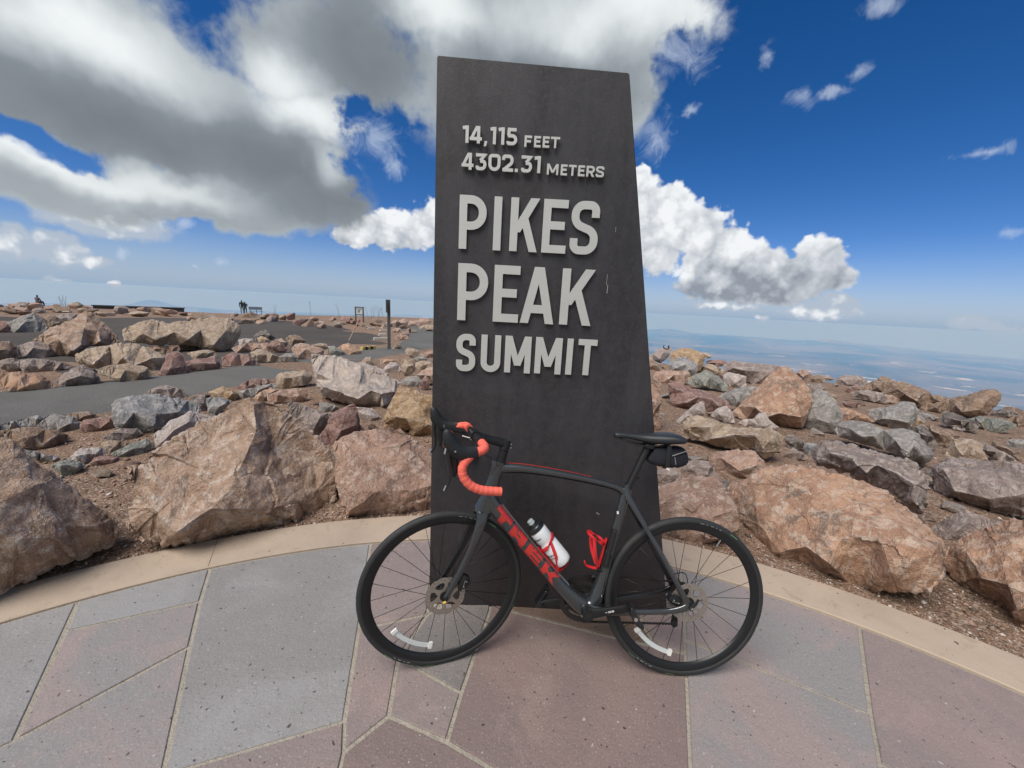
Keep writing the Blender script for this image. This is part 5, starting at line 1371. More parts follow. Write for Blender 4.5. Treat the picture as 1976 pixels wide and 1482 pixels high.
R('A', 'tan', 'rounded tan rock at the path edge touching the flat slab', [(1235, 430), (1260, 415), (1310, 408), (1370, 404), (1400, 420), (1405, 465), (1330, 482), (1270, 490), (1240, 475)], group=LP)
R('A', 'red', 'low dark red rock at the path edge beside the tan one', [(1058, 490), (1090, 460), (1150, 440), (1200, 445), (1232, 460), (1200, 480), (1120, 498)], group=LP)
R('A', 'ochre', 'small cream-coloured rock at the path edge', [(938, 505), (965, 488), (1000, 477), (1040, 492), (1072, 512), (1062, 540), (1000, 548), (955, 530)], group=LP)
R('A', 'grey', 'thin flat grey stone lying between the cream and orange rocks', [(1048, 508), (1140, 482), (1220, 464), (1250, 478), (1180, 508), (1090, 532), (1055, 528)], group=LP)
R('A', 'orange', 'small orange wedge in front of the thin grey stone', [(1142, 525), (1175, 498), (1215, 482), (1256, 492), (1235, 520), (1180, 545), (1150, 547)], group=LP)
R('A', 'mauve', 'purple-pink rough rock at the path edge behind the big grey block', [(655, 502), (700, 482), (745, 470), (790, 482), (830, 495), (842, 528), (800, 540), (700, 525)], group=LP)
R('B', 'blue', 'large light grey block with a blue-grey end at the path edge', [(498, 92), (515, 76), (560, 62), (640, 48), (700, 48), (760, 62), (840, 75), (890, 92), (905, 125), (860, 150), (800, 170), (745, 200), (690, 226), (600, 204), (520, 205), (500, 150)],
  [(550, 130, .36), (600, 128, .42), (700, 138, .44), (800, 128, .36), (560, 180, .38), (690, 190, .40), (640, 80, .12)], group=LP, lean=.7)
R('B', 'pale', 'pale pinkish rock leaning against the left shoulder of the pointed boulder', [(688, 232), (715, 205), (760, 170), (850, 122), (905, 140), (965, 152), (900, 180), (830, 232), (760, 290), (700, 285)], [(850, 170, .3), (780, 210, .36), (740, 250, .34)], group=LP)
R('B', 'red', 'rust-red box-shaped rock left of the large grey block', [(358, 185), (375, 165), (430, 155), (500, 145), (512, 195), (470, 212), (415, 222), (360, 216)], [(400, 180, .4), (490, 170, .3), (450, 200, .3)], group=LP)
R('B', 'grey', 'grey angular rock on the path edge left of the rust-red block', [(158, 192), (200, 160), (250, 136), (330, 148), (368, 180), (356, 222), (290, 222), (220, 208)], [(250, 170, .3), (320, 178, .4), (270, 200, .4)], group=LP)
R('B', 'blue', 'long flat grey rock at the left edge along the path', [(-120, 215), (0, 182), (100, 156), (180, 142), (252, 136), (200, 165), (160, 192), (90, 204), (0, 215), (-120, 240)], group=LP)
R('B', 'brown', 'long rounded brown rock near the left edge of the photo', [(5, 212), (50, 200), (130, 195), (240, 204), (300, 225), (322, 245), (290, 265), (240, 285), (175, 302), (90, 288), (30, 250)], r0=.15, group=LP)
R('B', 'brown', 'brownish rock tucked behind the grey angular rock at the path', [(300, 136), (350, 128), (405, 126), (445, 148), (430, 165), (380, 172), (335, 160)], group=LP)
R('B', 'mauve', 'pinkish grey stone lying below the large grey block', [(455, 245), (490, 222), (540, 202), (620, 200), (645, 222), (610, 245), (570, 262), (500, 258)], group=LP)
R('B', 'tan', 'greenish tan stone between the grey stones, below the pinkish one', [(452, 268), (480, 256), (540, 256), (595, 264), (560, 285), (490, 312), (460, 295)], group=LP)
R('B', 'green', 'green-grey pointed stone on the soil left of the pointed boulder', [(498, 312), (545, 290), (600, 265), (655, 246), (680, 262), (695, 285), (660, 310), (635, 332), (560, 334), (505, 325)], [(600, 292, .36), (650, 285, .3), (560, 312, .3)], group=LP)
R('B', 'pale', 'light pinkish stone lying right of the teal stone', [(300, 340), (330, 312), (365, 290), (430, 285), (482, 287), (480, 310), (440, 335), (400, 362), (345, 366)], group=LP)
R('B', 'green', 'teal-green flat stone on the bare soil at left', [(228, 372), (265, 352), (310, 340), (350, 350), (385, 366), (360, 395), (325, 415), (295, 427), (262, 402)], group=LP)
R('B', 'red', 'low red-brown stone behind the bare soil patch', [(398, 360), (420, 332), (470, 322), (535, 328), (552, 355), (500, 368), (430, 370)], group=LP)
R('B', 'grey', 'flat grey stone behind the teal stone', [(105, 296), (150, 300), (205, 320), (290, 336), (275, 355), (228, 366), (170, 348)], group=LP)
R('B', 'mauve', 'mauve stone between the large grey block and the pointed boulder', [(850, 62), (885, 52), (922, 50), (935, 90), (940, 132), (900, 130), (880, 100)], group=LP)
R('B', 'blue', 'bluish angular stone just left of the pointed boulder top', [(925, 66), (960, 58), (1005, 64), (1042, 80), (1010, 110), (962, 150), (932, 132)], group=LP)
# --- beside the slab on the left
R('F', 'tan', 'small tan rock on the asphalt, right of the flat slab top', [(902, 392), (930, 350), (965, 325), (1025, 320), (1045, 360), (1068, 410), (1010, 432), (930, 415)], group=LP)
R('F', 'orange', 'low orange rock behind the small light grey one', [(1138, 355), (1200, 342), (1300, 345), (1365, 352), (1380, 390), (1300, 405), (1230, 412), (1150, 412)], group=LP)
R('F', 'pale', 'small light grey faceted rock right of the flat slab', [(1168, 485), (1210, 440), (1275, 388), (1345, 392), (1385, 430), (1415, 490), (1370, 515), (1300, 520), (1195, 512)], [(1320, 440, .4), (1240, 470, .3)], group=LP)
R('F', 'tan', 'upright tan and orange rock in the pile left of the slab', [(1395, 372), (1450, 342), (1505, 320), (1545, 350), (1580, 400), (1600, 490), (1605, 560), (1520, 566), (1450, 560), (1410, 500), (1415, 430)], [(1500, 440, .4), (1560, 430, .3), (1460, 520, .3)], group=LP)
R('F', 'tan', 'pale mottled rock topping the pile left of the slab', [(1458, 240), (1500, 204), (1570, 212), (1640, 242), (1645, 300), (1600, 330), (1540, 342), (1480, 312)], group=LP)
R('F', 'grey', 'grey flat rock in the pile left of the slab', [(1550, 350), (1620, 318), (1700, 298), (1785, 375), (1740, 385), (1640, 380)], group=LP)
R('F', 'tan', 'tan rock beside the slab, under the grey flat one', [(1598, 390), (1660, 372), (1750, 368), (1900, 430), (1900, 480), (1720, 475), (1640, 490), (1590, 440)], group=LP)
R('F', 'pink', 'tall pink rock against the left edge of the slab', [(1600, 550), (1680, 495), (1780, 448), (1930, 470), (1930, 650), (1790, 660), (1700, 700), (1650, 610)], group=LP)
R('F', 'grey', 'grey angular stone at the right tip of the flat slab', [(1395, 645), (1440, 605), (1500, 575), (1640, 560), (1690, 600), (1700, 630), (1655, 690), (1600, 712), (1490, 690)], [(1540, 630, .4), (1620, 640, .3)], group=LP)
R('F', 'red', 'red stone behind the ochre boulder at the slab', [(1640, 680), (1680, 600), (1725, 560), (1775, 620), (1780, 700), (1700, 752), (1650, 725)], group=LP)
R('F', 'pink', 'pink stone half hidden by the slab at path height', [(1640, 292), (1700, 262), (1800, 236), (1930, 250), (1930, 320), (1740, 330)], group=LP)
# --- across the path
R('A', 'hero', 'tall peaked boulder with a dark right face beyond the path at left', [(145, 268), (200, 235), (260, 200), (330, 165), (388, 135), (425, 150), (470, 190), (505, 235), (542, 280), (520, 292), (440, 296), (380, 303), (345, 345), (295, 345), (240, 338), (190, 300)],
  [(392, 160, .12), (375, 220, .26), (362, 290, .42), (270, 270, .34), (330, 310, .44), (440, 230, .2), (450, 275, .3)], group=LO)
R('A', 'tan', 'long bulky tan boulder on the dark gravel beyond the path', [(552, 225), (580, 205), (620, 190), (655, 180), (710, 182), (760, 194), (830, 183), (900, 172), (970, 170), (1025, 172), (1070, 202), (1078, 235), (1065, 262), (1042, 302), (1000, 325), (955, 332), (905, 300), (830, 292), (740, 292), (660, 290), (560, 275)],
  [(640, 240, .36), (780, 235, .34), (900, 225, .34), (1010, 230, .4), (960, 290, .46), (1040, 240, .2), (850, 265, .46), (700, 270, .42)], group=LO, lean=.65)
R('A', 'grey', 'dark grey angular rock at the far left beyond the path', [(10, 200), (60, 182), (105, 162), (150, 147), (182, 168), (205, 200), (228, 235), (150, 238), (60, 240), (48, 215)], [(110, 190, .3), (160, 180, .2), (80, 220, .3)], group=LO)
R('A', 'brown', 'brown rock between the grey rock and the tall peaked boulder', [(188, 168), (215, 158), (245, 158), (270, 182), (292, 208), (262, 236), (220, 222)], group=LO)
R('A', 'red', 'dull red rock at the left edge beyond the path', [(-60, 190), (-10, 182), (45, 188), (50, 238), (-10, 240), (-60, 240)], group=LO)
R('A', 'tan', 'broad flat-topped tan block below the peaked boulder', [(345, 338), (380, 318), (450, 300), (520, 286), (600, 282), (670, 310), (740, 342), (748, 370), (735, 395), (700, 416), (640, 408), (560, 402), (470, 395), (400, 392), (355, 372)],
  [(365, 350, .3), (450, 352, .46), (560, 345, .48), (680, 352, .44), (730, 352, .28), (420, 380, .4), (600, 385, .44)], group=LO, lean=.75)
R('A', 'tan', 'rounded tan boulder at the path edge in front of the flat-topped block', [(428, 402), (490, 385), (560, 372), (610, 378), (645, 388), (692, 418), (655, 445), (600, 462), (535, 458), (500, 440), (450, 425)], [(560, 405, .36), (630, 415, .4), (540, 440, .4)], group=LO)
R('A', 'orange', 'orange-tan rounded boulder at the path edge far left', [(-10, 420), (40, 412), (90, 410), (180, 424), (225, 450), (260, 482), (200, 497), (120, 500), (40, 502), (0, 480)], [(90, 440, .36), (180, 455, .42), (110, 480, .3)], r0=.1, group=LO)
R('A', 'mauve', 'mauve pointed rock at the path edge right of the orange-tan one', [(240, 458), (285, 425), (330, 395), (372, 377), (415, 400), (440, 430), (455, 458), (400, 472), (345, 470), (290, 482)], [(370, 400, .15), (360, 430, .4), (300, 450, .3), (420, 440, .3)], group=LO)
R('A', 'mauve', 'flat mauve slab lying behind the far left boulders', [(68, 372), (90, 358), (150, 352), (215, 356), (280, 370), (335, 387), (290, 402), (240, 412), (170, 412), (105, 412)], group=LO)
R('A', 'mauve', 'tilted mauve rock at the left edge behind the orange-tan boulder', [(-20, 370), (20, 355), (62, 349), (95, 378), (122, 408), (60, 414), (0, 400)], group=LO)
R('A', 'mauve', 'squarish mauve rock below the foot of the tall peaked boulder', [(75, 298), (110, 284), (155, 275), (225, 290), (262, 318), (230, 340), (200, 352), (140, 352), (95, 350)], [(150, 305, .4), (215, 315, .3), (120, 335, .3)], group=LO)
R('A', 'brown', 'rounded brown rock at the left edge of the photo beyond the path', [(-60, 290), (0, 275), (40, 272), (75, 295), (86, 330), (80, 356), (20, 362), (-60, 362)], r0=.1, group=LO)
R('A', 'red', 'upright rusty red rock in the middle of the path border', [(710, 432), (725, 390), (750, 332), (775, 322), (802, 320), (832, 346), (835, 390), (830, 422), (770, 432)], [(775, 350, .3), (760, 400, .4), (810, 390, .3)], group=LO)
R('A', 'red', 'reddish block at the path edge right of the upright rusty rock', [(830, 365), (890, 352), (962, 343), (985, 365), (1002, 392), (960, 405), (900, 412), (840, 416)], group=LO)
R('A', 'tan', 'light tan wedge lying on top of the reddish block', [(838, 328), (880, 318), (932, 311), (966, 320), (972, 342), (920, 350), (870, 358)], group=LO)
R('A', 'tan', 'small pale wedge leaning on the long tan boulder', [(793, 292), (822, 267), (865, 280), (912, 302), (890, 314), (835, 320), (812, 308)], group=LO)
R('A', 'orange', 'thin orange slab under the long tan boulder', [(655, 302), (720, 296), (800, 295), (808, 315), (770, 328), (715, 333), (680, 318)], group=LO)
R('A', 'red', 'smooth terracotta rock at the path edge right of the reddish block', [(995, 348), (1040, 326), (1112, 335), (1145, 360), (1168, 382), (1120, 388), (1060, 390), (998, 386)], [(1050, 345, .36), (1120, 360, .4)], group=LO)
R('A', 'tan', 'knobbly tan rock at the path edge beside the terracotta one', [(1122, 325), (1150, 314), (1180, 311), (1252, 345), (1262, 368), (1230, 374), (1165, 370), (1130, 348)], group=LO)
R('A', 'pink', 'long pinkish rock behind the knobbly tan one', [(1040, 308), (1070, 292), (1110, 281), (1200, 284), (1230, 305), (1250, 326), (1200, 330), (1130, 318), (1060, 328)], group=LO)
R('A', 'red', 'dark red wedge in the border below the dark grey rock', [(1203, 292), (1225, 272), (1245, 268), (1275, 295), (1302, 322), (1262, 330), (1225, 316)], group=LO)
R('A', 'tan', 'small tan stone behind the dark red wedge', [(1232, 268), (1262, 262), (1292, 280), (1304, 312), (1275, 300), (1250, 280)], group=LO)
R('A', 'dark', 'dark hump-shaped rock standing on the gravel field', [(1138, 250), (1155, 235), (1190, 224), (1215, 238), (1238, 258), (1232, 271), (1190, 266), (1145, 274)], group=LO)
R('A', 'ochre', 'little yellow stone in front of the dark hump', [(1152, 262), (1170, 252), (1192, 258), (1210, 270), (1200, 284), (1160, 282)], group=LO)
R('A', 'pale', 'whitish low stone left of the dark hump', [(1068, 270), (1095, 262), (1135, 264), (1138, 280), (1105, 290), (1072, 296)], group=LO)
R('A', 'brown', 'brown peaked stone in the border behind the salmon boulder', [(1282, 262), (1300, 250), (1325, 247), (1348, 255), (1374, 275), (1345, 292), (1305, 300)], group=LO)
R('A', 'pink', 'salmon-coloured boulder at the path edge', [(1308, 308), (1325, 290), (1352, 284), (1395, 290), (1435, 302), (1475, 330), (1450, 345), (1400, 358), (1332, 358), (1320, 335)], [(1370, 312, .36), (1420, 330, .4), (1345, 335, .36)], group=LO)
R('A', 'tan', 'tan stone right behind the salmon boulder', [(1395, 292), (1430, 283), (1464, 285), (1474, 305), (1472, 325), (1440, 318)], group=LO)
R('A', 'grey', 'small grey stone on the path left of the salmon boulder', [(1248, 345), (1280, 330), (1315, 328), (1336, 350), (1322, 371), (1275, 366)], group=LO)
R('A', 'green', 'grey-green blocky stone right of the salmon boulder', [(1472, 298), (1498, 296), (1530, 312), (1550, 326), (1540, 342), (1500, 340), (1474, 325)], group=LO)
R('A', 'orange', 'terracotta rock at the end of the border near the signpost', [(1512, 308), (1535, 290), (1562, 283), (1595, 295), (1624, 318), (1612, 336), (1560, 338), (1525, 326)], [(1570, 300, .3), (1590, 322, .4)], group=LO)
# --- right of the slab
R('G', 'pink', 'narrow pink rock showing along the right edge of the slab', [(0, 740), (155, 722), (230, 712), (300, 745), (270, 800), (272, 1000), (240, 1100), (262, 1380), (200, 1420), (0, 1420)], group=RR)
R('G', 'mauve', 'grey-pink block topping the rocks next to the slab on the right', [(0, 300), (122, 322), (200, 265), (300, 220), (425, 232), (400, 300), (385, 350), (320, 410), (262, 455), (215, 440), (160, 415), (0, 400)], [(180, 340, .3), (300, 300, .4), (240, 390, .4)], group=RR)
R('G', 'brown', 'brown rock under the grey-pink block beside the slab', [(60, 380), (125, 372), (175, 425), (240, 462), (245, 545), (150, 552), (60, 545)], group=RR)
R('G', 'ochre', 'large rounded ochre boulder on the skyline right of the slab', [(385, 330), (440, 268), (500, 240), (560, 224), (640, 226), (720, 240), (790, 262), (845, 292), (880, 330), (895, 400), (880, 470), (820, 560), (790, 580), (500, 570), (400, 450)], [(560, 290, .3), (720, 330, .4), (830, 380, .3), (760, 460, .4), (480, 330, .3)], r0=.12, group=RR)
R('G', 'blue', 'blue-grey rock with a white band in front of the ochre boulder', [(382, 470), (430, 400), (480, 368), (560, 362), (610, 348), (665, 395), (730, 435), (785, 470), (792, 560), (750, 610), (690, 632), (560, 600), (400, 560)], [(500, 440, .3), (640, 460, .4), (480, 520, .44), (680, 540, .44)], group=RR)
R('G', 'pink', 'flat pink rock in front of the blue-grey one', [(150, 640), (200, 570), (285, 550), (400, 555), (560, 560), (655, 562), (685, 610), (640, 690), (595, 755), (500, 735), (430, 700), (360, 742), (250, 730), (180, 700)], [(280, 600, .36), (450, 620, .44), (600, 620, .36), (380, 680, .4)], group=RR)
R('G', 'red', 'long dusky red slab descending to the right behind the small white-pink stones', [(365, 740), (385, 700), (440, 702), (560, 740), (700, 820), (800, 850), (880, 885), (960, 870), (1060, 920), (1180, 990), (1255, 1045), (1300, 1090), (1200, 1110), (1130, 1135), (920, 1145), (760, 1120), (640, 1102), (500, 1085), (420, 1040), (380, 900)],
  [(430, 800, .3), (600, 860, .36), (800, 930, .4), (980, 960, .4), (1100, 1060, .36), (600, 1020, .46)], group=RR)
R('G', 'green', 'olive-grey angular rock above the dusky red slab', [(628, 745), (690, 660), (740, 620), (910, 544), (1010, 595), (1100, 652), (1165, 715), (1222, 780), (1205, 850), (1080, 832), (880, 805), (720, 765)], [(830, 680, .3), (960, 650, .34), (900, 770, .4), (1080, 740, .36)], group=RR)
R('G', 'tan', 'tan flat rock behind the olive-grey one', [(795, 590), (850, 510), (925, 460), (1000, 470), (1060, 492), (1185, 580), (1130, 600), (1060, 612), (920, 570)], group=RR)
R('G', 'pale', 'two-toned white and tan rock left of the brown pyramid', [(1138, 675), (1170, 610), (1215, 575), (1330, 592), (1480, 638), (1492, 780), (1400, 800), (1300, 802), (1240, 785)], [(1250, 650, .36), (1400, 680, .36), (1320, 740, .4)], group=RR)
R('G', 'mauve', 'long mauve slab with a shadowed underside on the skyline', [(1155, 480), (1220, 440), (1300, 412), (1400, 420), (1500, 432), (1700, 455), (1927, 482), (2150, 540), (2150, 620), (1900, 690), (1780, 740), (1680, 775), (1560, 760), (1500, 700), (1420, 620), (1330, 605), (1200, 570)],
  [(1300, 520, .3), (1480, 560, .4), (1650, 560, .44), (1850, 580, .44), (1700, 680, .3)], group=RR)
R('G', 'grey', 'grey rough rock touching the left flank of the pyramid rock', [(1085, 935), (1140, 890), (1220, 850), (1320, 815), (1420, 788), (1560, 790), (1680, 800), (1600, 950), (1480, 1050), (1360, 1090), (1300, 1075), (1250, 1035)], [(1280, 900, .4), (1420, 880, .4), (1360, 1000, .4)], group=RR)
R('G', 'pale', 'pale lilac egg-shaped stone on the soil near the slab', [(465, 1305), (520, 1230), (640, 1125), (730, 1050), (820, 996), (870, 995), (900, 1025), (912, 1100), (905, 1200), (820, 1225), (680, 1245), (600, 1300), (530, 1352)], [(780, 1100, .4), (640, 1200, .4), (560, 1280, .3)], r0=.2, group=RR)
R('G', 'pale', 'cream and grey stone right of the lilac egg-shaped one', [(968, 1205), (1020, 1140), (1085, 1088), (1150, 1068), (1212, 1064), (1255, 1110), (1290, 1150), (1320, 1300), (1250, 1312), (1180, 1300), (1080, 1250)], [(1180, 1130, .3), (1100, 1180, .4), (1230, 1220, .3)], group=RR)
R('G', 'tan', 'jagged small rock on the skyline behind the ochre boulder', [(860, 300), (920, 300), (990, 342), (972, 380), (900, 385), (870, 350)], group=RR)
R('G', 'red', 'maroon rock on the skyline beside the long mauve slab', [(895, 430), (980, 405), (1080, 398), (1160, 410), (1215, 430), (1180, 490), (1100, 500), (980, 470), (910, 465)], group=RR)
R('C', 'tan', 'long cream-tan slab with brown veins behind the saddle bag', [(243, 712), (248, 675), (272, 640), (330, 637), (400, 646), (470, 668), (540, 690), (620, 692), (700, 698), (740, 715), (770, 742), (760, 775), (740, 802), (700, 830), (665, 845), (610, 800), (560, 802), (500, 800), (440, 790), (340, 768), (250, 745)],
  [(300, 690, .34), (400, 690, .38), (520, 730, .42), (620, 735, .40), (690, 760, .40), (400, 750, .42), (660, 800, .36)], group=RR)
R('C', 'orange', 'rust-brown pyramid-shaped boulder standing on the right slope', [(508, 612), (560, 560), (640, 475), (700, 420), (748, 388), (785, 390), (830, 430), (870, 470), (903, 510), (912, 560), (890, 620), (858, 692), (800, 690), (740, 682), (690, 668), (620, 650), (545, 648)],
  [(770, 405, .10), (800, 480, .26), (830, 560, .34), (850, 640, .34), (700, 500, .34), (620, 590, .42), (740, 620, .48), (680, 640, .4)], group=RR, amp=.45)
R('C', 'grey', 'upright grey boulder standing just right of the pyramid boulder', [(848, 600), (862, 560), (900, 520), (950, 498), (985, 512), (1012, 540), (1040, 580), (1064, 620), (1060, 660), (1042, 690), (1005, 712), (960, 722), (900, 716), (870, 700), (852, 660)], [(900, 570, .34), (960, 570, .42), (1010, 610, .34), (930, 650, .46), (990, 670, .40), (880, 640, .3)], group=RR)
R('C', 'grey', 'long smooth grey boulder lying below the upright grey one', [(1018, 708), (1030, 682), (1052, 664), (1095, 655), (1142, 655), (1210, 675), (1270, 702), (1340, 698), (1400, 700), (1442, 720), (1485, 775), (1528, 832), (1505, 862), (1475, 878), (1380, 852), (1350, 842), (1275, 812), (1200, 792), (1120, 765), (1042, 742)],
  [(1100, 700, .34), (1220, 735, .40), (1330, 760, .44), (1420, 780, .44), (1385, 830, .42), (1470, 830, .34), (1160, 740, .4)], group=RR, amp=.7, r0=.06)
R('D', 'mauve', 'rough mauve boulder with a dark hollow above the big orange boulder', [(918, 92), (935, 60), (962, 35), (1000, 34), (1045, 42), (1120, 65), (1210, 82), (1310, 108), (1400, 142), (1450, 185), (1502, 232), (1490, 280), (1478, 350), (1470, 425), (1420, 400), (1350, 330), (1290, 290), (1200, 252), (1140, 215), (1080, 190), (980, 160), (925, 150)],
  [(1000, 90, .34), (1120, 120, .38), (1230, 150, .40), (1330, 190, .40), (1420, 250, .36), (1390, 330, .28), (1180, 190, .44), (1440, 350, .3)], group=RR, amp=1.3)
R('C', 'pale', 'pale jagged stone at the foot of the pyramid boulder', [(535, 668), (560, 652), (618, 650), (640, 618), (675, 616), (690, 650), (712, 672), (745, 692), (700, 700), (640, 702), (570, 692)], group=RR)
R('C', 'dark', 'small dark wedge right of the cream-tan slab', [(768, 745), (790, 732), (818, 738), (868, 768), (885, 796), (840, 808), (800, 812), (780, 780)], group=RR)
R('C', 'mauve', 'small mauve stone below the dark wedge', [(758, 842), (782, 815), (812, 794), (850, 815), (892, 850), (860, 858), (800, 855)], group=RR)
R('C', 'blue', 'small blue-grey stone left of the rough mauve boulder', [(862, 792), (880, 768), (920, 772), (948, 800), (930, 836), (888, 838), (870, 815)], group=RR)
R('D', 'pink', 'pink granite boulder on the soil above the wheel-side grey-topped boulder', [(388, 125), (402, 95), (430, 80), (510, 72), (600, 71), (640, 98), (662, 130), (684, 182), (640, 212), (590, 222), (520, 212), (450, 190), (400, 170)], [(450, 115, .34), (560, 120, .40), (630, 150, .34), (540, 180, .42)], group=RR)
R('D', 'pink', 'pink boulder with a grey top right of the steel slab, behind the rear wheel', [(30, 262), (145, 262), (220, 230), (300, 200), (370, 208), (432, 216), (470, 270), (505, 315), (542, 360), (548, 420), (535, 470), (480, 515), (380, 545), (310, 562), (165, 535), (30, 520)],
  [(322, 235, .16), (330, 330, .34), (335, 410, .44), (400, 415, .44), (530, 372, .22), (440, 300, .22), (220, 330, .36), (220, 470, .44), (400, 500, .36)], group=LB)
R('D', 'orange', 'biggest rounded orange boulder with grey stains by the kerb right of the bicycle', [(472, 272), (500, 245), (560, 222), (620, 190), (700, 162), (790, 155), (880, 158), (962, 165), (990, 185), (1100, 202), (1190, 240), (1300, 290), (1370, 350), (1430, 415), (1500, 480), (1540, 530), (1562, 580), (1558, 640), (1562, 710), (1500, 782), (1350, 782), (1200, 772), (1040, 740), (860, 702), (740, 678), (700, 640), (620, 605), (580, 540), (558, 480), (535, 415), (518, 345)],
  [(620, 280, .22), (800, 240, .20), (960, 260, .24), (1130, 330, .30), (1270, 420, .36), (800, 430, .42), (960, 400, .38), (1060, 520, .46), (1250, 510, .46), (1400, 530, .40), (1500, 590, .30), (640, 450, .34), (740, 600, .44), (1000, 650, .50), (1300, 680, .44), (880, 560, .46)], group=LB, thick=1.0, r0=.06, amp=.85)
R('D', 'orange', 'orange-tan boulder cut off by the right edge of the photo, overhanging the gravel', [(1552, 600), (1600, 560), (1700, 502), (1790, 455), (1900, 420), (1976, 414), (2200, 440), (2420, 640), (2420, 1000), (2300, 1150), (2060, 1100), (1976, 1042), (1920, 970), (1868, 900), (1810, 858), (1750, 822), (1690, 780), (1640, 742), (1590, 680)],
  [(1700, 600, .30), (1850, 560, .30), (2000, 560, .36), (1760, 720, .42), (1900, 760, .50), (2050, 820, .50), (1930, 900, .46), (2200, 700, .5)], group=LB, amp=.9, thick=.8, foot=(1800, 960))
R('D', 'mauve', 'brownish box-shaped stone wedged between the two orange boulders', [(1500, 482), (1545, 440), (1600, 402), (1650, 382), (1695, 380), (1780, 408), (1862, 440), (1800, 470), (1700, 505), (1630, 540), (1562, 578), (1530, 540)], [(1590, 440, .3), (1640, 470, .44), (1700, 440, .3), (1580, 520, .36)], group=LB)
R('D', 'mauve', 'wide mauve-brown boulder with dark streaks at the right edge', [(1490, 190), (1530, 150), (1600, 124), (1680, 120), (1760, 126), (1870, 138), (1976, 150), (2250, 170), (2250, 400), (1976, 418), (1850, 405), (1700, 372), (1620, 340), (1560, 312), (1505, 240)],
  [(1580, 180, .34), (1700, 180, .34), (1850, 200, .38), (1640, 280, .42), (1800, 320, .48), (1960, 300, .48), (2100, 280, .4)], group=RR, amp=1.2)
R('D', 'mauve', 'mottled pinkish stone left of the pink granite boulder', [(240, 172), (262, 145), (300, 125), (345, 125), (385, 132), (412, 170), (428, 205), (380, 214), (310, 215), (250, 216)], group=RR)
R('D', 'mauve', 'small mauve stone under the saddle bag at the slab edge', [(30, 180), (140, 172), (195, 165), (245, 168), (242, 220), (200, 240), (150, 252), (30, 250)], group=RR)
R('E', 'brown', 'brown boulder leaning up to the right on the skyline', [(1170, 512), (1200, 485), (1240, 470), (1320, 455), (1400, 440), (1500, 410), (1600, 380), (1665, 362), (1722, 355), (1775, 368), (1808, 398), (1802, 450), (1760, 500), (1702, 562), (1630, 578), (1560, 582), (1470, 560), (1380, 552), (1290, 552)],
  [(1300, 500, .36), (1450, 480, .40), (1600, 440, .40), (1720, 420, .30), (1640, 520, .44), (1500, 540, .4)], r0=.1, group=RR)
R('E', 'brown', 'broad dark-faced boulder like a low hill on the skyline', [(640, 345), (730, 335), (800, 302), (900, 298), (1000, 300), (1080, 318), (1142, 340), (1220, 375), (1300, 410), (1395, 432), (1330, 455), (1260, 472), (1190, 492), (1120, 478), (1000, 445), (900, 402), (780, 385)],
  [(850, 345, .34), (1000, 360, .34), (1060, 400, .44), (1180, 400, .40), (1150, 450, .44), (1290, 440, .3)], group=RR)
R('E', 'brown', 'small brown peak behind the broad skyline boulder', [(820, 305), (855, 280), (892, 260), (940, 278), (990, 302), (940, 315), (860, 315)], group=RR)
R('E', 'mauve', 'mauve hump left of the broad skyline boulder', [(515, 295), (550, 270), (592, 257), (650, 256), (712, 254), (745, 275), (778, 300), (740, 325), (700, 332), (620, 340), (545, 340)], group=RR)
R('E', 'pink', 'reddish skyline stone right of the pyramid boulder', [(215, 240), (245, 220), (280, 205), (315, 228), (350, 252), (345, 275), (330, 292), (290, 292), (250, 270)], group=RR)
R('E', 'brown', 'flat-topped brown skyline stone next to the reddish one', [(325, 290), (350, 255), (390, 250), (430, 256), (445, 285), (440, 308), (380, 312)], group=RR)
R('E', 'mauve', 'low mauve skyline stone following the flat-topped brown one', [(418, 258), (460, 253), (490, 265), (525, 282), (490, 298), (445, 302), (430, 280)], group=RR)
R('E', 'red', 'maroon stone below the mauve hump', [(595, 382), (630, 350), (680, 328), (725, 332), (768, 342), (740, 375), (700, 400), (640, 402)], group=RR)
R('E', 'mauve', 'layered mauve rock in front of the broad skyline boulder', [(640, 392), (690, 372), (760, 369), (830, 376), (885, 392), (925, 425), (955, 462), (900, 468), (830, 462), (740, 440), (665, 422)], group=RR)
R('E', 'pink', 'pinkish wedge right of the layered mauve rock', [(880, 402), (920, 402), (965, 412), (1025, 440), (1020, 462), (1000, 478), (955, 480), (925, 440)], group=RR)
R('E', 'grey', 'grey faceted rock with a light top above the long grey boulder', [(778, 525), (860, 505), (930, 498), (985, 475), (1042, 460), (1090, 462), (1132, 472), (1166, 520), (1160, 555), (1150, 585), (1120, 655), (1060, 668), (1000, 672), (940, 660), (895, 640), (840, 605), (790, 570)],
  [(940, 540, .36), (1060, 530, .36), (1130, 545, .30), (1010, 600, .46), (900, 590, .4), (1080, 620, .40)], group=RR)
R('E', 'orange', 'smooth orange rock between the upright grey and the faceted grey rock', [(540, 505), (600, 502), (645, 520), (710, 540), (780, 572), (830, 615), (760, 615), (640, 608), (560, 610)], group=RR)
R('E', 'grey', 'flat grey stone right of the faceted grey rock', [(1158, 545), (1200, 540), (1280, 560), (1342, 588), (1300, 602), (1262, 608), (1180, 604)], group=RR)
R('E', 'dark', 'dark slate-like rock sloping right below the brown leaning boulder', [(1328, 625), (1338, 575), (1355, 540), (1390, 532), (1425, 542), (1510, 572), (1602, 610), (1645, 640), (1630, 668), (1600, 694), (1540, 670), (1480, 642), (1420, 640), (1370, 650)], group=RR)
R('E', 'green', 'greenish grey flat rock right of the dark slate-like one', [(1555, 592), (1600, 575), (1645, 570), (1750, 585), (1855, 600), (1925, 638), (1890, 665), (1835, 692), (1760, 700), (1700, 692), (1640, 642)], group=RR)
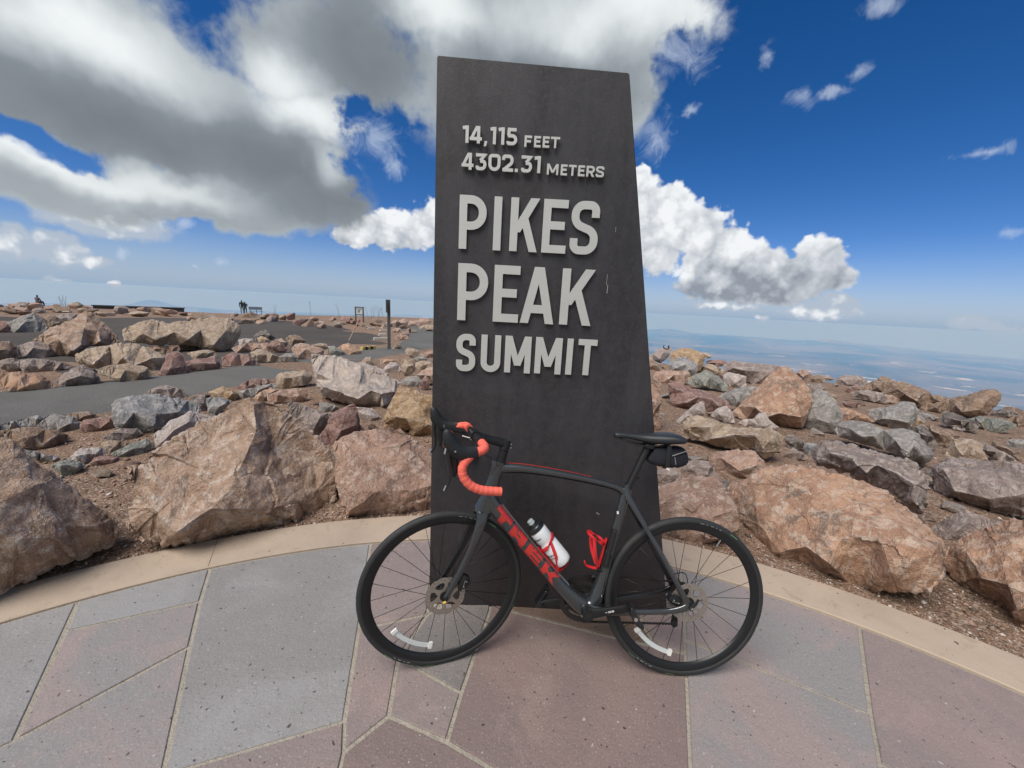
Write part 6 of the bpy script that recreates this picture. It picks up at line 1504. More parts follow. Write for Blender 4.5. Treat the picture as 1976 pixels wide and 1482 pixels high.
R('E', 'dark', 'dark brown low rock on the skyline at the right edge', [(1695, 565), (1745, 530), (1802, 514), (1860, 522), (1925, 542), (1910, 568), (1850, 582), (1750, 582)], group=RR)
R('E', 'brown', 'brown rock cut by the right edge on the skyline', [(1855, 592), (1910, 565), (1976, 548), (2120, 556), (2120, 650), (1976, 660), (1915, 650)], group=RR)
R('E', 'pale', 'small white stone on the soil of the right slope', [(1415, 658), (1445, 646), (1485, 644), (1530, 655), (1565, 672), (1545, 685), (1500, 692), (1450, 680)], group=RR, r0=.2)
R('E', 'dark', 'dark rock with an ochre top right of the faceted grey rock', [(1115, 672), (1150, 645), (1210, 632), (1240, 665), (1265, 700), (1290, 745), (1315, 792), (1295, 815), (1268, 835), (1240, 810), (1215, 778), (1160, 720)], group=RR)
R('E', 'brown', 'smooth brown rock right of the dark ochre-topped one', [(1205, 622), (1250, 630), (1305, 652), (1370, 695), (1435, 742), (1410, 770), (1380, 802), (1340, 808), (1310, 800), (1280, 740), (1250, 690)], group=RR)
R('E', 'ochre', 'small ochre stone touching the faceted grey rock', [(1088, 605), (1112, 585), (1145, 575), (1180, 598), (1205, 622), (1165, 640), (1130, 662), (1095, 652)], group=RR)
R('E', 'tan', 'tan block with a rounded top above the wide mauve-brown boulder', [(1362, 885), (1380, 840), (1402, 800), (1440, 745), (1495, 738), (1555, 742), (1605, 760), (1645, 785), (1665, 840), (1705, 905), (1600, 915), (1480, 910), (1400, 905)], [(1450, 800, .36), (1560, 800, .36), (1500, 870, .4), (1630, 850, .3)], group=RR)
R('E', 'mauve', 'mauve slab leaning right of the tan block', [(1580, 752), (1650, 765), (1720, 790), (1810, 845), (1900, 900), (1950, 945), (1840, 930), (1720, 912), (1670, 850)], group=RR)
R('E', 'grey', 'light grey stone at the right edge, middle of the slope', [(1838, 785), (1855, 758), (1885, 744), (1976, 752), (2120, 770), (2120, 835), (1976, 832), (1900, 828)], group=RR)
R('E', 'brown', 'brown broken rock left of the light grey stone at the right edge', [(1695, 775), (1725, 758), (1755, 754), (1800, 775), (1850, 802), (1976, 862), (1976, 902), (1900, 895), (1830, 872), (1770, 845), (1720, 822)], group=RR)
R('D', 'tan', 'fist-sized buff stone lying on the gravel strip by the kerb', [(1605, 965), (1625, 935), (1652, 922), (1690, 935), (1700, 955), (1670, 972), (1630, 976)], name='stone', group='small stones by the kerb')
# --- far row
R('K', 'pink', 'pinkish rock right behind the signpost', [(1518, 470), (1545, 440), (1580, 428), (1640, 434), (1660, 455), (1640, 474), (1560, 478)], group=LO)
R('K', 'pink', 'smaller rock above the pinkish one behind the signpost', [(1505, 400), (1530, 376), (1580, 368), (1592, 395), (1560, 408), (1520, 412)], group=LO)
R('K', 'red', 'reddish rock between the signpost and the slab', [(1585, 425), (1610, 402), (1655, 400), (1668, 425), (1650, 446), (1600, 440)], group=LO)
R('K', 'brown', 'small brown rock at the base of the signpost', [(1508, 555), (1530, 522), (1560, 508), (1592, 525), (1598, 552), (1550, 560)], group=LO)
FR = 'rocks in the row along the far edge of the plateau'
for i, (c, lab, pl) in enumerate([
    ('pink', 'squat rock in the far row just right of the signpost', [(1500, 330), (1520, 310), (1552, 302), (1560, 350), (1520, 358)]),
    ('pink', 'largest rock of the far row between signpost and slab', [(1556, 350), (1575, 305), (1605, 290), (1650, 308), (1652, 360), (1570, 362)]),
    ('pink', 'third rock of the far row right of the signpost', [(1648, 345), (1665, 308), (1740, 304), (1745, 362), (1660, 362)]),
    ('tan', 'tan rock of the far row partly hidden by the slab', [(1742, 372), (1790, 340), (1880, 348), (1900, 388), (1760, 384)]),
    ('pink', 'rock on the far skyline just left of the slab', [(1730, 320), (1760, 290), (1820, 292), (1860, 320), (1860, 345), (1760, 345)]),
    ('brown', 'dark humped rock on the far skyline left of the signpost', [(1340, 300), (1365, 282), (1400, 285), (1440, 300), (1430, 322), (1370, 325)])]):
    R('K', c, lab, pl, group=FR)
R('L', 'mauve', 'round-topped rock on the skyline beside the seated person', [(132, 165), (138, 125), (160, 108), (210, 106), (258, 112), (272, 150), (268, 185), (200, 188), (145, 182)], group=FR)
R('L', 'mauve', 'long flat rock on the skyline below the seated person', [(290, 178), (320, 162), (370, 158), (410, 175), (420, 205), (350, 212), (300, 200)], group=FR)
R('L', 'mauve', 'rock on the dark gravel behind the tip of the tall peaked boulder', [(505, 235), (570, 212), (640, 205), (700, 215), (690, 260), (630, 300), (590, 315), (545, 280)], group=FR)

# ------------------------------------------------------------------ loose rocks filling the gaps: a dozen shapes, many copies
def proto(seed):
    rg = np.random.default_rng(seed); bm = bmesh.new()
    sx, sy, sz = 1., rg.uniform(.6, .9), rg.uniform(.42, .72)
    for _ in range(13):
        p = rg.normal(size=3); p /= np.linalg.norm(p); p = np.sign(p) * np.abs(p) ** .8
        bm.verts.new((p[0] * sx * .5, p[1] * sy * .5, p[2] * sz * .5))
    r = bmesh.ops.convex_hull(bm, input=bm.verts)
    bmesh.ops.delete(bm, geom=[g for g in r['geom_interior'] if isinstance(g, bmesh.types.BMVert)], context='VERTS')
    bmesh.ops.triangulate(bm, faces=bm.faces)
    bm.verts.ensure_lookup_table(); v = np.array([q.co[:] for q in bm.verts]); f = np.array([[q.index for q in t.verts] for t in bm.faces]); bm.free()
    cen = v.mean(0)
    if np.einsum('ij,ij->i', v[f[:, 0]] - cen, np.cross(v[f[:, 1]] - cen, v[f[:, 2]] - cen)).sum() < 0: f = f[:, ::-1]
    v, f = refine(v, f, 1); v = relax(v, f, .06); v, f = refine(v, f, 2); v = relax(v, f, .25)
    v = weather(v, f, .8, seed, .9)
    me = bpy.data.meshes.new('rock'); me.vertices.add(len(v)); me.vertices.foreach_set('co', v.astype(np.float32).ravel())
    me.loops.add(len(f) * 3); me.loops.foreach_set('vertex_index', f.ravel().astype(np.int32))
    me.polygons.add(len(f)); me.polygons.foreach_set('loop_start', np.arange(0, len(f) * 3, 3, dtype=np.int32))
    me.update(calc_edges=True); me.validate(); me.materials.append(ROCK['pink']); me.shade_smooth(); me.set_sharp_from_angle(angle=rad(30))
    return me
PROTO = [proto(k + 3) for k in range(12)]
LOOSE = 0
FOOT = [(x, y, w) for x, y, w, _, _ in ROCKS_PX]
def loose(x, y, w, colour, label, group, flat=1., sink=.22, name='rock'):
    global LOOSE
    me = PROTO[LOOSE % 12]; o = bpy.data.objects.new(name, me); LOOSE += 1
    z = float(terrain(np.array([x]), np.array([y]))[0])
    o.scale = (w, w * random.uniform(.8, 1.1), w * flat * random.uniform(.85, 1.2))
    o.location = (x, y, z + w * flat * .5 * .55 - w * sink * .3)
    o.rotation_euler = (random.uniform(-.3, .3), random.uniform(-.3, .3), random.uniform(0, 6.28))
    link(o); o.material_slots[0].link = 'OBJECT'; o.material_slots[0].material = ROCK[colour]
    tag(o, label, 'rock', group); FOOT.append((x, y, w * .5)); return o
CN = {'pink': 'pinkish', 'red': 'dusky red', 'mauve': 'mauve', 'tan': 'tan', 'brown': 'brown', 'grey': 'grey', 'pale': 'pale', 'orange': 'orange', 'dark': 'dark brown', 'ochre': 'ochre'}
rg = random.Random(5)
PATH_PX = [(-400, 905), (-400, 500), (835, 500), (835, 672), (735, 700), (600, 728), (400, 768), (250, 802), (0, 845)]
# the far row along the skyline
marks = [(-60, 60, 'left of the seated person on the skyline'), (60, 185, 'between seated person and low wall'), (185, 360, 'in front of the low dark wall'),
         (360, 462, 'between low wall and standing couple'), (462, 520, 'around the standing couple and the bench'), (520, 640, 'between bench and information board'),
         (640, 700, 'around the information board'), (700, 836, 'between information board and steel slab')]
k = 0
while k < 80:
    px = -40 + (836 + 40) * ((k * .618034) % 1)
    g = next((m for m in marks if m[0] <= px < m[1]), marks[-1])
    u = rg.random(); py = 535 + px * .054 + 66 - (1 - u) * 15 + (6 if px < 120 else 0)
    d, p = hit(px, py)
    if d > 62: d = 62 * rg.uniform(.9, 1.0); r = pray(px, py); l = math.hypot(r.x, r.y); p = Vector((r.x / l * d, r.y / l * d, 0))
    w = rg.uniform(.55, 1.5) * (d / 48) * (1.25 if rg.random() < .2 else 1)
    c = rg.choice(['pink', 'pink', 'red', 'mauve', 'mauve', 'brown', 'brown', 'tan', 'pink'])
    fl_ = rg.choice([.62, .95, 1.15]); sz_ = 'small' if w / d < .017 else 'large' if w / d > .025 else 'medium-sized'
    sh_ = {.62: 'flat', .95: 'blocky', 1.15: 'upright'}[fl_]
    loose(p.x, p.y, w, c, f'{sz_} {sh_} {CN[c]} rock {g[2]}', 'loose rocks of the far row ' + g[2], flat=fl_, sink=.1)
    k += 1
# slopes near us
def near_ok(x, y, w, pad=.75):
    if math.hypot(x - PCX, y - PCY) < PRO + w * .6 + .03: return False
    return all((x - a) ** 2 + (y - b) ** 2 > ((c * pad) + w * .5) ** 2 for a, b, c in FOOT)
def nearest(x, y):
    return min(ROCKS_PX, key=lambda r: (r[0] - x) ** 2 + (r[1] - y) ** 2)
def short(label):
    for cut in (' with ', ' behind ', ' beside ', ' left of', ' right of', ' at the', ' in front', ' above', ' below', ' between', ' on the', ' by the', ' standing', ' lying', ' leaning', ' touching', ' tucked', ' under', ' near', ' cut', ' topping', ' against', ' directly', ' descending', ' tilted', ' wedged', ' next to', ' in the', ' touching', ' following', ' and ', ' sloping', ' showing', ' like ', ' half ', ' of the', ' partly', ' just', ','):
        if label.find(cut) > 8: label = label[:label.find(cut)]
    return ' '.join(label.split()[:8])
def scatter(n, xr, yr, wr, cols, group, tries=4000):
    c_ = 0; used = {}
    while n and c_ < tries:
        c_ += 1; px = rg.uniform(*xr); py = rg.uniform(*yr); d, p = hit(px, py)
        if d > 17 or (px < 830 and inside(PATH_PX, px, py)): continue
        w = rg.uniform(*wr) * (.5 + d / 12)
        if not near_ok(p.x, p.y, w): continue
        c = rg.choice(cols); nr = nearest(p.x, p.y); s = short(nr[4])
        side = 'in front of' if math.hypot(p.x, p.y) < math.hypot(nr[0], nr[1]) else 'behind'
        lab = f'small {CN[c]} stone {side} the {s}'
        loose(p.x, p.y, w, c, lab, group, flat=.8); n -= 1
scatter(62, (1262, 1976), (735, 1030), (.10, .34), ['pink', 'mauve', 'grey', 'tan', 'brown', 'brown', 'pale', 'red', 'mauve'], 'small loose stones on the right slope')
scatter(24, (1262, 1976), (692, 800), (.20, .42), ['pink', 'mauve', 'brown', 'brown', 'red', 'mauve', 'tan'], 'small loose stones on the right slope')
scatter(38, (0, 830), (745, 960), (.09, .26), ['pink', 'mauve', 'grey', 'tan', 'red', 'pale', 'mauve'], 'small loose stones between terrace and path')

def scatter_bits(name, n, gen, size, mats, flat_z=None):
    """thousands of pebbles nobody could count, one object"""
    R_ = np.random.default_rng(3); V, F, MI = [], [], []
    base = np.array([(1, 0, 0), (-1, 0, 0), (0, 1, 0), (0, -1, 0), (0, 0, 1), (0, 0, -1)], float) * .5
    tri = np.array([(0, 2, 4), (2, 1, 4), (1, 3, 4), (3, 0, 4), (2, 0, 5), (1, 2, 5), (3, 1, 5), (0, 3, 5)])
    P = gen(n, R_); n = len(P)
    sz = size[0] * (size[1] / size[0]) ** (R_.random(n) ** 2.2)
    ang = R_.random(n) * 6.28; z = terrain(P[:, 0], P[:, 1]) if flat_z is None else np.full(n, flat_z)
    sc = np.stack([sz, sz * R_.uniform(.6, 1, n), sz * R_.uniform(.4, .8, n)], 1)
    b = base[None] * R_.uniform(.7, 1.25, (n, 6, 1)) + R_.normal(0, .07, (n, 6, 3)); b = b * sc[:, None]
    x = b[..., 0] * np.cos(ang)[:, None] - b[..., 1] * np.sin(ang)[:, None]; y = b[..., 0] * np.sin(ang)[:, None] + b[..., 1] * np.cos(ang)[:, None]
    v = np.stack([x + P[:, 0:1], y + P[:, 1:2], b[..., 2] + (z + sc[:, 2] * .2)[:, None]], -1).reshape(-1, 3)
    f = (tri[None] + (np.arange(n) * 6)[:, None, None]).reshape(-1, 3)
    me = bpy.data.meshes.new(name); me.vertices.add(len(v)); me.vertices.foreach_set('co', v.astype(np.float32).ravel())
    me.loops.add(len(f) * 3); me.loops.foreach_set('vertex_index', f.ravel().astype(np.int32))
    me.polygons.add(len(f)); me.polygons.foreach_set('loop_start', np.arange(0, len(f) * 3, 3, dtype=np.int32))
    for m_ in mats: me.materials.append(m_)
    me.polygons.foreach_set('material_index', np.repeat(R_.integers(0, len(mats), n), 8).astype(np.int32))
    me.update(calc_edges=True)
    o = bpy.data.objects.new(name, me); link(o); tag(o, kind='stuff'); return o
PM = [mat('pebble_' + n_, c, .9) for n_, c in (('brown', (.20, .125, .085)), ('dark', (.11, .08, .062)), ('pink', (.32, .21, .165)), ('buff', (.40, .31, .235)), ('brown_light', (.26, .17, .12)), ('white', (.56, .50, .45)))]
PM = [PM[i] for i in (0, 0, 1, 1, 4, 4, 2, 2, 3, 5)]
def gen_strip(n, R_):
    a = R_.uniform(-1.25, 1.25, n); r = PRO + .004 + R_.random(n) ** 1.6 * .55
    return np.stack([PCX + np.sin(a) * r, PCY + np.cos(a) * r], 1)
scatter_bits('gravel_strip', 20000, gen_strip, (.005, .024), PM)
def gen_grit(n, R_):
    x = R_.uniform(-.38, .88, n); y = MY - .004 - R_.random(n) ** 3 * .14
    return np.stack([x, y], 1)
scatter_bits('grit_at_slab', 900, gen_grit, (.0015, .0065), PM, .0006)
def gen_spill(n, R_):
    a = R_.uniform(-1.2, 1.2, n); r = PRO - R_.random(n) ** 3 * .25
    return np.stack([PCX + np.sin(a) * r, PCY + np.cos(a) * r], 1)
scatter_bits('grit_on_kerb', 700, gen_spill, (.002, .008), PM, .0095)
def gen_slope(n, R_):
    d = 3 + R_.random(n) ** 1.3 * 12; a = R_.uniform(-1.0, 1.0, n); P = np.stack([np.sin(a) * d, np.cos(a) * d], 1)
    keep = np.hypot(P[:, 0] - PCX, P[:, 1] - PCY) > PRO + .03
    ad = np.degrees(a); keep &= ~((ad < 18) & (P[:, 1] > 4.6 + (P[:, 0] + 6) * .45))
    return P[keep]
scatter_bits('loose_gravel', 16000, gen_slope, (.012, .055), PM)

def rubble():
    V, F, MI = [], [], []; n0 = 0; ms = ['pink', 'tan', 'mauve', 'red', 'hero', 'grey']; q_ = random.Random(9)
    for k, (x, y, w) in enumerate([(-.15, 3.15, .75), (.55, 3.0, .65), (1.0, 3.35, .6), (.2, 3.9, .8), (-.5, 4.3, .6), (.9, 4.4, .7), (1.5, 4.9, .6), (.3, 5.1, .5), (1.3, 6.2, .8), (.5, 6.6, .6), (2.0, 7.2, .7), (1.2, 8.4, .9), (2.4, 9.2, .8), (1.7, 10.5, .8)]):
        me = PROTO[k % 12]; v = np.empty(len(me.vertices) * 3); me.vertices.foreach_get('co', v); v = v.reshape(-1, 3)
        f = np.empty(len(me.loops), dtype=np.int32); me.loops.foreach_get('vertex_index', f); f = f.reshape(-1, 3)
        a = q_.uniform(0, 6.28); c, s_ = math.cos(a), math.sin(a); v = v @ np.array([[c, s_, 0], [-s_, c, 0], [0, 0, 1]]) * w * 1.2
        V.append(v + np.array([x, y, ground_z0(x, y) + w * .28])); F.append(f + n0); MI += [k % len(ms)] * len(f); n0 += len(v)
    o = mesh_obj('rubble', np.concatenate(V), np.concatenate(F), None, smooth=None)
    for m_ in ms: o.data.materials.append(ROCK[m_])
    o.data.polygons.foreach_set('material_index', np.array(MI, dtype=np.int32)); o.data.shade_smooth(); o.data.set_sharp_from_angle(angle=rad(30)); tag(o, kind='stuff')
def ground_z0(x, y): return float(terrain(np.array([x]), np.array([y]))[0])
rubble()

# ------------------------------------------------------------------ far furniture and people
def ground_z(x, y): return float(terrain(np.array([x]), np.array([y]))[0])
def at_px(x, y, d=None):
    dist, p = hit(x, y)
    if d is not None:
        r = pray(x, y); l = math.hypot(r.x, r.y); p = Vector((r.x / l * d, r.y / l * d, 0)); p.z = ground_z(p.x, p.y); dist = d
    return dist, p
post_m = mat('weathered_post', (.095, .095, .098), .7, bump=.4, bscale=60, var=.25, vscale=14)
board_m = mat('sign_backing', (.070, .060, .050), .7, var=.2)
wood_m = mat('bleached_timber', (.50, .47, .43), .8, var=.2, vscale=8)
conc_m = mat('pale_concrete', (.55, .53, .50), .85, var=.15, vscale=10)

def signpost():
    d, p = at_px(751, 676)
    t = empty('trail_signpost', p, rz=math.atan2(-p.x, p.y) * -1); t.rotation_euler = (0, 0, -math.atan2(p.x, p.y))
    tag(t, 'tall thin dark signpost seen edge-on beside the path, left of the slab', 'signpost')
    MB().box((0, 0, .76), (.095, .095, 1.56)).build('post', post_m, t, None)
    MB().box((0, 0, 1.555), (.100, .100, .030)).build('post_cap', post_m, t, None)
    MB().box((-.068, .02, 1.375), (.035, .42, .39)).build('sign_panel', board_m, t, None)
    MB().box((-.0485, .0, 1.375), (.006, .30, .05)).build('bracket', post_m, t, None)
    MB().box((.10, -.02, .014), (.34, .26, .03)).build('footing', conc_m, t, None)
signpost()
def info_board():
    d, p = at_px(694, 622); hgt = 30 / FPX * d / 1.08
    t = empty('information_board', p); t.rotation_euler = (0, 0, -math.atan2(p.x, p.y) - .35)
    tag(t, 'small framed white information board on two dark legs on the far gravel', 'information board')
    s = hgt / 1.5
    for x in (-.36, .36): MB().box((x * s, 0, .72 * s), (.11 * s, .11 * s, 1.50 * s)).build('leg', post_m, t, None)
    MB().box((0, 0, 1.06 * s), (.60 * s, .05 * s, .60 * s)).build('panel', mat('board_white', (.62, .66, .68), .5), t, None)
    MB().box((0, -.01 * s, 1.42 * s), (.62 * s, .09 * s, .09 * s)).build('top_rail', post_m, t, None)
    MB().box((0, -.01 * s, .72 * s), (.62 * s, .09 * s, .09 * s)).build('bottom_rail', post_m, t, None)
    bl = mat('board_print', (.20, .28, .33), .6)
    o = MB().box((-.04 * s, -.030 * s, 1.04 * s), (.22 * s, .006, .26 * s)).build('picture_print', bl, t, None)
    for i in range(4): MB().box((.03 * s, -.030 * s, (1.30 - .045 * i) * s), (.38 * s, .006, .018 * s)).build('text_line', bl, t, None)
info_board()
def bench():
    d, p = at_px(494, 606, 60.)
    t = empty('bench', p); t.rotation_euler = (0, 0, -math.atan2(p.x, p.y) + .1)
    tag(t, 'grey bench on the skyline to the right of the standing couple', 'bench')
    m = mat('bench_grey', (.13, .15, .20), .6, var=.2)
    for i in range(3): MB().box((0, .22, .66 + i * .13), (1.45, .04, .11)).build('back_slat', m, t, None)
    for i in range(3): MB().box((0, -.16 + i * .13, .45), (1.45, .11, .04)).build('seat_slat', m, t, None)
    for x in (-.58, .1, .64):
        MB().tube([(x - .04, -.16, 0), (x, .06, .43), (x, .26, .95)], .035, 8).build('leg', m, t)
bench()
def wall():
    _, a = at_px(182, 604, 61.); _, b = at_px(356, 606, 60.)
    mid = (a + b) / 2; L = (b - a).length
    t = empty('low_wall', mid); t.rotation_euler = (0, 0, math.atan2(b.y - a.y, b.x - a.x))
    tag(t, 'long low dark wall with a flat coping on the far skyline', 'wall')
    m = mat('dark_wall_stone', (.060, .062, .066), .85, var=.3, vscale=2)
    MB().box((0, 0, -.20), (L, .40, 1.1)).build('wall_body', m, t, None)
    MB().box((0, 0, .40), (L + .2, .56, .10)).build('coping', m, t, None)
wall()
def parking_blocks():
    D = [(579, 618, 'first pale concrete block of the edging row, left of the others'), (621, 623, 'second pale concrete block of the edging row, below the bare rock heap'), (657, 629, 'third pale concrete block of the edging row, left of the board'),
         (717, 635, 'pale concrete block lying right of the information board'), (740, 640, 'far pale concrete block touching the line of the signpost'), (738, 648, 'middle pale concrete block left of the signpost'), (735, 656, 'nearest long pale concrete block left of the signpost')]
    for x, y, lab in D:
        d, p = at_px(x, y); w = (9 if y < 632 else 14 if y < 652 else 26) / FPX * d
        ang = .5 if x < 700 else -.25
        v, f = union_solid([[(-w / 2, 0), (w / 2, 0), (w / 2 - .03, .085), (-w / 2 + .03, .085)]], -.07, .07)
        o = MB().add(v, f).build('wheel_stop', conc_m, None, None); o.location = p + Vector((0, 0, .02)); o.rotation_euler = (0, 0, -math.atan2(p.x, p.y) - ang)
        tag(o, lab, 'concrete block', 'pale concrete blocks edging the dark gravel')
parking_blocks()
def striped_block():
    _, a = at_px(697, 676); _, b = at_px(722, 674); mid = (a + b) / 2; L = (b - a).length
    t = empty('striped_kerb_block', mid); t.rotation_euler = (0, 0, math.atan2(b.y - a.y, b.x - a.x))
    tag(t, 'low yellow and black striped block at the foot of the terracotta rock', 'kerb block')
    ym = mat('yellow_paint', (.60, .46, .14), .7, var=.2); bm_ = mat('black_paint', (.03, .03, .03), .7)
    for i in range(5): MB().box(((i - 2) * L / 5, 0, .05), (L / 5 - .002, .13, .11)).build('painted_band', ym if i % 2 == 0 else bm_, t, None)
striped_block()
def pole():
    _, a = at_px(672, 657); r = pray(691, 621); l = math.hypot(r.x, r.y); d = math.hypot(a.x, a.y) + .25
    b = Vector((r.x / l * d, r.y / l * d, EYE.z + r.z / l * d))
    t = empty('leaning_pole', a); tag(t, 'thin leaning pole with orange marking tape on the dark gravel', 'pole')
    q = b - a
    MB().tube([(0, 0, -.05), q], .020, 8).build('shaft', mat('pole_tan', (.42, .30, .22), .7), t)
    MB().tube([q * .62, q * .70], .032, 8).build('marking_tape', mat('tape_orange', (.62, .20, .10), .6), t)
    MB().tube([q * .98, q * 1.06 + Vector((.05, 0, .05))], .04, 8).build('flag_knot', mat('tape_red', (.42, .12, .08), .6), t)
pole()
def stalks():
    m = mat('dry_stalk', (.20, .19, .20), .9)
    for (x, y, lab, n, hp) in ((600, 612, 'single dry stalk against the sky right of the bench', 2, 28), (655, 612, 'thin dry stalk left of the information board', 2, 26), (716, 612, 'dry stalks just right of the information board', 5, 24), (736, 612, 'branching dry stalks left of the signpost', 6, 28), (530, 606, 'faint dry stalk right of the bench', 2, 22), (125, 600, 'thin dry twigs on the skyline right of the seated person', 5, 20)):
        d, p = at_px(x, y, 46.); t = empty('dry_plant', p); tag(t, lab, 'dry plant', 'dry stalks against the sky'); R_ = random.Random(int(x))
        for i in range(n):
            h_ = hp / FPX * 46 * R_.uniform(.7, 1.05); bx = R_.uniform(-.35, .35) * (n > 2); ax_ = R_.uniform(-.35, .35)
            MB().tube(crom([(bx, 0, 0), (bx + ax_ * .3, 0, h_ * .4), (bx + ax_ * .8, 0, h_ * .8), (bx + ax_ * 1.3, 0, h_)], 3), .010, 5).build('stem', m, t)
stalks()

def person(name, loc, rz, hgt, pose, cols, label, group=None):
    """one continuous skinned body; colours by body region (hair, skin, jacket, trousers, shoes)"""
    J = {'pelvis': (0, 0, .52), 'waist': (0, 0, .60), 'chest': (0, .005, .72), 'neck': (0, 0, .83), 'head': (0, .005, .885), 'crown': (0, 0, .955),
         'shl': (-.105, 0, .80), 'shr': (.105, 0, .80), 'ell': (-.135, .02, .63), 'elr': (.135, .02, .63), 'wrl': (-.125, -.04, .49), 'wrr': (.125, -.04, .49), 'hal': (-.12, -.05, .44), 'har': (.12, -.05, .44),
         'hil': (-.055, 0, .50), 'hir': (.055, 0, .50), 'knl': (-.062, -.005, .28), 'knr': (.062, -.005, .28), 'anl': (-.065, .01, .045), 'anr': (.065, .01, .045), 'tol': (-.07, -.07, .015), 'tor': (.07, -.07, .015)}
    J.update(pose)
    Rd = {'pelvis': .072, 'waist': .068, 'chest': .080, 'neck': .030, 'head': .046, 'crown': .034, 'shl': .042, 'shr': .042, 'ell': .030, 'elr': .030, 'wrl': .020, 'wrr': .020, 'hal': .018, 'har': .018,
          'hil': .052, 'hir': .052, 'knl': .036, 'knr': .036, 'anl': .024, 'anr': .024, 'tol': .018, 'tor': .018}
    E_ = [('pelvis', 'waist'), ('waist', 'chest'), ('chest', 'neck'), ('neck', 'head'), ('head', 'crown'), ('chest', 'shl'), ('chest', 'shr'), ('shl', 'ell'), ('shr', 'elr'), ('ell', 'wrl'), ('elr', 'wrr'), ('wrl', 'hal'), ('wrr', 'har'),
          ('pelvis', 'hil'), ('pelvis', 'hir'), ('hil', 'knl'), ('hir', 'knr'), ('knl', 'anl'), ('knr', 'anr'), ('anl', 'tol'), ('anr', 'tor')]
    K = list(J); me = bpy.data.meshes.new('tmp'); me.from_pydata([J[k] for k in K], [(K.index(a), K.index(b)) for a, b in E_], [])
    o = bpy.data.objects.new('tmp', me); COL.objects.link(o)
    md = o.modifiers.new('s', 'SKIN'); sv = me.skin_vertices[0].data
    for i, k in enumerate(K): sv[i].radius = (Rd[k], Rd[k] * (.75 if k in ('waist', 'chest', 'pelvis') else 1)); sv[i].use_root = (k == 'pelvis')
    o.modifiers.new('u', 'SUBSURF').levels = 2
    dg = bpy.context.evaluated_depsgraph_get(); dg.update(); m2 = bpy.data.meshes.new_from_object(o.evaluated_get(dg)); bpy.data.objects.remove(o)
    m2.name = name; m2.materials.clear()
    for nm, c in zip(('hair', 'skin', 'jacket', 'trousers', 'shoes'), cols): m2.materials.append(mat(f'{name}_{nm}', c, .85))
    P = {k: Vector(J[k]) for k in K}
    def seg(a, b, p): t = max(0, min(1, (p - P[a]).dot(P[b] - P[a]) / max(1e-9, (P[b] - P[a]).length_squared))); return (p - P[a].lerp(P[b], t)).length / max(.02, (Rd[a] + Rd[b]) / 2)
    reg = {('neck', 'head'): 1, ('head', 'crown'): 0, ('wrl', 'hal'): 1, ('wrr', 'har'): 1, ('pelvis', 'hil'): 3, ('pelvis', 'hir'): 3, ('hil', 'knl'): 3, ('hir', 'knr'): 3, ('knl', 'anl'): 3, ('knr', 'anr'): 3, ('anl', 'tol'): 4, ('anr', 'tor'): 4}
    for f in m2.polygons:
        c = f.center; e = min(E_, key=lambda e: seg(e[0], e[1], c)); r_ = reg.get(e, 2)
        if r_ == 1 and e[0] == 'neck' and c.y > J['head'][1]: r_ = 0
        f.material_index = r_
    m2.shade_smooth()
    ob = bpy.data.objects.new('person', m2); ob.scale = (hgt,) * 3; ob.location = loc; ob.rotation_euler = (0, 0, rz); link(ob)
    tag(ob, label, 'person', group); return ob
_, pa = at_px(468, 607, 61.); _, pb = at_px(474.5, 608, 60.3)
az_ = -math.atan2(pa.x, pa.y)
person('taller_walker', pa, az_ + math.pi, 1.86, {'ell': (-.16, .02, .66), 'wrl': (-.10, -.10, .58), 'hal': (-.06, -.12, .58)},
       ((.03, .035, .03), (.35, .22, .16), (.035, .045, .04), (.16, .18, .17), (.05, .05, .05)), 'taller standing person in dark jacket and grey trousers on the far rocks', 'couple standing on the skyline')
person('shorter_walker', pb, az_ + math.pi, 1.66, {'wrl': (-.07, -.11, .58), 'hal': (-.03, -.12, .58), 'wrr': (.07, -.11, .58), 'har': (.03, -.12, .58)},
       ((.02, .02, .02), (.35, .22, .16), (.020, .022, .035), (.015, .017, .028), (.02, .02, .02)), 'shorter standing person all in black beside the taller one', 'couple standing on the skyline')
_, ps = at_px(74, 594, 56.); ps.z += .35
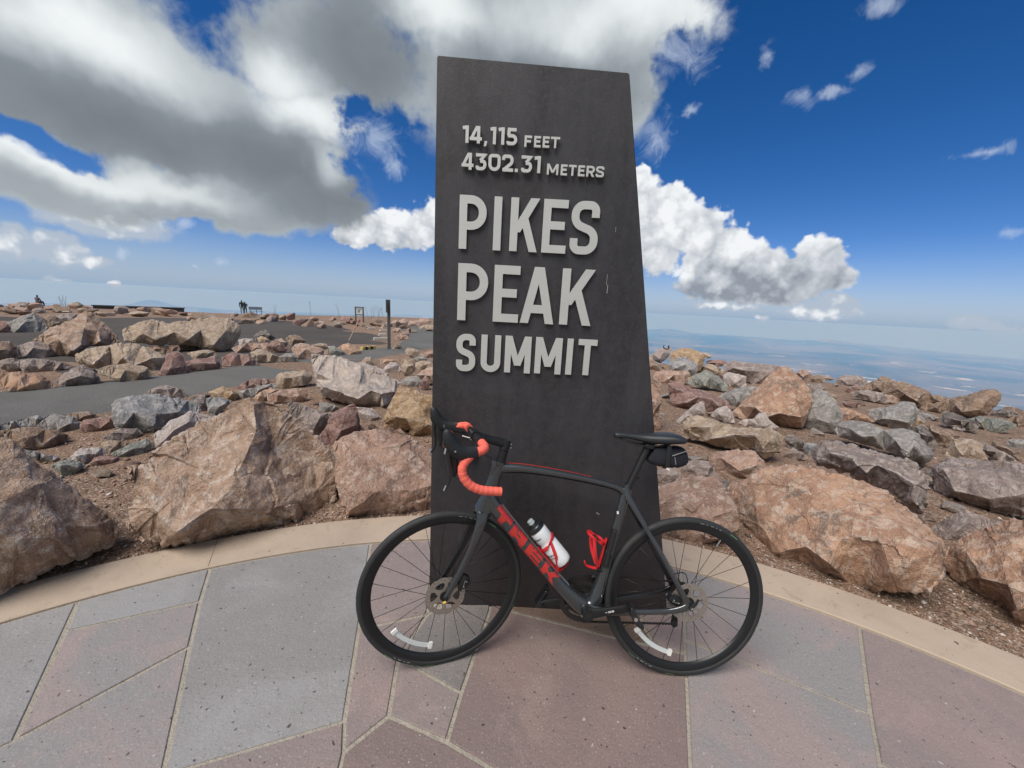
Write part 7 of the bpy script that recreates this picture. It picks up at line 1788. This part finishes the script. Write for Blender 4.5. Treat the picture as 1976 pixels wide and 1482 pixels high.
person('seated_walker', ps, -math.atan2(ps.x, ps.y) + 2.2, 1.7,
       {k: (v[0], v[1], v[2]) for k, v in {'pelvis': (0, 0, .06), 'waist': (0, 0, .14), 'chest': (0, -.02, .26), 'neck': (0, -.03, .37), 'head': (0, -.04, .425), 'crown': (0, -.035, .495), 'shl': (-.10, -.02, .34), 'shr': (.10, -.02, .34), 'ell': (-.13, -.06, .18), 'elr': (.13, -.06, .18), 'wrl': (-.08, -.18, .15), 'wrr': (.08, -.18, .15), 'hal': (-.05, -.22, .15), 'har': (.05, -.22, .15), 'hil': (-.05, -.01, .05), 'hir': (.05, -.01, .05), 'knl': (-.07, -.21, .12), 'knr': (.07, -.21, .12), 'anl': (-.07, -.22, -.08), 'anr': (.07, -.22, -.08), 'tol': (-.07, -.30, -.11), 'tor': (.07, -.30, -.11)}.items()},
       ((.03, .03, .03), (.35, .22, .16), (.13, .09, .12), (.04, .045, .05), (.03, .03, .03)), 'person in a purplish jacket sitting on the skyline rocks at far left')
def strap():
    d, p = hit(1288, 700); d = min(d, 12.5)
    def q(x, y): r = pray(x, y + 5); l = math.hypot(r.x, r.y); return Vector((r.x / l * d, r.y / l * d, EYE.z + r.z / l * d))
    pts = [q(1283, 661), q(1280.8, 662), q(1280.6, 665), q(1282, 667.5), q(1285, 668.6), q(1288, 668.5), q(1290, 667), q(1290.5, 663), q(1291, 661.5)]
    b = pts[4]; m = mat('black_strap', (.012, .014, .02), .6)
    o = MB().tube(crom([tuple(v - b) for v in pts], 4), [.010] * 8 + [.016] * 12 + [.022] * 8 + [.016] * 5, 8, r2=.02).build('black_strap', m); o.location = b
    tag(o, 'small black strap-like thing with upturned ends on the top rock beside the slab', 'strap')
strap()
for o in scene.objects:      # pieces too small to pick apart one by one stay joined
    if o.name.split('.')[0] in ('tyre_stripe', 'tyre_print', 'mineral_streak', 'bolt', 'clamp_bolt', 'caliper_bolt', 'reflector_clip', 'lever_trim', 'chain', 'light_bracket', 'zip'): o['kind'] = 'stuff'
